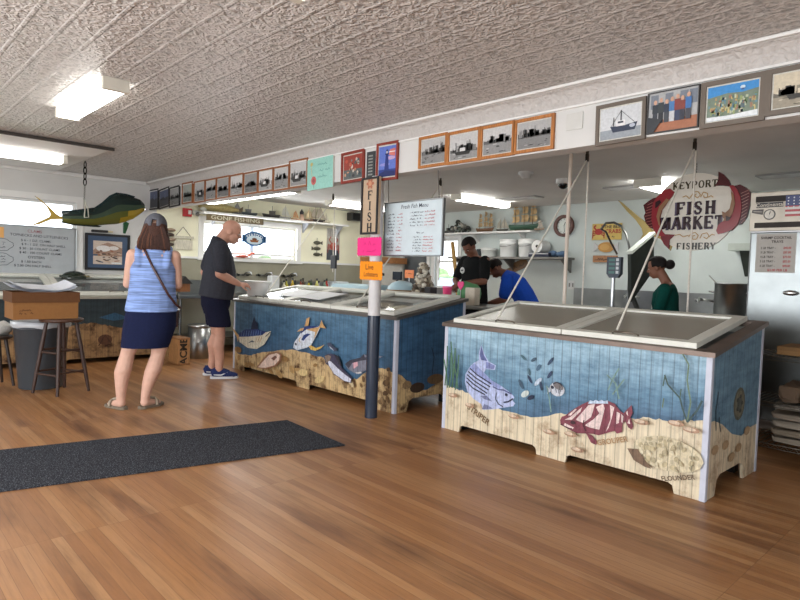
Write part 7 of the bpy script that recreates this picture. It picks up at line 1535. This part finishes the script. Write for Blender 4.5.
# --- woman in the blue tank top, seen from behind. local axes: +x the way she faces, +y her left
def woman():
    a, b = onz(115.5, 406.5, 0), onz(151.5, 409.5, 0); base = (a+b)/2; rz = math.atan2(.9, .42)
    r = thing('person', 'woman seen from behind in a blue sleeveless top, navy skirt and grey cap', 'person', (base.x, base.y, 0), rz, 'customers')
    SK = C(206, 164, 144); H = 1.66; mb = MB()
    hc = V((.03, 0, 1.545)); R = rot_head(-.05, .12); P = head(mb, hc, R, SK, .98); limb(mb, [hc+V((-.03, 0, -.06)), V((-.03, 0, 1.36))], [.05, .058], SK)
    mb.loft([(V((0, 0, .76)), .11, .14), (V((0, 0, .86)), .13, .185), (V((-.005, 0, 1.0)), .12, .178), (V((0, 0, 1.15)), .118, .168), (V((-.01, 0, 1.27)), .112, .172), (V((-.02, 0, 1.34)), .09, .168), (V((-.025, 0, 1.39)), .06, .11)], SK)
    for y in (-1, 1):
        hip = V((0, y*.095, .82)); kn = V((.02, y*.125, .46)); an = V((-.03, y*.095, .085))
        limb(mb, [hip, hip.lerp(kn, .5), kn], [.1, .084, .06], SK); limb(mb, [kn, V((-.02, y*.12, .33)), V((-.03, y*.105, .2)), an], [.062, .07, .05, .037], SK)
        yaw = .75 if y > 0 else -.75
        D = V((math.cos(yaw), math.sin(yaw), 0)); limb(mb, [an-UPZ*.03, an+D*.05-UPZ*.04, an+D*.15-UPZ*.062], [.04, .036, .024], SK)
        m = MB(); pp_ = V((an.x, an.y, 0)); sd = V((-D.y, D.x, 0)); pts = [pp_+D*x+sd*w for x, w in ((-.06, -.02), (-.03, -.038), (.06, -.04), (.13, -.048), (.185, -.03), (.2, 0), (.185, .03), (.13, .045), (.06, .036), (-.03, .036), (-.06, .02))]; m.prism([p+UPZ*.002 for p in pts], (0, 0, .024), C(120, 108, 92)); so = m.build('sandal', 'matte', r, local=True)
        m = MB(); m.tube([pp_+D*.09-sd*.05+UPZ*.02, pp_+D*.1-sd*.035+UPZ*.06, pp_+D*.11+UPZ*.075, pp_+D*.1+sd*.035+UPZ*.06, pp_+D*.09+sd*.05+UPZ*.02], .012, C(150, 138, 120), 6); m.tube([pp_+D*.15+UPZ*.04, pp_+D*.1+UPZ*.078, pp_+D*.02+UPZ*.1], .011, C(160, 150, 132), 6); m.build('strap', 'matte', so, local=True)
        sh = V((-.02, y*.168, 1.33)); el = V((.04, y*.205, 1.08)); wr = V((.25, y*.1, 1.1))
        limb(mb, [sh, sh.lerp(el, .5), el], [.054, .047, .038], SK); limb(mb, [el, el.lerp(wr, .45), wr], [.039, .037, .026], SK); hand(mb, wr, (.5, -y*.6, .2), (-.3, -y*.3, .8), SK, -y, .5, .92)
    smooth_skin(mb.build('body', 'skin', r, local=True), .008, 4)
    face_bits(r, P, .98, R)
    m = MB(); BL = C(124, 148, 198)
    m.loft([(V((0, 0, .845)), .162, .216), (V((0, 0, .88)), .16, .214), (V((-.005, 0, 1.0)), .138, .196), (V((0, 0, 1.13)), .133, .186), (V((-.01, 0, 1.22)), .127, .19), (V((-.018, 0, 1.29)), .112, .165), (V((-.022, 0, 1.34)), .09, .13), (V((-.024, 0, 1.385)), .07, .105)], BL)
    for y in (-1, 1): limb(m, [V((.06, y*.115, 1.25)), V((.03, y*.128, 1.36)), V((-.02, y*.125, 1.395)), V((-.08, y*.12, 1.34)), V((-.09, y*.11, 1.25))], [.034, .03, .028, .03, .036], BL)
    smooth_skin(m.build('tank_top', 'knit', r, local=True), .01, 3)
    m = MB(); m.loft([(V((0, 0, .535)), .15, .196), (V((0, 0, .56)), .153, .2), (V((0, 0, .72)), .16, .218), (V((0, 0, .86)), .15, .205), (V((0, 0, .93)), .135, .19)], C(27, 33, 62)); m.build('skirt', 'cloth', r, local=True)
    # hair and cap
    m = MB(); q = random.Random(3); HB = C(72, 46, 37)
    m.loft([(hc+V((-.03, 0, .05)), .09, .096), (hc+V((-.045, 0, -.04)), .085, .118), (hc+V((-.06, .005, -.11)), .07, .136), (hc+V((-.065, .01, -.155)), .055, .13), (hc+V((-.06, .015, -.185)), .03, .09)], HB)
    for i in range(26): 
        y = -.1+.2*i/25; m.tube([hc+V((-.1, y*.7, .03)), hc+V((-.122, y*1.15, -.08)), hc+V((-.112, y*1.3, -.17+.02*q.random()))], [.013, .014, .006], C(*q.choice([(64, 40, 32), (92, 58, 42), (56, 35, 29)])), 6)
    m.build('hair', 'hair', r, local=True)
    GC = (96, 98, 106); o = hair_cap(r, hc, R, GC, .98, keep=lambda x, y, z: z > -.12 and not (x < -.72 and z < .3 and abs(y) < .3), grow=1.24, name='cap', mat='cloth', dz=.012)
    m = MB(); pts = [hc+R @ V((.095+.075*math.cos(t), .075*math.sin(t), .05)) for t in [(-PI/2)+PI*i/12 for i in range(13)]]; m.prism(pts, R @ V((0, 0, .008)), C(*GC)); m.build('cap_brim', 'cloth', o, local=True)
    m = MB(); m.tube([V((.1, .11, 1.3)), V((-.0, .1, 1.42)), V((-.105, .06, 1.36)), V((-.14, .0, 1.24)), V((-.155, -.07, 1.12)), V((-.16, -.14, 1.0)), V((-.12, -.2, .92)), V((.0, -.235, .88))], .011, C(66, 36, 34), 8)
    bo = m.build('bag_strap', 'gloss', r, local=True); m = MB(); m.box((.16, -.2, .78), (.2, .06, .16), C(60, 36, 34), bev=.02); m.build('shoulder_bag', 'gloss', bo, local=True)
    # her weight rests on the right leg: hips and shoulders sit over to that side
    def walk(o):
        for c in o.children: yield c; yield from walk(c)
    for c in walk(r):
        for v in c.data.vertices:
            t = max(0, min(1, (v.co.z-.06)/.8)); v.co.y -= .135*t*t*(3-2*t)+.03*max(0, v.co.z-.86)
            if v.co.z > .3: pass
    r.scale = (1.055,)*3
woman()

def man():
    base = onz(213, 378, 0); base = onz(214.3, 377, 0); rz = math.atan2(-.42, .9)
    r = thing('person', 'bald man in a dark tee shirt and navy shorts reaching towards the white tub', 'person', base, rz, 'customers')
    SK = C(206, 156, 134); mb = MB()
    hc = V((.16, 0, 1.7)); R = rot_head(-.1, .36); P = head(mb, hc, R, SK, 1.13); limb(mb, [hc+V((-.06, 0, -.03)), V((.01, 0, 1.53))], [.074, .088], SK)
    mb.loft([(V((0, 0, .84)), .12, .15), (V((0, 0, .95)), .15, .185), (V((.02, 0, 1.1)), .155, .185), (V((.03, 0, 1.25)), .15, .185), (V((.03, 0, 1.4)), .135, .205), (V((.02, 0, 1.5)), .1, .2), (V((.02, 0, 1.56)), .07, .12)], SK)
    for y in (-1, 1):
        hip = V((0, y*.1, .9)); kn = V((.02, y*.11, .49)); an = V((-.03, y*.12, .1))
        if y < 0: kn = V((.05, y*.1, .49)); an = V((.05, y*.1, .1))
        limb(mb, [hip, hip.lerp(kn, .5), kn], [.1, .085, .063], SK); limb(mb, [kn, kn.lerp(an, .3)+V((-.02, 0, 0)), kn.lerp(an, .65), an], [.064, .072, .054, .044], SK); limb(mb, [an-UPZ*.03, an+V((.1, y*.02, -.06))], [.04, .03], SK)
    sh = V((.03, -.215, 1.5)); el = V((.03, -.27, 1.21)); wr = V((.25, -.17, 1.1)); limb(mb, [sh, sh.lerp(el, .5), el], [.068, .06, .048], SK); limb(mb, [el, el.lerp(wr, .4), wr], [.05, .05, .031], SK); hand(mb, wr, (.9, .25, -.1), (0, .5, -.8), SK, -1, .55)
    sh = V((.0, .215, 1.5)); el = V((-.13, .3, 1.22)); wr = V((.04, .3, 1.04)); limb(mb, [sh, sh.lerp(el, .5), el], [.068, .06, .048], SK); limb(mb, [el, el.lerp(wr, .4), wr], [.05, .048, .031], SK); hand(mb, wr, (.6, -.3, -.6), (-.2, -.9, .0), SK, 1, .5)
    smooth_skin(mb.build('body', 'skin', r, local=True), .008, 4); face_bits(r, P, 1.13, R, (120, 90, 76), (176, 110, 100))
    T = C(62, 64, 72); m = MB()
    m.loft([(V((.0, 0, .93)), .195, .225), (V((.01, 0, 1.0)), .195, .228), (V((.03, 0, 1.12)), .195, .226), (V((.035, 0, 1.25)), .185, .218), (V((.03, 0, 1.4)), .158, .224), (V((.02, 0, 1.49)), .13, .228), (V((.015, 0, 1.55)), .1, .165), (V((.02, 0, 1.6)), .085, .11), (V((.03, 0, 1.625)), .08, .085)], T)
    limb(m, [V((.03, -.19, 1.505)), V((.04, -.24, 1.4)), V((.045, -.265, 1.28))], [.1, .092, .08], T); limb(m, [V((.0, .19, 1.505)), V((-.06, .245, 1.4)), V((-.1, .28, 1.29))], [.1, .092, .08], T)
    smooth_skin(m.build('tee_shirt', 'cloth', r, local=True), .011, 3)
    N = C(30, 32, 52); m = MB(); m.loft([(V((0, 0, .74)), .13, .2), (V((0, 0, .85)), .165, .215), (V((0, 0, 1.0)), .17, .205)], N)
    for y in (-1, 1): x_ = .05 if y < 0 else .02; m.loft([(V((x_, y*.1, .6)), .124, .1), (V((x_, y*.1, .62)), .126, .102), (V((x_*.6, y*.1, .72)), .13, .104), (V((0, y*.1, .85)), .135, .11)], N)
    smooth_skin(m.build('shorts', 'cloth', r, local=True), .012, 3)
    for y in (-1, 1):
        ax, ay = (.05, -.1) if y < 0 else (-.03, .12); m = MB(); m.loft([(V((ax-.085, ay, .05)), .03, .022), (V((ax-.06, ay, .06)), .06, .036), (V((ax, ay, .065)), .062, .042), (V((ax+.08, ay+y*.01, .05)), .046, .045), (V((ax+.16, ay+y*.015, .04)), .034, .044), (V((ax+.205, ay+y*.012, .035)), .02, .026)], C(44, 54, 96), side=(0, 1, 0)); 
        o = m.build('shoe', 'cloth', r, local=True); m = MB(); pts = [V((ax+x, ay+w+y*.01, .002)) for x, w in ((-.1, 0), (-.08, -.035), (.02, -.042), (.13, -.05), (.2, -.03), (.218, 0), (.2, .03), (.13, .05), (.02, .042), (-.08, .035))]; m.prism(pts, (0, 0, .026), C(214, 214, 216)); m.build('sole', 'plastic', o, local=True)
        m = MB(); s_ = -1; m.tube([V((ax-.06, ay-.043, .05)), V((ax+.02, ay-.05, .045)), V((ax+.09, ay-.043, .075))], [.006, .01, .004], C(214, 216, 220), 6); m.build('side_stripe', 'plastic', o, local=True)
    r.scale = (1.025,)*3
man()

def worker_black():
    hp = onx(473, 246.5, 5.95); base = V((6.02, hp.y+.02, 0)); rz = math.atan2(.12, -1)     # faces the street, looking down
    r = thing('person', 'young worker in a black tee shirt with a round chest badge, looking down', 'person', base, rz, 'workers behind the freezers')
    SK = C(120, 78, 60); mb = MB(); k = hp.z-1.6
    hc = V((.1, 0, hp.z-.01)); R = rot_head(.12, .72, .08); P = head(mb, hc, R, SK, 1.0); z = hc.z-1.57
    sz = lambda q: q+z
    limb(mb, [hc+V((-.05, 0, -.05)), V((0, 0, sz(1.42)))], [.056, .064], SK)
    mb.loft([(V((-.02, 0, .84)), .11, .15), (V((-.02, 0, .95)), .12, .165), (V((-.01, 0, sz(1.08))), .115, .155), (V((0, 0, sz(1.22))), .12, .165), (V((.0, 0, sz(1.33))), .115, .18), (V((-.005, 0, sz(1.41))), .085, .185), (V((0, 0, sz(1.46))), .06, .1)], SK)
    for y in (-1, 1):
        hip = V((-.02, y*.095, .88)); kn = V((.02, y*.1, .47)); an = V((-.02, y*.11, .09)); limb(mb, [hip, hip.lerp(kn, .5), kn], [.095, .08, .058], SK); limb(mb, [kn, kn.lerp(an, .3), an], [.056, .06, .04], SK); limb(mb, [an-UPZ*.03, an+V((.12, 0, -.06))], [.04, .03], SK)
        sh = V((.0, y*.195, sz(1.4))); el = V((.08, y*.27, sz(1.14))); wr = V((.3, y*.1, sz(1.1))) if y > 0 else V((.26, -.02, sz(1.08)))
        limb(mb, [sh, sh.lerp(el, .5), el], [.06, .052, .042], SK); limb(mb, [el, el.lerp(wr, .4), wr], [.044, .042, .028], SK); hand(mb, wr, (.7, -y*.5, -.3), (0, -y*.5, -.7), SK, y, .5)
    smooth_skin(mb.build('body', 'skin', r, local=True), .009, 4); face_bits(r, P, 1.0, R, (26, 20, 18), (110, 64, 56))
    hair_cap(r, hc, R, (26, 20, 18), 1.0, keep=lambda x, y, z_: z_ > -.05-.55*max(0, -x) and not (x > .45 and z_ < .52), grow=1.12)
    K = C(26, 27, 28); m = MB(); m.loft([(V((-.02, 0, .88)), .15, .2), (V((-.02, 0, 1.0)), .15, .198), (V((0, 0, sz(1.15))), .142, .19), (V((0, 0, sz(1.3))), .138, .2), (V((0, 0, sz(1.4))), .108, .19), (V((0, 0, sz(1.455))), .075, .1)], K)
    for y in (-1, 1): limb(m, [V((0, y*.185, sz(1.4))), V((.03, y*.225, sz(1.3))), V((.06, y*.252, sz(1.2)))], [.068, .068, .066], K)
    ts = smooth_skin(m.build('tee_shirt', 'cloth', r, local=True), .011, 3)
    m = MB(); m.ell((.146, -.07, sz(1.27)), (.008, .042, .042), C(206, 208, 206), None, 18, 8); lg = m.build('chest_badge', 'print', ts, local=True); m = MB(); m.ell((.153, -.07, sz(1.27)), (.003, .026, .012), C(90, 96, 96), None, 12, 6); m.build('badge_mark', 'print', lg, local=True)
    m = MB()
    m.loft([(V((-.02, 0, .72)), .13, .18), (V((-.02, 0, .98)), .138, .185)], C(40, 42, 52))
    for y in (-1, 1): m.loft([(V((-.01, y*.11, .06)), .07, .065), (V((.02, y*.1, .45)), .08, .075), (V((-.02, y*.095, .84)), .11, .1)], C(40, 42, 52))
    smooth_skin(m.build('trousers', 'cloth', r, local=True), .014, 3)
    for y in (-1, 1): m = MB(); m.loft([(V((-.1, y*.11, .04)), .03, .03), (V((-.02, y*.11, .055)), .05, .042), (V((.1, y*.11, .042)), .036, .044), (V((.17, y*.11, .035)), .02, .026)], C(30, 30, 32)); m.build('shoe', 'cloth', r, local=True)
    m = MB(); m.bb((.17, -.15, .6), (.19, .15, 1.0), C(30, 32, 34)); 
worker_black()

def worker_blue():
    hp = onx(495.5, 267, 6.4); base = V((6.55, hp.y-.31, 0)); rz = math.atan2(.85, -.5)      # bends towards the worker in black
    r = thing('person', 'worker in a blue tee shirt bending forward with lowered head', 'person', base, rz, 'workers behind the freezers')
    SK = C(124, 80, 62); mb = MB(); inv = Matrix.Rotation(-rz, 3, 'Z'); hc = inv @ (V((hp.x, hp.y, hp.z-.02))-base)
    R = rot_head(.1, .75); P = head(mb, hc, R, SK, 1.0)
    nk = hc+V((-.11, 0, -.07)); pel = V((-.1, 0, .92)); chest = pel.lerp(nk, .68)+V((-.04, 0, .03))
    limb(mb, [hc+V((-.05, 0, -.04)), nk+V((-.03, 0, 0))], [.055, .062], SK)
    T_ = lambda t, u=0: pel.lerp(nk, t)+V((-.05*math.sin(PI*t), 0, .035*math.sin(PI*t)))
    mb.loft([(pel-UPZ*.08, .11, .15), (pel, .12, .165), (T_(.3), .115, .155), (T_(.6), .12, .17), (T_(.85), .09, .185), (T_(.97), .06, .1)], SK)
    for y in (-1, 1):
        hip = V((-.1, y*.095, .86)); kn = V((.02, y*.1, .47)); an = V((-.06, y*.11, .09)); limb(mb, [hip, hip.lerp(kn, .5), kn], [.095, .08, .058], SK); limb(mb, [kn, kn.lerp(an, .3), an], [.056, .06, .04], SK); limb(mb, [an-UPZ*.03, an+V((.12, 0, -.06))], [.04, .03], SK)
        sh = T_(.84)+V((0, y*.19, -.01)); el = sh+V((.04, y*.04, -.27)); wr = el+V((.2, -y*.04, -.06)); limb(mb, [sh, sh.lerp(el, .5), el], [.06, .052, .042], SK); limb(mb, [el, el.lerp(wr, .4), wr], [.044, .042, .028], SK); hand(mb, wr, (.8, -y*.2, -.3), (0, -y*.5, -.7), SK, y, .5)
    smooth_skin(mb.build('body', 'skin', r, local=True), .009, 4); face_bits(r, P, 1.0, R, (26, 20, 18), (110, 64, 56))
    hair_cap(r, hc, R, (28, 22, 20), 1.0, keep=lambda x, y, z_: z_ > -.1-.55*max(0, -x) and not (x > .45 and z_ < .5), grow=1.1)
    B = C(30, 74, 176); m = MB(); m.loft([(pel-UPZ*.03, .15, .2), (pel+UPZ*.04, .152, .198), (T_(.3), .145, .19), (T_(.6), .14, .198), (T_(.84), .11, .205), (T_(.99), .075, .1)], B)
    for y in (-1, 1): s0 = T_(.84)+V((0, y*.185, -.01)); limb(m, [s0, s0+V((.015, y*.03, -.1)), s0+V((.03, y*.04, -.2))], [.08, .08, .076], B)
    smooth_skin(m.build('tee_shirt', 'cloth', r, local=True), .011, 3)
    m = MB(); m.loft([(V((-.1, 0, .72)), .13, .18), (V((-.1, 0, .94)), .138, .188)], C(52, 54, 62))
    for y in (-1, 1): m.loft([(V((-.05, y*.11, .06)), .07, .065), (V((.02, y*.1, .45)), .08, .075), (V((-.1, y*.095, .82)), .11, .1)], C(52, 54, 62))
    smooth_skin(m.build('trousers', 'cloth', r, local=True), .014, 3)
    for y in (-1, 1): m = MB(); m.loft([(V((-.14, y*.11, .04)), .03, .03), (V((-.06, y*.11, .055)), .05, .042), (V((.06, y*.11, .042)), .036, .044), (V((.13, y*.11, .035)), .02, .026)], C(200, 200, 204)); m.build('shoe', 'cloth', r, local=True)
worker_blue()

def worker_green():
    xw = 6.35; hp = onx(662.5, 268, xw); base = V((xw, hp.y-.05, 0)); rz = math.atan2(.93, -.25)
    r = thing('person', 'woman in a dark green top with her hair in a bun, seen in profile', 'person', base, rz, 'workers behind the freezers')
    SK = C(140, 94, 74); mb = MB(); hc = V((.1, 0, hp.z)); R = rot_head(0, .3); P = head(mb, hc, R, SK, .94); z = hc.z-1.5
    sz = lambda q: q+z
    limb(mb, [hc+V((-.04, 0, -.05)), V((-.02, 0, sz(1.31)))], [.047, .053], SK)
    mb.loft([(V((-.02, 0, .78)), .11, .14), (V((-.02, 0, .88)), .12, .165), (V((-.015, 0, sz(1.02))), .1, .14), (V((0, 0, sz(1.13))), .11, .15), (V((0, 0, sz(1.22))), .11, .16), (V((-.015, 0, sz(1.3))), .075, .16), (V((-.015, 0, sz(1.345))), .05, .085)], SK)
    for y in (-1, 1):
        hip = V((-.02, y*.09, .8)); kn = V((.02, y*.095, .44)); an = V((-.02, y*.1, .085)); limb(mb, [hip, hip.lerp(kn, .5), kn], [.09, .076, .055], SK); limb(mb, [kn, kn.lerp(an, .3), an], [.052, .056, .037], SK); limb(mb, [an-UPZ*.03, an+V((.12, 0, -.055))], [.037, .028], SK)
        sh = V((-.01, y*.17, sz(1.28))); el = V((.03, y*.21, sz(1.04))); wr = V((.23, y*.12, sz(.98))); limb(mb, [sh, sh.lerp(el, .5), el], [.052, .045, .037], SK); limb(mb, [el, el.lerp(wr, .4), wr], [.038, .036, .025], SK); hand(mb, wr, (.9, -y*.25, -.15), (0, -y*.4, -.8), SK, y, .5, .9)
    smooth_skin(mb.build('body', 'skin', r, local=True), .009, 4); face_bits(r, P, .94, R, (26, 20, 18), (130, 70, 64))
    hair = hair_cap(r, hc, R, (28, 22, 22), .94, keep=lambda x, y, z_: z_ > -.25-.4*max(0, -x) and not (x > .4 and z_ < .6), grow=1.1)
    m = MB(); m.ell(hc+R @ V((-.13, 0, .0)), (.05, .055, .052), C(30, 24, 24), None, 16, 10); m.build('bun', 'hair', hair, local=True)
    Gn = C(16, 74, 66); m = MB(); m.loft([(V((-.02, 0, .8)), .145, .195), (V((-.015, 0, sz(1.02))), .122, .162), (V((.005, 0, sz(1.13))), .134, .17), (V((0, 0, sz(1.22))), .128, .176), (V((-.015, 0, sz(1.295))), .09, .17), (V((-.015, 0, sz(1.335))), .065, .085)], Gn)
    for y in (-1, 1): limb(m, [V((-.01, y*.16, sz(1.275))), V((.01, y*.19, sz(1.17))), V((.035, y*.208, sz(1.05))), V((.12, y*.17, sz(1.01)))], [.066, .06, .056, .05], Gn)
    ts = smooth_skin(m.build('green_top', 'cloth', r, local=True), .01, 3)
    m = MB(); m.tube([V((-.06, -.085, sz(1.335))), V((-.01, -.1, sz(1.34))), V((.08, -.11, sz(1.27))), V((.14, -.08, sz(1.14))), V((.14, -.04, sz(1.0)))], .008, C(206, 208, 204), 6); m.build('apron_tie', 'cloth', ts, local=True)
    m = MB(); m.loft([(V((-.02, 0, .68)), .125, .175), (V((-.02, 0, .86)), .135, .185)], C(40, 42, 50))
    for y in (-1, 1): m.loft([(V((-.01, y*.1, .06)), .065, .06), (V((.02, y*.095, .42)), .074, .07), (V((-.02, y*.09, .77)), .105, .095)], C(40, 42, 50))
    smooth_skin(m.build('trousers', 'cloth', r, local=True), .014, 3)
    for y in (-1, 1): m = MB(); m.loft([(V((-.1, y*.1, .04)), .03, .03), (V((-.02, y*.1, .055)), .05, .04), (V((.1, y*.1, .042)), .034, .042), (V((.16, y*.1, .033)), .02, .024)], C(34, 34, 36)); m.build('shoe', 'cloth', r, local=True)
worker_green()
